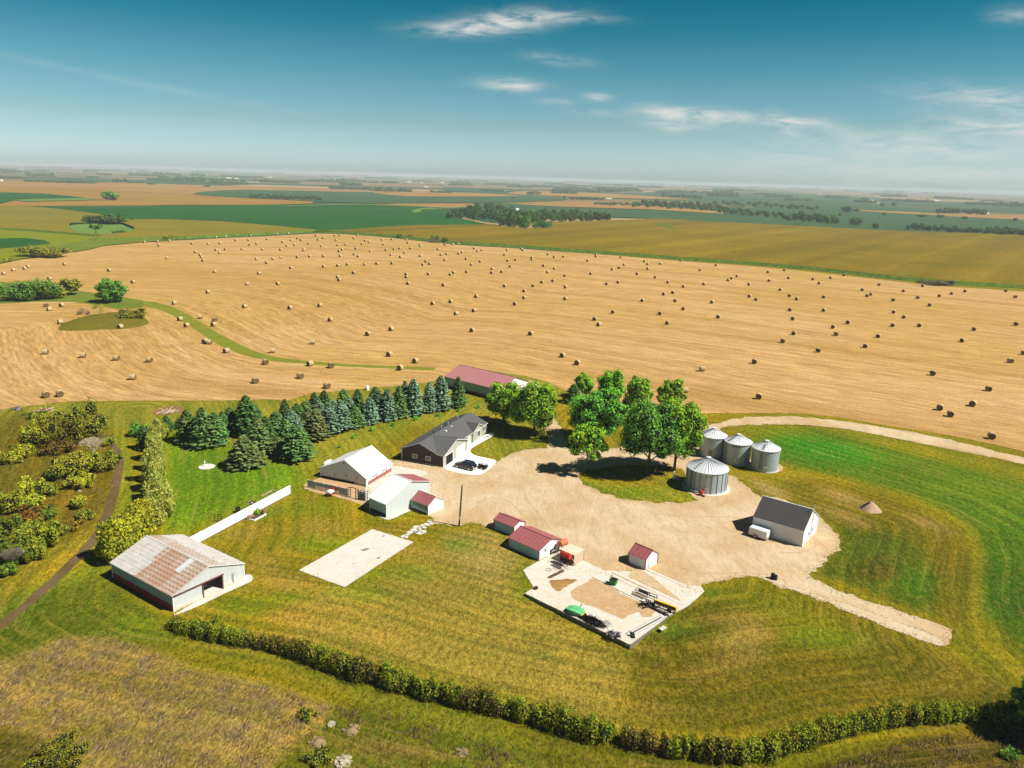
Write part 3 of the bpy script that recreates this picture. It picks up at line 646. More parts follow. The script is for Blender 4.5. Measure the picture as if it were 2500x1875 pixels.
sheet('concrete_pad', PX([(897, 1249), (940, 1268), (950, 1270), (1003, 1246), (1000, 1240), (946, 1262)]), .03, concM, step=.6, amp=.1, label='concrete footing strip along the salt box shed')
sheet('concrete_strip', PX([(1851, 1408), (1870, 1405), (1917, 1421), (1910, 1430), (1953, 1437), (2016, 1462), (2080, 1480), (2206, 1524), (2300, 1563), (2303, 1570), (2293, 1577.5), (2206, 1547), (2080, 1497), (2016, 1469), (1953, 1446), (1906, 1430)]), .035, ground_mat('worn_concrete', alb(240, 216, 178), alb(248, 230, 200), alb(216, 184, 138), s=.3, fine=2, bump=.2, contrast=.2, mid=.6), step=.6, amp=.28, label='broken concrete strip running down the gravel drive')
# circles of bare soil round the bins
for (px, py), rx, lb in (((1722, 1203), 4.9, 'round concrete footing under the big grain bin'), ((1864, 1150), 4.2, 'round soil ring under the right grain bin')):
    g_ = G(px, py); sheet('bin_footing', [(g_.x+.8+rx*math.cos(a), g_.y+3+rx*math.sin(a)*.95) for a in np.arange(0, 6.28, .35)], .04, concM if rx > 4.5 else dirtM, step=.6, amp=.25, label=lb)
stM = ground_mat('pad_stain', alb(176, 156, 122), alb(150, 130, 98), None, s=.5, fine=3)
for cx_, cy_, rx_, ry_ in ((850, 1292, 42, 14), (1045, 1146, 14, 6), (990, 1382, 22, 7), (725, 1440, 8, 5), (545, 1438, 7, 4), (330, 1566, 6, 4), (800, 1294, 6, 4), (930, 1220, 9, 3)):
    sheet('pad_stain', PX([(cx_+rx_*math.cos(a)-ry_*.8*math.sin(a)*.2, cy_+ry_*math.sin(a)-rx_*math.cos(a)*.25) for a in np.arange(0, 6.28, .7)], (700, 1050), .22604), .036, stM, step=.3, amp=.12, label='dark stain on the bare concrete pad')
# raised concrete yard with its low retaining wall
Lp = [(1281, 1449), (1303, 1434.8), (1277, 1391.8), (1315.5, 1370.3), (1372, 1345), (1422, 1368), (1476, 1393), (1540, 1396), (1575.5, 1391.8), (1675, 1432.5), (1702, 1429), (1715.6, 1436), (1720, 1445), (1679, 1481), (1632, 1505), (1538.4, 1575)]
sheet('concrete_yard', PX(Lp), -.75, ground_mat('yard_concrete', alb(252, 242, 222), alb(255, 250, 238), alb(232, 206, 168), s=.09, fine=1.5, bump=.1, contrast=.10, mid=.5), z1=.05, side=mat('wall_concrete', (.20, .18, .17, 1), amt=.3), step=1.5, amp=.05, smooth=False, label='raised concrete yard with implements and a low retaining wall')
sheet('dirt_patch', PX([(1436, 1420), (1450, 1415), (1573, 1477), (1598, 1495), (1590, 1506), (1569, 1506), (1560, 1495), (1530, 1506), (1519, 1512.7), (1467, 1488), (1417, 1472), (1390, 1449.5), (1419.5, 1429)]), .062, dirtM, step=.5, amp=.3, label='bare soil in the middle of the concrete yard')
sheet('dirt_patch', PX([(1345, 1418), (1395, 1415.6), (1410, 1418), (1389, 1429), (1372, 1440), (1363, 1445), (1345, 1432)]), .062, ground_mat('stain', alb(206, 160, 104), alb(180, 134, 82), None, s=.5, fine=3), step=.4, amp=.4, label='brown stain on the concrete yard')
sheet('dirt_patch', PX([(1476, 1395), (1500, 1400), (1545, 1410), (1530, 1404), (1570, 1393), (1630, 1440), (1671, 1474), (1664, 1478), (1600, 1446), (1500, 1412)]), .062, ground_mat('sandy', alb(240, 212, 170), alb(230, 196, 148), None, s=.4, fine=3), step=.5, amp=.3, label='sandy strip between the concrete kerbs')
mb = MB()
def hexa(mb, quad, z0, z1, mi=0): mb.prism([tuple(q[:2]) for q in quad], z0, z1, mi)
hexa(mb, [G(1634, 1485), G(1464.7, 1400.9), G(1446.7, 1411), G(1573, 1473), G(1600, 1487), G(1620, 1492)][::1], .05, .13)
tag(mb.build('concrete_strip', concM), 'raised concrete strip with green hopper and iron frames', None, kind='structure')
for a, b, wd in (((1480, 1398), (1655, 1482), .35), ((1496, 1396), (1672, 1478), .3), ((1581, 1391), (1675, 1432), .25)):
    a = G(*a); b = G(*b); d = (b-a).normalized(); n_ = Vector((-d.y, d.x, 0))*wd
    mb = MB(); mb.prism([(a-n_)[:2], (b-n_)[:2], (b+n_)[:2], (a+n_)[:2]], .05, .085); tag(mb.build('kerb', concM), 'low concrete kerb across the raised yard', None, kind='structure')
# tracks
def ribbon(name, pts, wd, z, m, label, amp=.3):
    P = [G(*p) for p in pts]; l_, r_ = [], []
    for i, p in enumerate(P):
        d = (P[min(len(P)-1, i+1)]-P[max(0, i-1)]).normalized(); n_ = Vector((-d.y, d.x, 0))*wd/2
        l_.append((p+n_)[:2]); r_.append((p-n_)[:2])
    return sheet(name, l_+r_[::-1], z, m, step=.6, amp=amp, label=label)
ribbon('dirt_track', [(202, 1035), (225, 1050), (262, 1075), (285, 1100), (292, 1130), (285, 1170), (275, 1215), (262, 1255), (240, 1300), (205, 1345), (155, 1395), (100, 1445), (30, 1505), (-60, 1570), (-160, 1640)], 1.6, .02, trackM, 'brown dirt track beside the poplar row')

# ================================================================== BUILDINGS
white = mat('white_siding', (.80, .80, .78, 1), .6, rib=('Z', 2.2, .9), scale=.4, amt=.06)
whiteflat = mat('white_trim', (.80, .80, .77, 1), .6, scale=.8, amt=.05)
whiteroof = mat('white_metal_roof', (.80, .80, .80, 1), .45, scale=.3, amt=.06, rib=('X', 1.1, .93))
greymetal = mat('grey_metal_siding', (.50, .53, .52, 1), .55, rib=('X', 1.2, .88), scale=.35, amt=.12)
greymetalY = mat('grey_metal_gable', (.60, .67, .68, 1), .55, rib=('Y', 1.2, .88), scale=.35, amt=.12)
bluegrey = mat('shade_blue_siding', (.36, .56, .64, 1), .6, rib=('X', 1.2, .9), scale=.4, amt=.08)  # bluish tone of the shaded shed walls, put into the siding colour
shadeblueY = mat('shade_blue_gable', (.36, .56, .64, 1), .6, rib=('Y', 1.2, .9), scale=.4, amt=.08)  # same shade tint, ribs turned the other way
redroof = mat('dull_red_metal_roof', (.36, .115, .12, 1), .55, rib=('Y', 1.25, .78), scale=.5, amt=.14)
redflat = mat('dull_red_sheet', (.36, .115, .12, 1), .6, scale=.5, amt=.14)
pinkroof = mat('faded_red_roof', (.44, .19, .19, 1), .55, rib=('Y', .6, .93), scale=.2, amt=.12)
redband = mat('dark_red_boards', (.30, .03, .035, 1), .7, scale=.6, amt=.2)
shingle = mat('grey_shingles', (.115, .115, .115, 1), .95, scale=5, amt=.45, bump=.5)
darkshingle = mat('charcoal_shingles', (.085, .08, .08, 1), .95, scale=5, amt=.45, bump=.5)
darkbrown = mat('dark_brown_siding', (.075, .055, .055, 1), .8, rib=('Z', 4, .8), scale=.8, amt=.15)
sage = mat('sage_siding', (.38, .38, .31, 1), .8, rib=('Z', 4, .86), scale=.8, amt=.08)
glass = mat('window_glass', (.03, .035, .04, 1), .15, spec=.6)
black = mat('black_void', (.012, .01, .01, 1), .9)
conc = mat('old_concrete', (.66, .62, .54, 1), .9, scale=.6, amt=.2)
steel = mat('galvanised_steel', (.55, .58, .60, 1), .4, metal=.35, scale=.6, amt=.2)
rustm = mat('rusty_iron', (.16, .06, .04, 1), .85, scale=2, amt=.5)
dark = mat('dark_iron', (.035, .03, .03, 1), .7, scale=2, amt=.4)
wood = mat('weathered_wood', (.42, .32, .22, 1), .9, scale=2, amt=.4)
tanm = mat('tan_sheet', (.58, .44, .32, 1), .6, rib=('X', 2, .8), scale=.5, amt=.1)
tanroof = mat('tan_roof', (.66, .56, .42, 1), .7, scale=.5, amt=.1)

FIT = {425.4: (-44.79, 93.58, .972, 11.25, 15.1), 893.3: (-27.39, 139.16, 1.175, 9.24, 10.52), 946.4: (-21.23, 125.28, .872, 10.27, 4.38), 1045.9: (-14.11, 126.81, .874, 3.69, 4.12), 1254: (.98, 119.36, .865, 2.91, 4.37),
    1316.1: (4.99, 111.12, .831, 5.65, 6.455), 1576.1: (21.34, 109.03, .80, 3.33, 3.16), 1958: (48.89, 118.53, .910, 7.60, 8.5)}
def frame(N, R, L):
    if N[0] in FIT: f = FIT[N[0]]; return Vector((f[0], f[1], 0)), f[2], f[3], f[4]
    """ground corners: near, right, left -> origin, heading of the right wall, both lengths"""
    n, r, l = G(*N), G(*R), G(*L)
    a1 = math.atan2(r.y-n.y, r.x-n.x); a2 = math.atan2(l.y-n.y, l.x-n.x)-math.pi/2
    return n, (a1+a2)/2, (r-n).length, (l-n).length
def roofed(parent, a, b, ax, h0, h1, fr, hr, wall, roof, trim, oh=.35, og=.3, th=.10, gable=None, base=None, roof2=None, gap=None):
    """walls and a two sided roof. ax 'y': the ridge runs along y and the profile across x. gap cuts a door through the x wall (u0, u1, z)"""
    W_, D_ = (a, b) if ax == 'y' else (b, a)
    def pt(p, r, z): return (p, r, z) if ax == 'y' else (r, p, z)
    flip = ax != 'y'
    mb = MB()
    def face(vs, mi):
        mb.add(vs, [tuple(range(len(vs)))[::-1] if flip else tuple(range(len(vs)))], mi)
    ap = W_*fr; g_ = 1 if gable else 0
    if gap:
        u0, u1, zt = gap
        zl = lambda p: h0+(hr-h0)*p/ap if p < ap else hr-(hr-h1)*(p-ap)/(W_-ap)
        face([pt(0, 0, 0), pt(u0, 0, 0), pt(u0, 0, zl(u0)), pt(0, 0, h0)], g_)
        vs = [pt(u0, 0, zt), pt(u1, 0, zt), pt(u1, 0, zl(u1))]+([pt(ap, 0, hr)] if u0 < ap < u1 else [])+[pt(u0, 0, zl(u0))]; face(vs, g_)
        vs = [pt(u1, 0, 0), pt(W_, 0, 0), pt(W_, 0, h1)]+([pt(ap, 0, hr)] if ap > u1 else [])+[pt(u1, 0, zl(u1))]; face(vs, g_)
    else: face([pt(0, 0, 0), pt(W_, 0, 0), pt(W_, 0, h1), pt(ap, 0, hr), pt(0, 0, h0)], g_)
    face([pt(W_, D_, 0), pt(0, D_, 0), pt(0, D_, h0), pt(ap, D_, hr), pt(W_, D_, h1)], g_)
    face([pt(0, D_, 0), pt(0, 0, 0), pt(0, 0, h0), pt(0, D_, h0)], 0)
    face([pt(W_, 0, 0), pt(W_, D_, 0), pt(W_, D_, h1), pt(W_, 0, h1)], 0)
    mb.build('wall', [wall, gable or wall], parent)
    s0 = (hr-h0)/ap; s1 = (hr-h1)/(W_-ap)
    for k, (pa, za, pb, zb) in enumerate(((-oh, h0-oh*s0, ap, hr), (ap, hr, W_+oh, h1-oh*s1))):
        mb = MB(); z_ = .03
        vs = [pt(pa, -og, za+z_), pt(pb, -og, zb+z_), pt(pb, D_+og, zb+z_), pt(pa, D_+og, za+z_)]
        vs2 = [(v[0], v[1], v[2]+th) for v in vs]
        f_ = [(3, 2, 1, 0), (4, 5, 6, 7)]; sd_ = [(0, 1, 5, 4), (1, 2, 6, 5), (2, 3, 7, 6), (3, 0, 4, 7)]
        if flip: f_ = [q[::-1] for q in f_]; sd_ = [q[::-1] for q in sd_]
        mb.add(vs+vs2, f_, 0); mb.add(vs+vs2, sd_, 1)
        mb.build('roof', [roof2 if (k == 1 and roof2) else roof, trim], parent)
    mb = MB(); p0, p1 = pt(ap, -og-.01, hr+th+.03), pt(ap, D_+og+.01, hr+th+.03)
    mb.tube(p0, p1, .09, n=6); mb.build('ridge_cap', trim, parent)
    for p, h in ((0, h0), (W_, h1)):              # corner boards
        for r in (0, D_):
            if (p, r) == (W_, D_): continue
            mb = MB(); q = pt(p, r, 0); mb.box((q[0], q[1], h/2-.03), (.16, .16, h-.05)); mb.build('corner_trim', trim, parent)
def window(parent, wall, u, z, w_, h_, fr=None, name='window', pane=None, mull=1, a=0, b=0, off=0.0):
    """wall: 'R' (local x at y=0), 'L' (local y at x=0), 'X' (far side x=a)"""
    fr = fr or whiteflat
    def mk(mbx, c, d):
        if wall == 'R': mbx.box((u+c[0], off-c[1], z+c[2]), (d[0], d[1], d[2]))
        elif wall == 'L': mbx.box((off-c[1], u+c[0], z+c[2]), (d[1], d[0], d[2]))
    mb = MB(); t = .11
    for sx_, sz, dw, dh in ((0, h_/2, w_+t, t), (0, -h_/2, w_+t, t), (-w_/2, 0, t, h_-t), (w_/2, 0, t, h_-t)): mk(mb, (sx_, .04, sz), (dw, .10, dh))
    for i in range(1, mull+1):
        if mull: mk(mb, (-w_/2+w_*i/(mull+1), .035, 0), (.07, .07, h_-t))
    f = mb.build(name, fr, parent)
    mb = MB(); mk(mb, (0, .012, 0), (w_-.1, .03, h_-.1)); mb.build('pane', pane or glass, f)
    return f
def door(parent, wall, u, w_, h_, m, name='door', off=0.0, frm=None, z0=0.0):
    mb = MB()
    def mk(mbx, c, d):
        if wall == 'R': mbx.box((u+c[0], off-c[1], z0+c[2]), d)
        else: mbx.box((off-c[1], u+c[0], z0+c[2]), (d[1], d[0], d[2]))
    mk(mb, (0, .03, h_/2), (w_, .06, h_)); d = mb.build(name, m, parent)
    if frm:
        mb = MB(); t = .14
        mk(mb, (-w_/2-t/2, .045, h_/2), (t, .1, h_)); mk(mb, (w_/2+t/2, .045, h_/2), (t, .1, h_)); mk(mb, (0, .045, h_+t/2), (w_+2*t, .1, t))
        mb.build('door_frame', frm, d)
    return d

# 1 rusty barn ------------------------------------------------------
def rusty_roof():
    m = bpy.data.materials.new('rusted_roof'); m.use_nodes = True; t = NT(m.node_tree); b = t.n['Principled BSDF']
    co = t.new('ShaderNodeTexCoord').outputs['Object']; sx = t.new('ShaderNodeSeparateXYZ'); t.l.new(co, sx.inputs[0])
    x, y = sx.outputs[0], sx.outputs[1]
    def saw(v, per, off=0): return t.math('FRACT', t.math('ADD', t.math('DIVIDE', v, per), off))
    # nail rows: dots of rust in a regular grid of sheets
    dx = saw(x, .62); dy = saw(y, .80)
    rx = t.math('ABSOLUTE', t.math('SUBTRACT', dx, .5)); ry = t.math('ABSOLUTE', t.math('SUBTRACT', dy, .5))
    dot = t.math('MULTIPLY', t.math('LESS_THAN', t.math('ADD', rx, t.math('MULTIPLY', t.noise(co, 3, 2), .15)), .30), t.math('LESS_THAN', ry, .34))
    rowline = t.math('GREATER_THAN', ry, .40)
    q = t.new('ShaderNodeCombineXYZ'); t.put(q.inputs[0], t.math('FLOOR', t.math('DIVIDE', x, 3.1))); t.put(q.inputs[1], t.math('FLOOR', t.math('DIVIDE', y, .80)))
    wn = t.new('ShaderNodeTexWhiteNoise'); t.l.new(q.outputs[0], wn.inputs[0])
    big = t.noise(co, .17, 2, .5)
    yn = t.math('ADD', y, t.math('MULTIPLY', t.math('SUBTRACT', wn.outputs['Value'], .5), 1.2))
    leftr = t.math('MULTIPLY', t.math('LESS_THAN', x, BARN[2]*.5), t.math('LESS_THAN', yn, 9.2))
    rightr = t.math('MULTIPLY', t.math('GREATER_THAN', x, BARN[2]*.5), t.math('LESS_THAN', t.math('ADD', x, t.math('MULTIPLY', wn.outputs['Value'], 1.0)), BARN[2]*.78))
    lev = t.math('ADD', t.math('ADD', t.math('MULTIPLY', leftr, .68), t.math('MULTIPLY', rightr, .5)), t.math('ADD', t.math('MULTIPLY', wn.outputs['Value'], .24), t.math('MULTIPLY', t.math('SUBTRACT', big, .5), .5)))
    lev = t.math('MAXIMUM', t.math('MINIMUM', lev, 1), .14)
    base = t.mix(t.ramp(t.noise(co, .8, 3), .3, .7), (.47, .45, .41, 1), (.58, .57, .54, 1))
    rust = t.mix(t.ramp(t.noise(co, 4, 3), .3, .7), (.17, .06, .025, 1), (.10, .038, .02, 1))
    c = t.mix(t.math('MULTIPLY', dot, t.math('ADD', t.math('MULTIPLY', lev, .9), .04)), base, rust)
    c = t.mix(t.math('MULTIPLY', t.math('MULTIPLY', lev, lev), .75), c, (.36, .165, .07, 1))
    patchn = t.math('MULTIPLY', t.math('GREATER_THAN', y, 2.9), t.math('LESS_THAN', y, 4.1)); patchn = t.math('MULTIPLY', patchn, t.math('MULTIPLY', t.math('GREATER_THAN', x, 3.0), t.math('LESS_THAN', x, 5.6)))
    c = t.mix(patchn, c, (.55, .60, .60, 1))
    c = t.mix(t.math('MULTIPLY', t.math('MULTIPLY', rowline, lev), .5), c, (.26, .12, .07, 1)); t.put(b.inputs['Base Color'], c); b.inputs['Roughness'].default_value = .7
    bp = t.new('ShaderNodeBump'); bp.inputs['Strength'].default_value = .3; bp.inputs['Distance'].default_value = .03
    t.put(bp.inputs['Height'], t.math('ABSOLUTE', t.math('SUBTRACT', saw(y, .2), .5))); t.l.new(bp.outputs[0], b.inputs['Normal'])
    return m
n, rz, a, b = frame((425.4, 1500.4), (597.2, 1405.4), (273.5, 1414.5))
hN = 2.43; apx = 4.35
t_ = thing('rusty_barn', 'big low barn with rust chequered roof, red base band and open door', 'barn', n, rz)
BARN = (n, rz, a, b)
greyfade = mat('faded_metal_siding', (.55, .58, .57, 1), .6, rib=('X', 1.2, .86), scale=.5, amt=.18)
darkblue = mat('slate_metal_siding', (.30, .38, .42, 1), .6, rib=('Y', 1.2, .86), scale=.5, amt=.15)
rr = rusty_roof()
u0, u1 = a*.40, a*.68
roofed(t_, a, b, 'y', hN, hN, .5, apx, darkblue, rr, whiteflat, oh=.25, og=.2, gable=greyfade, gap=(u0, u1, hN*.92))
mb = MB(); mb.box((-.03, b/2, .42), (.08, b-.1, .84)); mb.build('base_band', redband, t_)
mb = MB(); mb.box((u0/2, -.03, .3), (u0-.1, .08, .6)); mb.build('concrete_footing', concM, t_)
mb = MB(); mb.box(((u1+a)/2, -.03, .3), (a-u1-.1, .08, .6)); mb.build('concrete_footing', concM, t_)
mb = MB(); mb.box((u0, -.05, hN*.46), (.18, .14, hN*.92)); mb.box((u1, -.05, hN*.46), (.16, .14, hN*.92)); mb.box((a*.34, -.1, hN*.93), (a*.72, .12, .16)); mb.build('door_frame', rustm, t_)
mb = MB()
for k in range(4): mb.tube((u0+.3, 2.0, .5+k*.45), (u0+3.2, 2.0, .5+k*.45), .03, n=5)
for k in range(3): mb.tube((u0+.3+k*1.45, 2.0, .1), (u0+.3+k*1.45, 2.0, 2.0), .04, n=5)
mb.build('pen_gate', steel, t_)
for k in range(1, 4):
    for j in range(1, 5): mb = MB(); mb.box((a*k/4, b*j/5, (hN+apx)/4+.4), (.16, .16, (hN+apx)/2+.2-.6)); mb.build('post', wood, t_)
mb = MB(); mb.add([(0, 0, .05), (a, 0, .05), (a, b, .05), (0, b, .05)], [(0, 1, 2, 3)]); mb.build('floor', conc, t_)
mb = MB(); mb.tube((a*.83, -.12, .3), (a*.82, -.2, 2.0), .05, .02, n=5); mb.tube((a*.83, -.12, 1.2), (a*.85, -.25, 1.9), .04, .02, n=5); mb.build('dead_vine', dark, t_)

# 2 white roofed hog barn --------------------------------------------
n, rz, a, b = frame((893.3, 1188), (957.7, 1147), (781.4, 1165.3))
h0, h1 = 2.0, 2.9
eR, eL, ap = 1.53, 1.88, 4.44
t_ = thing('livestock_barn', 'long barn with bright white roof, grey gable and red base wall', 'barn', n, rz)
fp = .446
roofed(t_, a, b, 'x', eR, eL, fp, ap, whiteflat, whiteroof, whiteflat, gable=greymetalY, oh=.25, og=.15)
mb = MB(); mb.box((a/2+.2, -.04, .38), (a-.9, .10, .62)); mb.build('base_band', redflat, t_)
for u, z in ((b*.20, 1.2), (b*.43, 1.35), (b*.68, 1.15), (b*.47, ap*.86)): window(t_, 'L', u, z, .42, .5 if z < 2 else .45, mull=0)
mb = MB(); mb.box((-.04, b*.62, .22), (.1, b*.72, .3)); mb.build('vent_strip', dark, t_)
door(t_, 'L', .95, .85, 1.55, greymetalY, frm=whiteflat, z0=.12)
for u in (a*.30, a*.68):
    window(t_, 'R', u, eR*.72, 1.1, .32, mull=0, pane=dark)
    mb = MB(); mb.box((u+.95, -.05, eR*.62), (.12, .08, .6)); mb.build('bracket', rustm, t_)

# 3 salt box shed ------------------------------------------------------
n, rz, a, b = frame((946.4, 1263.6), (1044.7, 1225.4), (902.3, 1246.7))
hl, hr_, ap = 2.60, 3.84, 5.15
t_ = thing('salt_box_shed', 'tall shed with long white roof slope and short red back slope', 'shed', n, rz)
roofed(t_, a, b, 'y', hl, hr_, .566, ap, shadeblueY, whiteroof, whiteflat, gable=mat('pale_grey_gable', (.56, .62, .62, 1), .6, rib=('X', 1.2, .93), scale=.4, amt=.08), roof2=redroof, oh=.3, og=.25)
mb = MB(); mb.box((-.03, b/2, .35), (.08, b-.2, .5)); mb.build('base_band', dark, t_)
mb = MB(); mb.box((a*.5, -.04, .22), (a-.3, .09, .4)); mb.build('concrete_footing', concM, t_)
# 4 small red roof shed -------------------------------------------------
def small_shed(nm, label, N, R, L, yN, yA, fA, mats, oh=.16, og=.14, **kw):
    n, rz, a, b = frame(N, R, L); h, ap = {1045.9: (1.82, 2.93), 1254: (1.71, 2.32), 1316.1: (1.67, 2.69), 1576.1: (1.715, 2.75)}[N[0]]
    t_ = thing(nm, label, 'shed', n, rz)
    roofed(t_, a, b, 'y', h, h, .5, ap, mats[0], mats[2], mats[3], gable=mats[1], oh=oh, og=og, th=.07, **kw)
    return t_, a, b, h, ap
t_, a, b, h, ap = small_shed('small_shed', 'small shed with striped red roof and open low front beside the salt box shed', (1045.9, 1258), (1083.1, 1242.1), (1004, 1242.1), 1238, 1212.5, .5, (shadeblueY, white, redroof, whiteflat))
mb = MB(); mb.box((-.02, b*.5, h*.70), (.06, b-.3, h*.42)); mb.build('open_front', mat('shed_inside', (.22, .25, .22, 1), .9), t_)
mb = MB(); mb.box((-.05, b*.5, h*.30), (.06, b-.2, h*.30)); mb.build('low_boarding', bluegrey, t_)
mb = MB(); mb.box((-.04, b*.5, .12), (.05, b-.2, .22)); mb.build('base_band', black, t_)
# 5 shed A / 6 shed B / 7 shed C ----------------------------------------
t_, a, b, h, ap = small_shed('small_shed', 'small red roofed shed behind the larger red roofed workshop', (1254, 1310), (1281, 1295), (1206.5, 1291.5), 1288, 1272.5, .5, (shadeblueY, white, redroof, redflat))
mb = MB(); mb.box((a*.5, -.05, h*.55), (.5, .05, .55)); mb.build('vent', steel, t_)
t_, a, b, h, ap = small_shed('workshop_shed', 'long red roofed workshop with small windows beside the orange tanks', (1316.1, 1368.4), (1372.7, 1342.9), (1240.4, 1333.4), 1346.5, 1315.5, .5, (shadeblueY, white, redroof, redflat))
window(t_, 'L', b*.52, h*.80, .4, .42, mull=0)
window(t_, 'R', a*.27, h*.78, .26, .42, mull=0, fr=steel); window(t_, 'R', a*.80, h*.95, .30, .5, mull=0, fr=steel)
mb = MB(); mb.box((a*.60, -.28, .62), (1.2, .5, .06), rx=math.radians(-62)); mb.build('hatch_panel', steel, t_)
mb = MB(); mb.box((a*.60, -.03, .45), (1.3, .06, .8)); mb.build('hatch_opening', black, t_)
t_, a, b, h, ap = small_shed('small_shed', 'lone little white shed with plum red roof on the gravel above the yard', (1576.1, 1391.7), (1606.6, 1376.3), (1533.1, 1372.9), 1369, 1345, .5, (mat('white_wall_side', (.74, .76, .80, 1), .6, rib=('Y', 1.4, .93), scale=.5, amt=.05), white, redroof, redflat))
door(t_, 'R', a*.42, .8, 1.35, whiteflat, frm=whiteflat)
# 8 garage ---------------------------------------------------------------
n, rz, a, b = frame((1958, 1333.5), (1995.9, 1298.7), (1836, 1301.3))
hN, ap = 2.94, 5.43
t_ = thing('garage', 'white garage with charcoal shingle roof behind the cargo trailer', 'garage', n, rz)
lapw = mat('white_lap_siding', (.76, .77, .77, 1), .7, rib=('Z', 5, .9), scale=.5, amt=.05)
roofed(t_, a, b, 'y', hN, hN, .47, ap, lapw, darkshingle, whiteflat, oh=.22, og=.12, th=.12)
window(t_, 'R', a*.42, 1.3, .62, .8, mull=1); window(t_, 'R', a*.60, 1.5, .5, .9, mull=0)
mb = MB(); mb.tube((a*.52, -.12, .3), (a*.52, -.12, ap+.9), .05, n=6); mb.build('flue_pipe', steel, t_)
mb = MB(); mb.box((a*.42, .45, ap-.25), (.5, .28, .18)); mb.build('roof_vent', dark, t_)
mb = MB(); mb.tube((a*.5, -.12, ap+.5), (a*.5+.45, -.12, ap+.75), .02, n=4); mb.tube((a*.5, -.12, ap+.8), (a*.5-.3, -.3, ap+.8), .02, n=4); mb.build('antenna', steel, t_)
# 9 far red building ------------------------------------------------------
n, rz, a, b = frame((1222, 979), (1290, 958), (1087, 944))
hN = 3.1; ap = 5.4
t_ = thing('machine_shed', 'long machine shed with faded red roof at the edge of the stubble', 'shed', n, rz)
roofed(t_, a, b, 'y', hN, hN, .5, ap, mat('teal_grey_siding', (.30, .42, .45, 1), .6, rib=('Y', 1, .94), scale=.3, amt=.08), pinkroof, redflat, gable=white, oh=.35, og=.2)
mb = MB(); mb.box((-.04, b/2, .35), (.09, b-.2, .7)); mb.build('base_band', mat('dark_red_base', (.12, .03, .035, 1), .8), t_)
door(t_, 'R', a*.62, 4.2, 2.7, whiteflat, 'sliding_door', frm=redflat)
# 10 the house --------------------------------------------------------------
n, rz, a, b = frame((1082.6, 1140.8), (1194.7, 1059.4), (982.3, 1121.8))
t_ = thing('ranch_house', 'long grey shingled ranch house with dark brown end wall and garage', 'house', n, rz)
H0 = 2.55; D0 = b*.86; ga = a*.47; s_ = 1.3      # main body set back from the garage front
sh = mat('shingles_mid_grey', (.135, .135, .13, 1), .95, scale=5, amt=.4, bump=.5)  # slightly paler grey shingles
mb = MB()
ypk = s_+(b-s_)*.5; ridge = H0+(b-s_)*.5*.42
# walls: dark end wall, garage front, main front, right end, back
zg = lambda y: H0+max(0, (min(y, 2*ypk-y)-s_))*.42
mb.add([(0, b, 0), (0, 0, 0), (0, 0, H0), (0, s_, H0), (0, ypk, ridge), (0, b, H0)], [(0, 1, 2, 3, 4, 5)], 0)
gx0, gx1 = 0.0, ga
gpk = (gx0+gx1)/2; gr = ridge-.03
mb.add([(gx0, 0, 0), (gx1, 0, 0), (gx1, 0, H0), (gpk, 0, gr), (gx0, 0, H0)], [(0, 1, 2, 3, 4)], 1)
mb.add([(gx1, 0, 0), (gx1, s_+.0, 0), (gx1, s_, H0), (gx1, 0, H0)], [(0, 1, 2, 3)], 1)
mb.add([(gx1, s_, 0), (a, s_, 0), (a, s_, H0), (gx1, s_, H0)], [(0, 1, 2, 3)], 1)
mb.add([(a, s_, 0), (a, b, 0), (a, b, H0), (a, ypk, ridge), (a, s_, H0)], [(0, 1, 2, 3, 4)], 1)
mb.add([(a, b, 0), (0, b, 0), (0, b, H0), (a, b, H0)], [(0, 1, 2, 3)], 1)
mb.build('wall', [darkbrown, sage], t_)
def slab_roof(vs, m, th=.14, name='roof', up=.03):
    mb = MB(); k = len(vs); lo = [(v[0], v[1], v[2]+up) for v in vs]; hi = [(v[0], v[1], v[2]+up+th) for v in vs]
    mb.add(lo+hi, [tuple(range(k))[::-1], tuple(range(k, 2*k))], 0)
    mb.add(lo+hi, [(i, (i+1) % k, k+(i+1) % k, k+i) for i in range(k)], 1); return mb.build(name, [m, whiteflat], t_)
o_ = .35; e_ = H0-o_*.42
slab_roof([(-.3, s_-o_, e_), (a+.3, s_-o_, e_), (a+.3, ypk, ridge), (-.3, ypk, ridge)], shingle)
slab_roof([(a+.3, b+o_, e_), (-.3, b+o_, e_), (-.3, ypk, ridge), (a+.3, ypk, ridge)], shingle)
yg = ypk-.1                            # where the cross gable meets the main slope
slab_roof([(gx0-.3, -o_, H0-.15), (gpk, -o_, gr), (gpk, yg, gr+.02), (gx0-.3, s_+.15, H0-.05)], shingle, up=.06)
slab_roof([(gpk, -o_, gr), (gx1+.35, -o_, H0-.17), (gx1+.35, s_+.1, H0-.10), (gpk, yg, gr+.02)], darkshingle, up=.06)
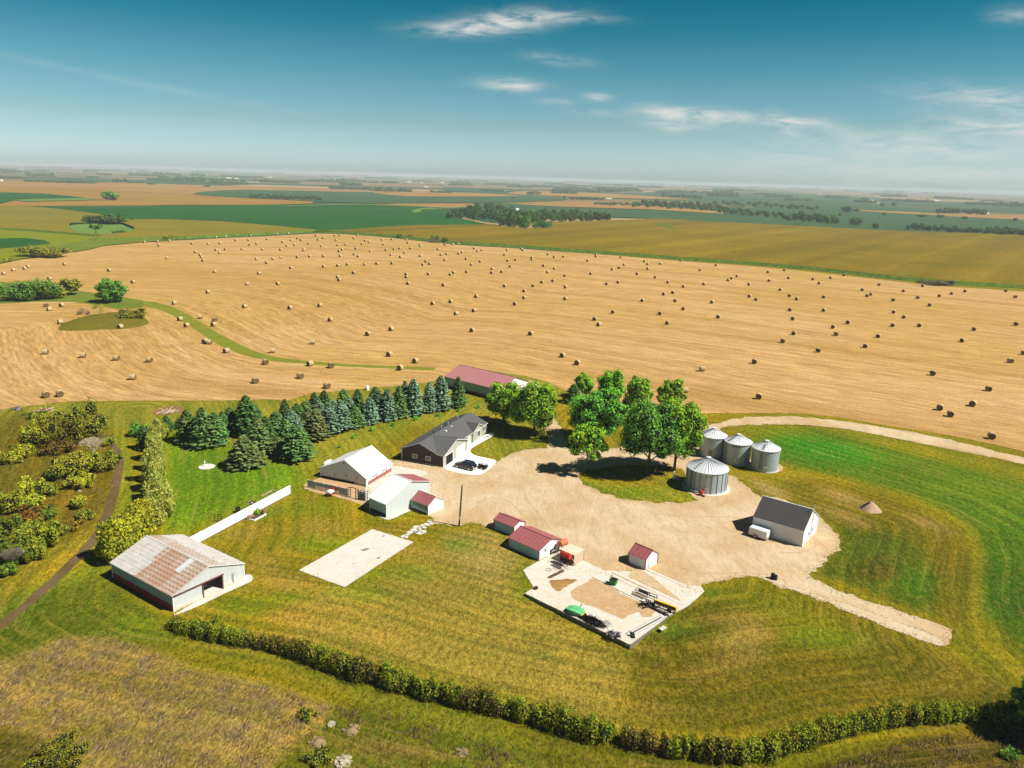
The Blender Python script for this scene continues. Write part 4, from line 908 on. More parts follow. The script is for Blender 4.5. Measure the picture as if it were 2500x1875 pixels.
# porch gable
p0, p1 = a*.68, a*.90; pk = (p0+p1)/2; pr = H0+(p1-p0)/2*.45; yp = s_+(pr-H0)/.42
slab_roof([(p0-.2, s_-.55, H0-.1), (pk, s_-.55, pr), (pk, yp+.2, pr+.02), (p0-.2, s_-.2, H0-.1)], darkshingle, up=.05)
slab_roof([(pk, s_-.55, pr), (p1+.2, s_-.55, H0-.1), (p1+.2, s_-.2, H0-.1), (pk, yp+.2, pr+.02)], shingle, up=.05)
mb = MB(); mb.add([(p0, s_-.3, H0-.05), (p1, s_-.3, H0-.05), (pk, s_-.3, pr)], [(0, 1, 2)], 0); mb.box(((p0+p1)/2, s_-.16, H0/2), (p1-p0, .3, H0-.1), 0); mb.build('bay_wall', sage, t_)
mb = MB()
for x, y, in ((0, 0), (0, b), (gx1, 0), (gx1, s_), (a, s_)): mb.box((x, y, H0/2), (.16, .16, H0-.1))
mb.box((-.03, b/2, .08), (.08, b, .14)); mb.build('corner_trim', whiteflat, t_)
for u in (b*.36, b*.68): window(t_, 'L', u, 1.35, 1.05, .8, mull=1)
gd = door(t_, 'R', ga*.70, ga*.34, 2.15, whiteflat, 'garage_door', frm=whiteflat)
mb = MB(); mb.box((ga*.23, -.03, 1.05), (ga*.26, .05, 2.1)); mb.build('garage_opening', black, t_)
mb = MB(); mb.box((ga*.23-ga*.15, -.05, 1.07), (.14, .1, 2.15)); mb.box((ga*.23+ga*.15, -.05, 1.07), (.14, .1, 2.15)); mb.box((ga*.23, -.05, 2.2), (ga*.32, .1, .14)); mb.build('door_frame', whiteflat, t_)
for u, w_, h_ in ((a*.52, .9, 1.3), (a*.92, 1.2, 1.2), (a*.965, 1.0, 1.2)): window(t_, 'R', u, 1.45, w_, h_, mull=1, off=s_-.005)
window(t_, 'R', a*.80, 1.4, 1.4, 1.5, mull=1, off=s_-.32)
door(t_, 'R', a*.615, .95, 2.1, whiteflat, 'front_door', off=s_, frm=whiteflat)
for i, (x, y, h) in enumerate(((a*.30, ypk+.6, .5), (a*.47, ypk+.8, .55), (a*.55, ypk+.9, .6), (a*.60, ypk+.7, .4), (a*.86, ypk+.5, .5), (a*.80, ypk+.8, .8))):
    mb = MB(); mb.tube((x, y, ridge-.5), (x, y, ridge+h-.2), .1, n=8); mb.tube((x, y, ridge+h-.2), (x, y, ridge+h-.1), .16, n=8); mb.build('vent_pipe', steel if i % 2 else dark, t_)
for x in (a*.42, a*.56): mb = MB(); mb.box((x, ypk-.9+(x-a*.42)*.1, ridge-.2), (.45, .35, .35)); mb.build('roof_vent', whiteflat, t_)
for k in range(3):
    g_ = G(1184.5+k*6, 1070-k*3.6); mb = MB(); mb.lathe([(0, .04), (.32, .04), (.34, .12), (0, .16)], 14, c=g_); tag(mb.build('drain_cover', dark), ('nearest', 'middle', 'farthest')[k]+' of three dark round covers on the house walk', 'cover', 'round covers on the house walk')

# 11 grain bins -----------------------------------------------------------------
binside = mat('bin_steel', (.40, .48, .53, 1), .42, metal=.25, rib=('Z', 2.2, .86), scale=.5, amt=.16, spec=.4)
binroof = mat('bin_roof_steel', (.70, .73, .76, 1), .45, metal=.15, scale=.6, amt=.1)
def grain_bin(c, R, h, ap, label, big=False, ladder=3.6):
    t_ = thing('grain_bin', label, 'grain bin', c, 0, 'round steel grain bins')
    n_ = 64; prof = [(R, 0)]
    mb = MB(); mb.lathe([(R, 0), (R, h)], n_, sm=True); mb.build('wall', binside, t_)
    ec = .28; mb = MB(); mb.lathe([(R-.02, h-.12), (R+.16, h-.14), (R+.16, h-.04), (R*.5, h+(ap-h)*.5), (.45, ap-.12)], n_, sm=False); mb.build('roof', binroof, t_)
    mb = MB(); mb.lathe([(.42, ap-.15), (.42, ap+.12), (.5, ap+.14), (0, ap+.24)], 20); mb.build('cap', binroof, t_)
    mb = MB(); k = 32 if big else 22
    for i in range(k):
        t = 2*math.pi*i/k; mb.tube(((R+.1)*math.cos(t), (R+.1)*math.sin(t), h-.02), (.45*math.cos(t), .45*math.sin(t), ap-.08), .035 if not big else .05, n=4, caps=False)
    mb.build('roof_rib', steel if not big else mat('dull_roof_rib', (.34, .36, .38, 1), .5), t_)
    if big:
        mb = MB()
        for i in range(22):
            t = 2*math.pi*(i+.5)/22; mb.tube(((R+.05)*math.cos(t), (R+.05)*math.sin(t), 0), ((R+.05)*math.cos(t), (R+.05)*math.sin(t), h-.1), .06, n=4)
        mb.build('stiffener', mat('dark_stiffener', (.2, .23, .26, 1), .5), t_)
    mb = MB(); t = ladder
    for s_ in (-.2, .2):
        p = Vector((math.cos(t), math.sin(t), 0))*(R+.14)+Vector((-math.sin(t), math.cos(t), 0))*s_; mb.tube(p+Vector((0, 0, .6)), p+Vector((0, 0, h+.1)), .03, n=4)
    for k_ in range(int(h/.32)-2):
        p = Vector((math.cos(t), math.sin(t), 0))*(R+.14); q = Vector((-math.sin(t), math.cos(t), 0))*.2; z = Vector((0, 0, .7+k_*.32)); mb.tube(p-q+z, p+q+z, .025, n=4)
    for k_ in range(6):
        f = .12+.13*k_; r_ = R*(1-f); z = h+(ap-h)*f+.08; p = Vector((r_*math.cos(t), r_*math.sin(t), z)); q = Vector((-math.sin(t), math.cos(t), 0))*.28; mb.tube(p-q, p+q, .06, n=4)
    mb.build('ladder', dark, t_)
    mb = MB(); t = 4.45; p = Vector((math.cos(t), math.sin(t), 0))*(R+.03); mb.box((p.x, p.y, .75), (.8, .12, .9), rz=t+math.pi/2); mb.build('hatch', steel, t_)
    mb = MB(); mb.lathe([(R+.02, 0), (R+.1, 0), (R+.1, .14), (R+.01, .16)], n_); mb.build('base_ring', conc, t_)
    return t_
BC = {'big': ((38.85, 143.76), 3.95), 'r': ((53.82, 155.17), 2.8), 'm': ((48.93, 158.87), 2.8), 'l': ((44.6, 162.7), 2.75)}
grain_bin((*BC['big'][0], 0), 3.95, 4.3, 6.15, 'widest grain bin with ribbed wall, standing alone nearest the yard', True, 3.7)
b3 = grain_bin((*BC['r'][0], 0), 2.8, 4.75, 6.1, 'right grain bin of the row of three, on bare soil ring', ladder=4.1)
b2 = grain_bin((*BC['m'][0], 0), 2.8, 4.75, 6.1, 'middle grain bin of the row of three, with dark lettering under the eave', ladder=3.5)
b1 = grain_bin((*BC['l'][0], 0), 2.75, 4.75, 6.15, 'left grain bin of the row of three, half behind the tree', ladder=3.2)
mb = MB()
for k, wd in enumerate((.2, .17, .17, .2, .17, .19)):
    t = 4.02+k*.105; p = Vector((math.cos(t), math.sin(t), 0))*2.84
    for q in ((-.07, .0, .05, .36), (.07, .0, .05, .30), (0, .12, .16, .06), (0, -.12, .16, .06)):
        e = Vector((-math.sin(t), math.cos(t), 0))*q[0]; mb.box((p.x+e.x, p.y+e.y, 4.25+q[1]), (q[2], .03, q[3]), rz=t+math.pi/2)
mb.build('lettering', dark, b2)
mb = MB(); p = Vector((math.cos(4.3), math.sin(4.3), 0))*2.8; mb.box((p.x, p.y, 1.3), (.75, .1, 1.5), rz=4.3+math.pi/2); mb.build('hatch_cover', mat('ochre_sheet', (.35, .27, .12, 1), .7), b1)

# 12 white windbreak wall ------------------------------------------------------
A_ = G(709, 1206.2); Bn, brz, ba, bb = BARN
far_c = Bn+Vector((math.cos(brz)*ba-math.sin(brz)*bb*.55, math.sin(brz)*ba+math.cos(brz)*bb*.55, 0))
B_ = G(462, 1338.5); L_ = (B_-A_).length; ang = math.atan2(B_.y-A_.y, B_.x-A_.x); hw = height(A_, 1184.5)
t_ = thing('windbreak_wall', 'long bright white board wall running out from the rusty barn', 'wall', A_, ang)
mb = MB(); mb.box((L_/2, 0, hw/2+.06), (L_, .1, hw-.12)); mb.build('wall_panel', mat('white_board', (.84, .84, .84, 1), .6, scale=.6, amt=.04, rib=('X', 1.0, .96)), t_)
mb = MB(); mb.box((L_/2, 0, .03), (L_, .2, .14)); mb.build('sill_beam', rustm, t_)
for k in range(int(L_/2.4)+1): mb = MB(); mb.box((k*2.4+.1, -.15, hw/2), (.14, .14, hw)); mb.build('post', wood, t_)

# ================================================================== VEGETATION
def leaf_quads(Pn, Nn, size, rng, jit=.9, asp=1.0, shape=0):
    """one small leaf clump (a bent diamond of two triangles) at every point"""
    n = len(Pn); N_ = Nn+rng.normal(0, jit, (n, 3)); N_ /= np.linalg.norm(N_, axis=1)[:, None]+1e-9
    R_ = rng.normal(0, 1, (n, 3)); U = np.cross(N_, R_); U /= np.linalg.norm(U, axis=1)[:, None]+1e-9; V_ = np.cross(N_, U)
    s = (size*(.6+.8*rng.random(n)))[:, None]
    a = Pn-U*s*asp; b = Pn-V_*s*.7+N_*s*.15; c = Pn+U*s*asp; d = Pn+V_*s*.7+N_*s*.15
    V = np.stack([a, b, c, d], 1).reshape(-1, 3); F_ = np.arange(n*4).reshape(-1, 4)
    return V, F_
def lobes_points(lobes, n, rng, shell=(.72, 1.06), zmin=.0):
    """points near the surface of a union of ellipsoids (cx, cy, cz, rx, ry, rz)"""
    L = np.array(lobes, float); ar = (L[:, 3]*L[:, 5]+L[:, 3]*L[:, 4]+L[:, 4]*L[:, 5]); pr = ar/ar.sum()
    k = rng.choice(len(L), int(n*1.9), p=pr); d = rng.normal(0, 1, (len(k), 3)); d /= np.linalg.norm(d, axis=1)[:, None]
    r = shell[0]+(shell[1]-shell[0])*rng.random(len(k))**.6
    P_ = L[k, :3]+d*L[k, 3:6]*r[:, None]; N_ = d/L[k, 3:6]; N_ /= np.linalg.norm(N_, axis=1)[:, None]
    depth = np.full(len(P_), 9.)
    for l in L:
        q = np.sqrt((((P_-l[:3])/l[3:6])**2).sum(1)); depth = np.minimum(depth, q)
    keep = (depth > .66) & (P_[:, 2] > zmin)
    P_, N_ = P_[keep][:n], N_[keep][:n]
    return P_, N_
def heart(name, lobes, k, parent=None, loc=(0, 0, 0)):  # near-black cores added inside crowns, acting as shadow between the leaf clumps
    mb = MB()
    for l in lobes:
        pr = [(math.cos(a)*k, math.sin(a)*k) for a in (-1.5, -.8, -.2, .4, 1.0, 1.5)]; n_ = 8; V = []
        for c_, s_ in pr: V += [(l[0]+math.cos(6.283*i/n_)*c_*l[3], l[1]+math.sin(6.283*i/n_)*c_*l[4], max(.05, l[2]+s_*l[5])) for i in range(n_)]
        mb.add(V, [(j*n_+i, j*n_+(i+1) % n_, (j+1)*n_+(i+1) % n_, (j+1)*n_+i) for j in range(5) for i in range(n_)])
    return mb.build(name, mat('crown_shade', (.014, .017, .007, 1), 1), parent, loc)
def crown_lobes(h0, h1, r, n, rng, top=.75, lobe=.34, flat=1.0):
    """rounded crown made of bulges between the heights h0 and h1"""
    cz = (h0+h1)/2; hz = (h1-h0)/2; L = [(0, 0, cz, r*.50, r*.50, hz*.58)]
    for i in range(n):
        t = 2.39996*i+rng.random()*.5; zz = -0.85+1.7*(i+.5)/n
        rr = math.sqrt(max(.05, 1-zz*zz))*(1 if zz < 0 else 1-(1-top)*zz)
        s_ = lobe*(.6+.8*rng.random()); rr *= .86+.28*rng.random()
        L.append((math.cos(t)*r*(1-s_*.8)*rr, math.sin(t)*r*(1-s_*.8)*rr, cz+zz*hz*(1-s_*.5), r*s_, r*s_, hz*s_*flat*1.05))
    return L
def limb_mesh(name, h, r0, h0, rc, m, n=6, seed=0, up=.8):
    rr = random.Random(seed); mb = MB()
    mb.tube((0, 0, -.1), (0.05*h*.2, 0, h*.45), r0, r0*.6, n=8); mb.tube((.05*h*.2, 0, h*.45), (.0, .05, h*.85), r0*.6, r0*.15, n=6)
    for i in range(n):
        t = i*2.4+rr.random(); z = h0*.75+(h*.6-h0*.75)*i/n; e = rc*(.75-.3*i/n)
        a = Vector((.05*h*.2*min(1, z/(h*.45)), 0, z)); b = a+Vector((math.cos(t)*e*.5, math.sin(t)*e*.5, h*.13)); c_ = b+Vector((math.cos(t)*e*.5, math.sin(t)*e*.5, h*.10*up))
        mb.tube(a, b, r0*.4, r0*.28, n=5); mb.tube(b, c_, r0*.28, r0*.08, n=5)
    return mb
def mesh_of(mb, name, m):
    o = mb.build(name, m); me = o.data; bpy.data.objects.remove(o); return me
bark = mat('bark', (.11, .085, .06, 1), .95, scale=4, amt=.5)
barkgrey = mat('grey_bark', (.30, .27, .22, 1), .95, scale=4, amt=.4)
Lgreen = leaf_mat('leaves_green', (0.149, 0.350, 0.021, 1), (0.263, 0.507, 0.035, 1), (0.420, 0.525, 0.035, 1))
Lbright = leaf_mat('leaves_bright', (0.096, 0.384, 0.032, 1), (0.192, 0.544, 0.048, 1), (0.192, 0.544, 0.112, 1))
Ldark = leaf_mat('leaves_dark', (0.080, 0.230, 0.036, 1), (0.180, 0.370, 0.050, 1), (0.260, 0.420, 0.050, 1))
Lolive = leaf_mat('leaves_olive', (0.176, 0.216, 0.019, 1), (0.336, 0.344, 0.032, 1), (0.384, 0.288, 0.032, 1))
Lyellow = leaf_mat('leaves_yellow', (0.312, 0.325, 0.025, 1), (0.525, 0.500, 0.037, 1), (0.188, 0.263, 0.025, 1))
Lpoplar = leaf_mat('leaves_poplar', (0.368, 0.414, 0.057, 1), (0.598, 0.598, 0.138, 1), (0.207, 0.299, 0.034, 1), trans=.38)
Lred = leaf_mat('leaves_red', (0.273, 0.124, 0.019, 1), (0.221, 0.156, 0.019, 1), (0.169, 0.156, 0.019, 1)); Ldarkolive = leaf_mat('leaves_dark_olive', (0.093, 0.145, 0.017, 1), (0.170, 0.230, 0.024, 1), (0.255, 0.255, 0.034, 1))  # rust red leaves, then dark olive ones
Lhedge = leaf_mat('leaves_hedge', (0.120, 0.192, 0.016, 1), (0.320, 0.376, 0.026, 1), (0.304, 0.232, 0.032, 1))
Lhedgered = leaf_mat('leaves_hedge_rust', (.15, .09, .026, 1), (.10, .11, .02, 1), (.18, .11, .03, 1))
Sblue = leaf_mat('needles_blue', (0.102, 0.203, 0.116, 1), (0.217, 0.334, 0.210, 1), (0.087, 0.160, 0.058, 1), trans=.03)
Sgreen = leaf_mat('needles_green', (0.083, 0.180, 0.045, 1), (0.165, 0.270, 0.068, 1), (0.053, 0.135, 0.045, 1), trans=.03)
Sdark = leaf_mat('needles_dark', (0.048, 0.117, 0.030, 1), (0.098, 0.188, 0.048, 1), None, trans=.03)
Sbrown = leaf_mat('needles_brown', (0.109, 0.160, 0.043, 1), (0.203, 0.225, 0.072, 1), (0.072, 0.138, 0.043, 1), trans=.03)
Lfar = leaf_mat('far_leaves', (.05, .11, .022, 1), (.085, .16, .03, 1), (.12, .19, .035, 1))
Lfar2 = leaf_mat('far_leaves_green', (.06, .17, .025, 1), (.10, .24, .035, 1), (.13, .25, .04, 1))

def spruce_mesh(h, r, m, seed, full=1.0):
    rng = np.random.default_rng(seed); P_, N_, S_ = [], [], []
    z = .04*h; k = 0
    while z < h*.985:
        f = 1-z/h; rr = r*(f**.64)*(.90+.20*rng.random()); nb = max(5, int(6+rr*6.0*full)); ph = rng.random()*6.28
        for i in range(nb):
            t = ph+2*math.pi*i/nb+rng.normal(0, .12); rb = rr*(.80+.30*rng.random()); ns = max(2, int(rb/.24))
            for j in range(ns):
                u = (j+.9)/ns; d_ = rb*u
                zz = z+.10*rb-.26*rb*u+.10*rb*u*u*2.0
                for s_ in range(2):
                    side = (rng.random()-.5)*(.42*(1-u*.4))*min(1.2, rb)
                    P_.append((math.cos(t)*d_-math.sin(t)*side, math.sin(t)*d_+math.cos(t)*side, zz+rng.normal(0, .04)))
                    N_.append((math.cos(t)*.35, math.sin(t)*.35, 1.0)); S_.append(.26*(.75+.35*(1-u)))
        z += max(.20, .40*(.55+.6*f)); k += 1
    for i in range(14): P_.append((rng.normal(0, .05), rng.normal(0, .05), h*(.93+.07*i/14))); N_.append((rng.normal(), rng.normal(), .4)); S_.append(.16)
    V, F_ = leaf_quads(np.array(P_), np.array(N_), np.array(S_), rng, jit=.33, asp=1.25)
    # a dark heart so that the sky does not shine through
    n_ = 10; cv = []; 
    for zz, q in ((.07*h, .52), (.45*h, .30), (.93*h, .02)):
        for i in range(n_): cv.append((math.cos(6.283*i/n_)*r*q, math.sin(6.283*i/n_)*r*q, zz))
    b0 = len(V); V = np.concatenate([V, np.array(cv)]); fs = []
    for l in range(2):
        for i in range(n_): fs.append((b0+l*n_+i, b0+l*n_+(i+1) % n_, b0+(l+1)*n_+(i+1) % n_, b0+(l+1)*n_+i))
    F_ = np.concatenate([F_, np.array(fs)])
    return arr_mesh('needles', V, F_, m)
sprM = {}
for nm_, m_ in (('blue', Sblue), ('green', Sgreen), ('dark', Sdark), ('brown', Sbrown)):
    sprM[nm_] = [spruce_mesh(6.0, 1.75, m_, 11+i+len(nm_), 1.0) for i in range(2)]
trunkMesh = mesh_of(MB().tube((0, 0, -.1), (0, 0, 1), .5, .32, n=8), 'trunk', bark)
trunkPale = mesh_of(MB().tube((0, 0, -.1), (0, 0, 1), .5, .34, n=8), 'trunk', barkgrey)
def spruce(zx, zbase, ztop, zw, tone, label, o=(400, 880), s=SZ, lift=.05, group='spruces of the windbreak'):
    label = label.replace('brownish green', 'brownish').replace('blue grey', 'bluish').replace('mid green', 'green')
    g = G(o[0]+zx*s, o[1]+zbase*s); h = height(g, o[1]+ztop*s); wd = zw*s*mpp(g)*1.28
    t_ = thing('spruce', label, 'spruce', g, random.random()*6.28, group)
    link('trunk', trunkMesh if lift < .1 else trunkPale, t_, sc=(.42, .42, h*max(.3, lift+.1)))
    link('crown', random.choice(sprM[tone]), t_, (0, 0, lift*h), 0, (wd/3.5, wd/3.5, h*(1-lift)/6.0))
    return t_
tones = {'blue': 'blue grey', 'green': 'mid green', 'dark': 'dark green', 'brown': 'brownish green'}
front = [(1985, 312, 112, 108, 'dark'), (1868, 328, 105, 138, 'blue'), (1790, 346, 148, 104, 'blue'), (1685, 364, 128, 140, 'blue'), (1588, 382, 178, 116, 'green'), (1510, 402, 195, 116, 'blue'), (1390, 422, 248, 118, 'blue'),
    (1285, 445, 300, 126, 'green'), (1200, 474, 275, 128, 'blue'), (1120, 500, 290, 128, 'blue'), (1030, 538, 330, 140, 'brown'), (900, 668, 440, 190, 'green'), (770, 640, 515, 120, 'brown'), (640, 645, 392, 170, 'brown'), (545, 716, 512, 190, 'brown')]
for i, (x, b, t, w_, c) in enumerate(front):
    where = 'outermost at the shed end' if i == 0 else ('last at the lawn end' if i == len(front)-1 else f'{ORD[i+1]} from the machine shed')
    spruce(x, b, t, w_, c, f'{tones[c]} spruce in the front windbreak row, {where}', lift=.12 if c in ('brown',) and x > 1000 or x in (900, 1120, 1200) else .04)
back = [(1630, 350, 140, 100, 'blue'), (1430, 385, 180, 128, 'green'), (1455, 398, 205, 110, 'blue'), (1310, 350, 195, 100, 'dark'), (1215, 345, 195, 110, 'green'), (1250, 400, 250, 110, 'blue'), (1150, 420, 270, 110, 'blue'), (1085, 330, 202, 100, 'dark'), (1020, 345, 215, 90, 'dark'), (1040, 420, 260, 120, 'blue'),
    (960, 400, 272, 120, 'green'), (980, 470, 320, 130, 'brown'), (900, 420, 290, 100, 'dark'), (820, 380, 262, 80, 'dark'), (860, 500, 335, 150, 'blue'), (760, 500, 345, 150, 'green'), (830, 600, 400, 140, 'green'), (690, 560, 380, 120, 'dark'), (565, 500, 240, 170, 'dark'), (620, 440, 300, 110, 'dark'),
    (450, 480, 318, 110, 'dark'), (400, 500, 345, 100, 'green'), (350, 565, 352, 150, 'green'), (270, 575, 322, 170, 'green'), (225, 540, 380, 130, 'green'), (165, 550, 332, 140, 'green'), (110, 450, 385, 70, 'dark'), (20, 470, 372, 80, 'dark')]
for i, (x, b, t, w_, c) in enumerate(back):
    side = 'behind the front row' if x > 700 else ('in the tall dark clump' if x > 500 else 'in the loose clump at the left end')
    spruce(x, b, t, w_, c, f'{tones[c]} spruce {side}, {ORD[min(25, i+1)]} inner tree from right' if i < 25 else f'{tones[c]} small spruce at the far left end, {"outermost" if i == 27 else "next but one from the end" if i == 25 else "next to the last"}')
spruce(180, 378, 215, 150, 'dark', 'wide dark spruce behind the bright maple by the narrow drive', (1350, 880), .27125, group='trees round the farmyard')
spruce(655, 432, 330, 100, 'dark', 'small dark spruce between the back maples, half hidden', (1350, 880), .27125, group='trees round the farmyard')

def broadleaf(base, pytop, wpx, crown_bot, m, label, nm='tree', n=5200, lobes=26, leaf=.24, seed=1, group='trees round the farmyard', cat='tree', tr=.28, top=.8, dxc=0, kind='maple_tree', multi=1, lob=.34):
    g = G(*base); h = height(g, pytop); hb = height(g, crown_bot); r = wpx*mpp(g)/2; rng = np.random.default_rng(seed)
    t_ = thing(kind, label, cat, g, 0, group)
    n = int(n*1.25); leaf = leaf*.95; L0 = crown_lobes(hb, h, r, max(13, int(lobes*.7)), rng, top=top, lobe=lob*1.05); L = [(0, 0, (h+hb)/2, r*.55, r*.55, (h-hb)*.33)]+[(a_, b_, c_, d_*.86, e_*.86, f_*.86) for a_, b_, c_, d_, e_, f_ in L0[1:]]
    for a_, b_, c_, d_, e_, f_ in L0[1:]:
        for _ in range(6):
            u_ = rng.normal(0, 1, 3); u_[2] = abs(u_[2])*1.1-.35; u_ += np.array([a_, b_, c_-(h+hb)/2])/r*.9; u_ /= np.linalg.norm(u_); k_ = .24+.26*rng.random()
            L.append((a_+u_[0]*d_*.82, b_+u_[1]*e_*.82, c_+u_[2]*f_*.82, d_*k_*1.15, e_*k_*1.15, f_*k_))
    if dxc: L = [(a+dxc*mpp(g), b, c, d, e, f) for a, b, c, d, e, f in L]
    P_, N_ = lobes_points(L, n, rng, zmin=.15, shell=(.7, 1.12)); V, F_ = leaf_quads(P_, N_, np.full(len(P_), leaf*.95), rng, jit=.30)
    link('crown', arr_mesh('crown', V, F_, m), t_)
    heart('shade_core', L[:1]+L0[1:], .74, t_)
    mb = limb_mesh('trunk', h*.9, tr, hb, r, bark, seed=seed)
    for k in range(1, multi): mb.tube((0, 0, 0), (math.cos(k*2.2)*r*.3, math.sin(k*2.2)*r*.3, hb+1.2), tr*.7, tr*.4, n=6)
    mb.build('trunk', bark, t_)
    return t_
z6 = lambda x, y: (1350+x*.27125, 880+y*.27125)
z4 = lambda x, y: (700+x*SZ, 700+y*SZ)
broadleaf(z6(297, 1013), z6(0, 590)[1], 92, z6(0, 900)[1], Lgreen, 'smallest yard maple standing alone at the gravel edge, left of the island', n=3600, leaf=.22, seed=3, tr=.2, lobes=24, lob=.30)
broadleaf(z6(850, 1028), z6(0, 395)[1], 140, z6(0, 880)[1], Ldark, 'tall dark green maple in the middle of the grass island', n=8000, seed=4, tr=.34, lobes=34)
broadleaf(z6(1090, 1000), z6(0, 375)[1], 128, z6(0, 860)[1], Lgreen, 'tall yellow green maple on the island nearest the grain bins', n=7500, seed=5, tr=.32, lobes=34)
broadleaf(z6(400, 735), z6(0, 285)[1], 140, z6(0, 650)[1], Lbright, 'widest bright green maple behind the small yard maple', n=8000, seed=6, tr=.3, lobes=32, top=.9)
broadleaf(z6(268, 335), z6(0, 118)[1], 46, z6(0, 300)[1], Lgreen, 'leftmost of the four narrow maples along the stubble, behind the wide spruce', n=2600, seed=7, tr=.18, lobes=18)
broadleaf(z6(515, 385), z6(0, 90)[1], 63, z6(0, 350)[1], Lgreen, 'tallest narrow maple along the stubble, second from the left', n=3800, seed=8, tr=.2, lobes=22)
broadleaf(z6(765, 450), z6(0, 140)[1], 60, z6(0, 420)[1], Lgreen, 'third of the four narrow maples along the stubble', n=3800, seed=9, tr=.2, lobes=22)
broadleaf(z6(1052, 440), z6(0, 180)[1], 68, z6(0, 415)[1], Lgreen, 'rightmost of the four narrow maples along the stubble', n=3800, seed=10, tr=.2, lobes=22)
broadleaf(z4(1468, 930), z4(0, 648)[1], 92, z4(0, 880)[1], Lgreen, 'many stemmed maple between the house and the machine shed', n=5600, seed=12, tr=.24, multi=4, lobes=28)
broadleaf(z4(1668, 1000), z4(0, 652)[1], 112, z4(0, 955)[1], Lgreen, 'broad maple right of the house casting shade over the drive', n=7000, seed=13, tr=.3, lobes=30)
# left field trees
z1 = lambda x, y: (x*SZ, 380+y*SZ)
broadleaf(z1(755, 990), z1(0, 835)[1], 60, z1(0, 985)[1], Ldark, 'tall dark tree standing alone where the waterway begins', n=3400, leaf=.4, seed=21, tr=.3, group='trees in the stubble', kind='field_tree')
broadleaf(z1(480, 940), z1(0, 835)[1], 44, z1(0, 915)[1], Lolive, 'small olive tree between the thicket and the tall dark tree', n=1500, leaf=.4, seed=22, tr=.2, group='trees in the stubble', kind='field_tree')
broadleaf((268, 540.5), 467.5+1, 32, 488, Ldark, 'lone round tree in the tan field far at the left', n=900, leaf=1.2, seed=23, tr=.6, group='lone trees in far fields', kind='field_tree') if 0 else None
broadleaf(z1(745, 302), z1(0, 243)[1], 32, z1(0, 298)[1], Ldark, 'lone round tree in the tan field far at the left', n=1100, leaf=1.6, seed=23, tr=1.0, group='lone trees in far fields', kind='field_tree')
broadleaf(z1(648, 530), z1(0, 462)[1], 23, z1(0, 492)[1], Ldark, 'lone flat topped tree in the grassy hollow', n=500, leaf=.9, seed=24, tr=.4, group='lone trees in far fields', kind='field_tree', lob=.45)
broadleaf((3060-510, 1800), 1655, 120, 1780, Ldark, 'dark tree at the right edge beyond the hedge end', n=5000, leaf=.2, seed=25, tr=.3, group='trees near the hedge', kind='field_tree')

def shrub(base, pytop, wpx, m, label, n=700, leaf=.18, seed=0, group=None, cat='bush', kind='bush', lobes=10, depth=1.0, thin=None):
    g = G(*base); h = max(.5, height(g, pytop)); r = wpx*mpp(g)/2; rng = np.random.default_rng(seed); g = g+Vector((0, r*.5*depth, 0))
    L = [(0, 0, h*.35, r*.6, r*.6*depth, h*.42)]
    for i in range(int(lobes*1.6)):
        t = 2.4*i+rng.random(); q = .25+.65*rng.random(); s_ = .16+.22*rng.random()
        L.append((math.cos(t)*r*q, math.sin(t)*r*q*depth, h*(.30+.45*rng.random()), r*s_, r*s_*depth, h*(.18+.16*rng.random())))
    n = int(n*1.1); P_, N_ = lobes_points(L, n, rng, zmin=.03); V, F_ = leaf_quads(P_, N_, np.full(len(P_), leaf*.8), rng, jit=.38)
    o = link(kind, arr_mesh(kind, V, F_, m), None, g)
    if n > 500: heart('shade_core', L, .6, o)
    return tag(o, label, cat, group)
shrub(z1(0+100, 980), z1(0, 868)[1], 76, Ldark, 'dark thicket at the left edge above the small stubble patch', n=2600, leaf=.42, seed=31, lobes=16, group='thicket of the left field')
shrub(z1(230, 975), z1(0, 845)[1], 92, Ldark, 'tallest dark thicket beside the left field trees', n=3000, leaf=.42, seed=32, lobes=16, group='thicket of the left field')
shrub(z1(345, 970), z1(0, 900)[1], 50, Lolive, 'low olive end of the left field thicket', n=1200, leaf=.4, seed=33, lobes=10, group='thicket of the left field')
shrub(z1(270, 690), z1(0, 612)[1], 94, Lolive, 'broad yellowish thicket beside the yellowing beans', n=2200, leaf=.6, seed=34, lobes=14)
shrub(z1(45, 718), z1(0, 690)[1], 17, Lolive, 'small round bush at the left edge of the yellowing beans', n=260, leaf=.5, seed=35)
shrub(z1(680, 462), z1(0, 405)[1], 100, Lfar, 'row of trees above the grassy hollow', n=1500, leaf=1.1, seed=36, lobes=18, kind='copse', cat='copse', depth=.5)
shrub(z1(780, 450), z1(0, 392)[1], 48, Lfar2, 'green copse at the right end of the hollow trees', n=700, leaf=1.1, seed=37, kind='copse', cat='copse', depth=.5)
shrub(z1(890, 446), z1(0, 424)[1], 14, Lfar, 'small bush between the hollow copse and the dark beans', n=160, leaf=.9, seed=38)
shrub(z1(1250, 446), z1(0, 424)[1], 22, Lfar, 'little bush on the edge of the olive corn', n=220, leaf=.9, seed=39)
shrub(z1(790, 532), z1(0, 505)[1], 40, Lfar, 'low bushes in the right part of the hollow', n=300, leaf=.8, seed=40)
shrub(z1(1125, 572), z1(0, 533)[1], 26, Lolive, 'olive bush at the corn edge left of the bales', n=300, leaf=.6, seed=41)
shrub(z1(1065, 556), z1(0, 538)[1], 15, Lolive, 'small bush beside the olive bush at the corn edge', n=160, leaf=.6, seed=42)
shrub((700+760*SZ, 380+556*SZ), 380+530*SZ, 15, Lfar2, 'leftmost round bush on the far corn edge', n=220, leaf=.6, seed=43, group='bushes on the corn edge')
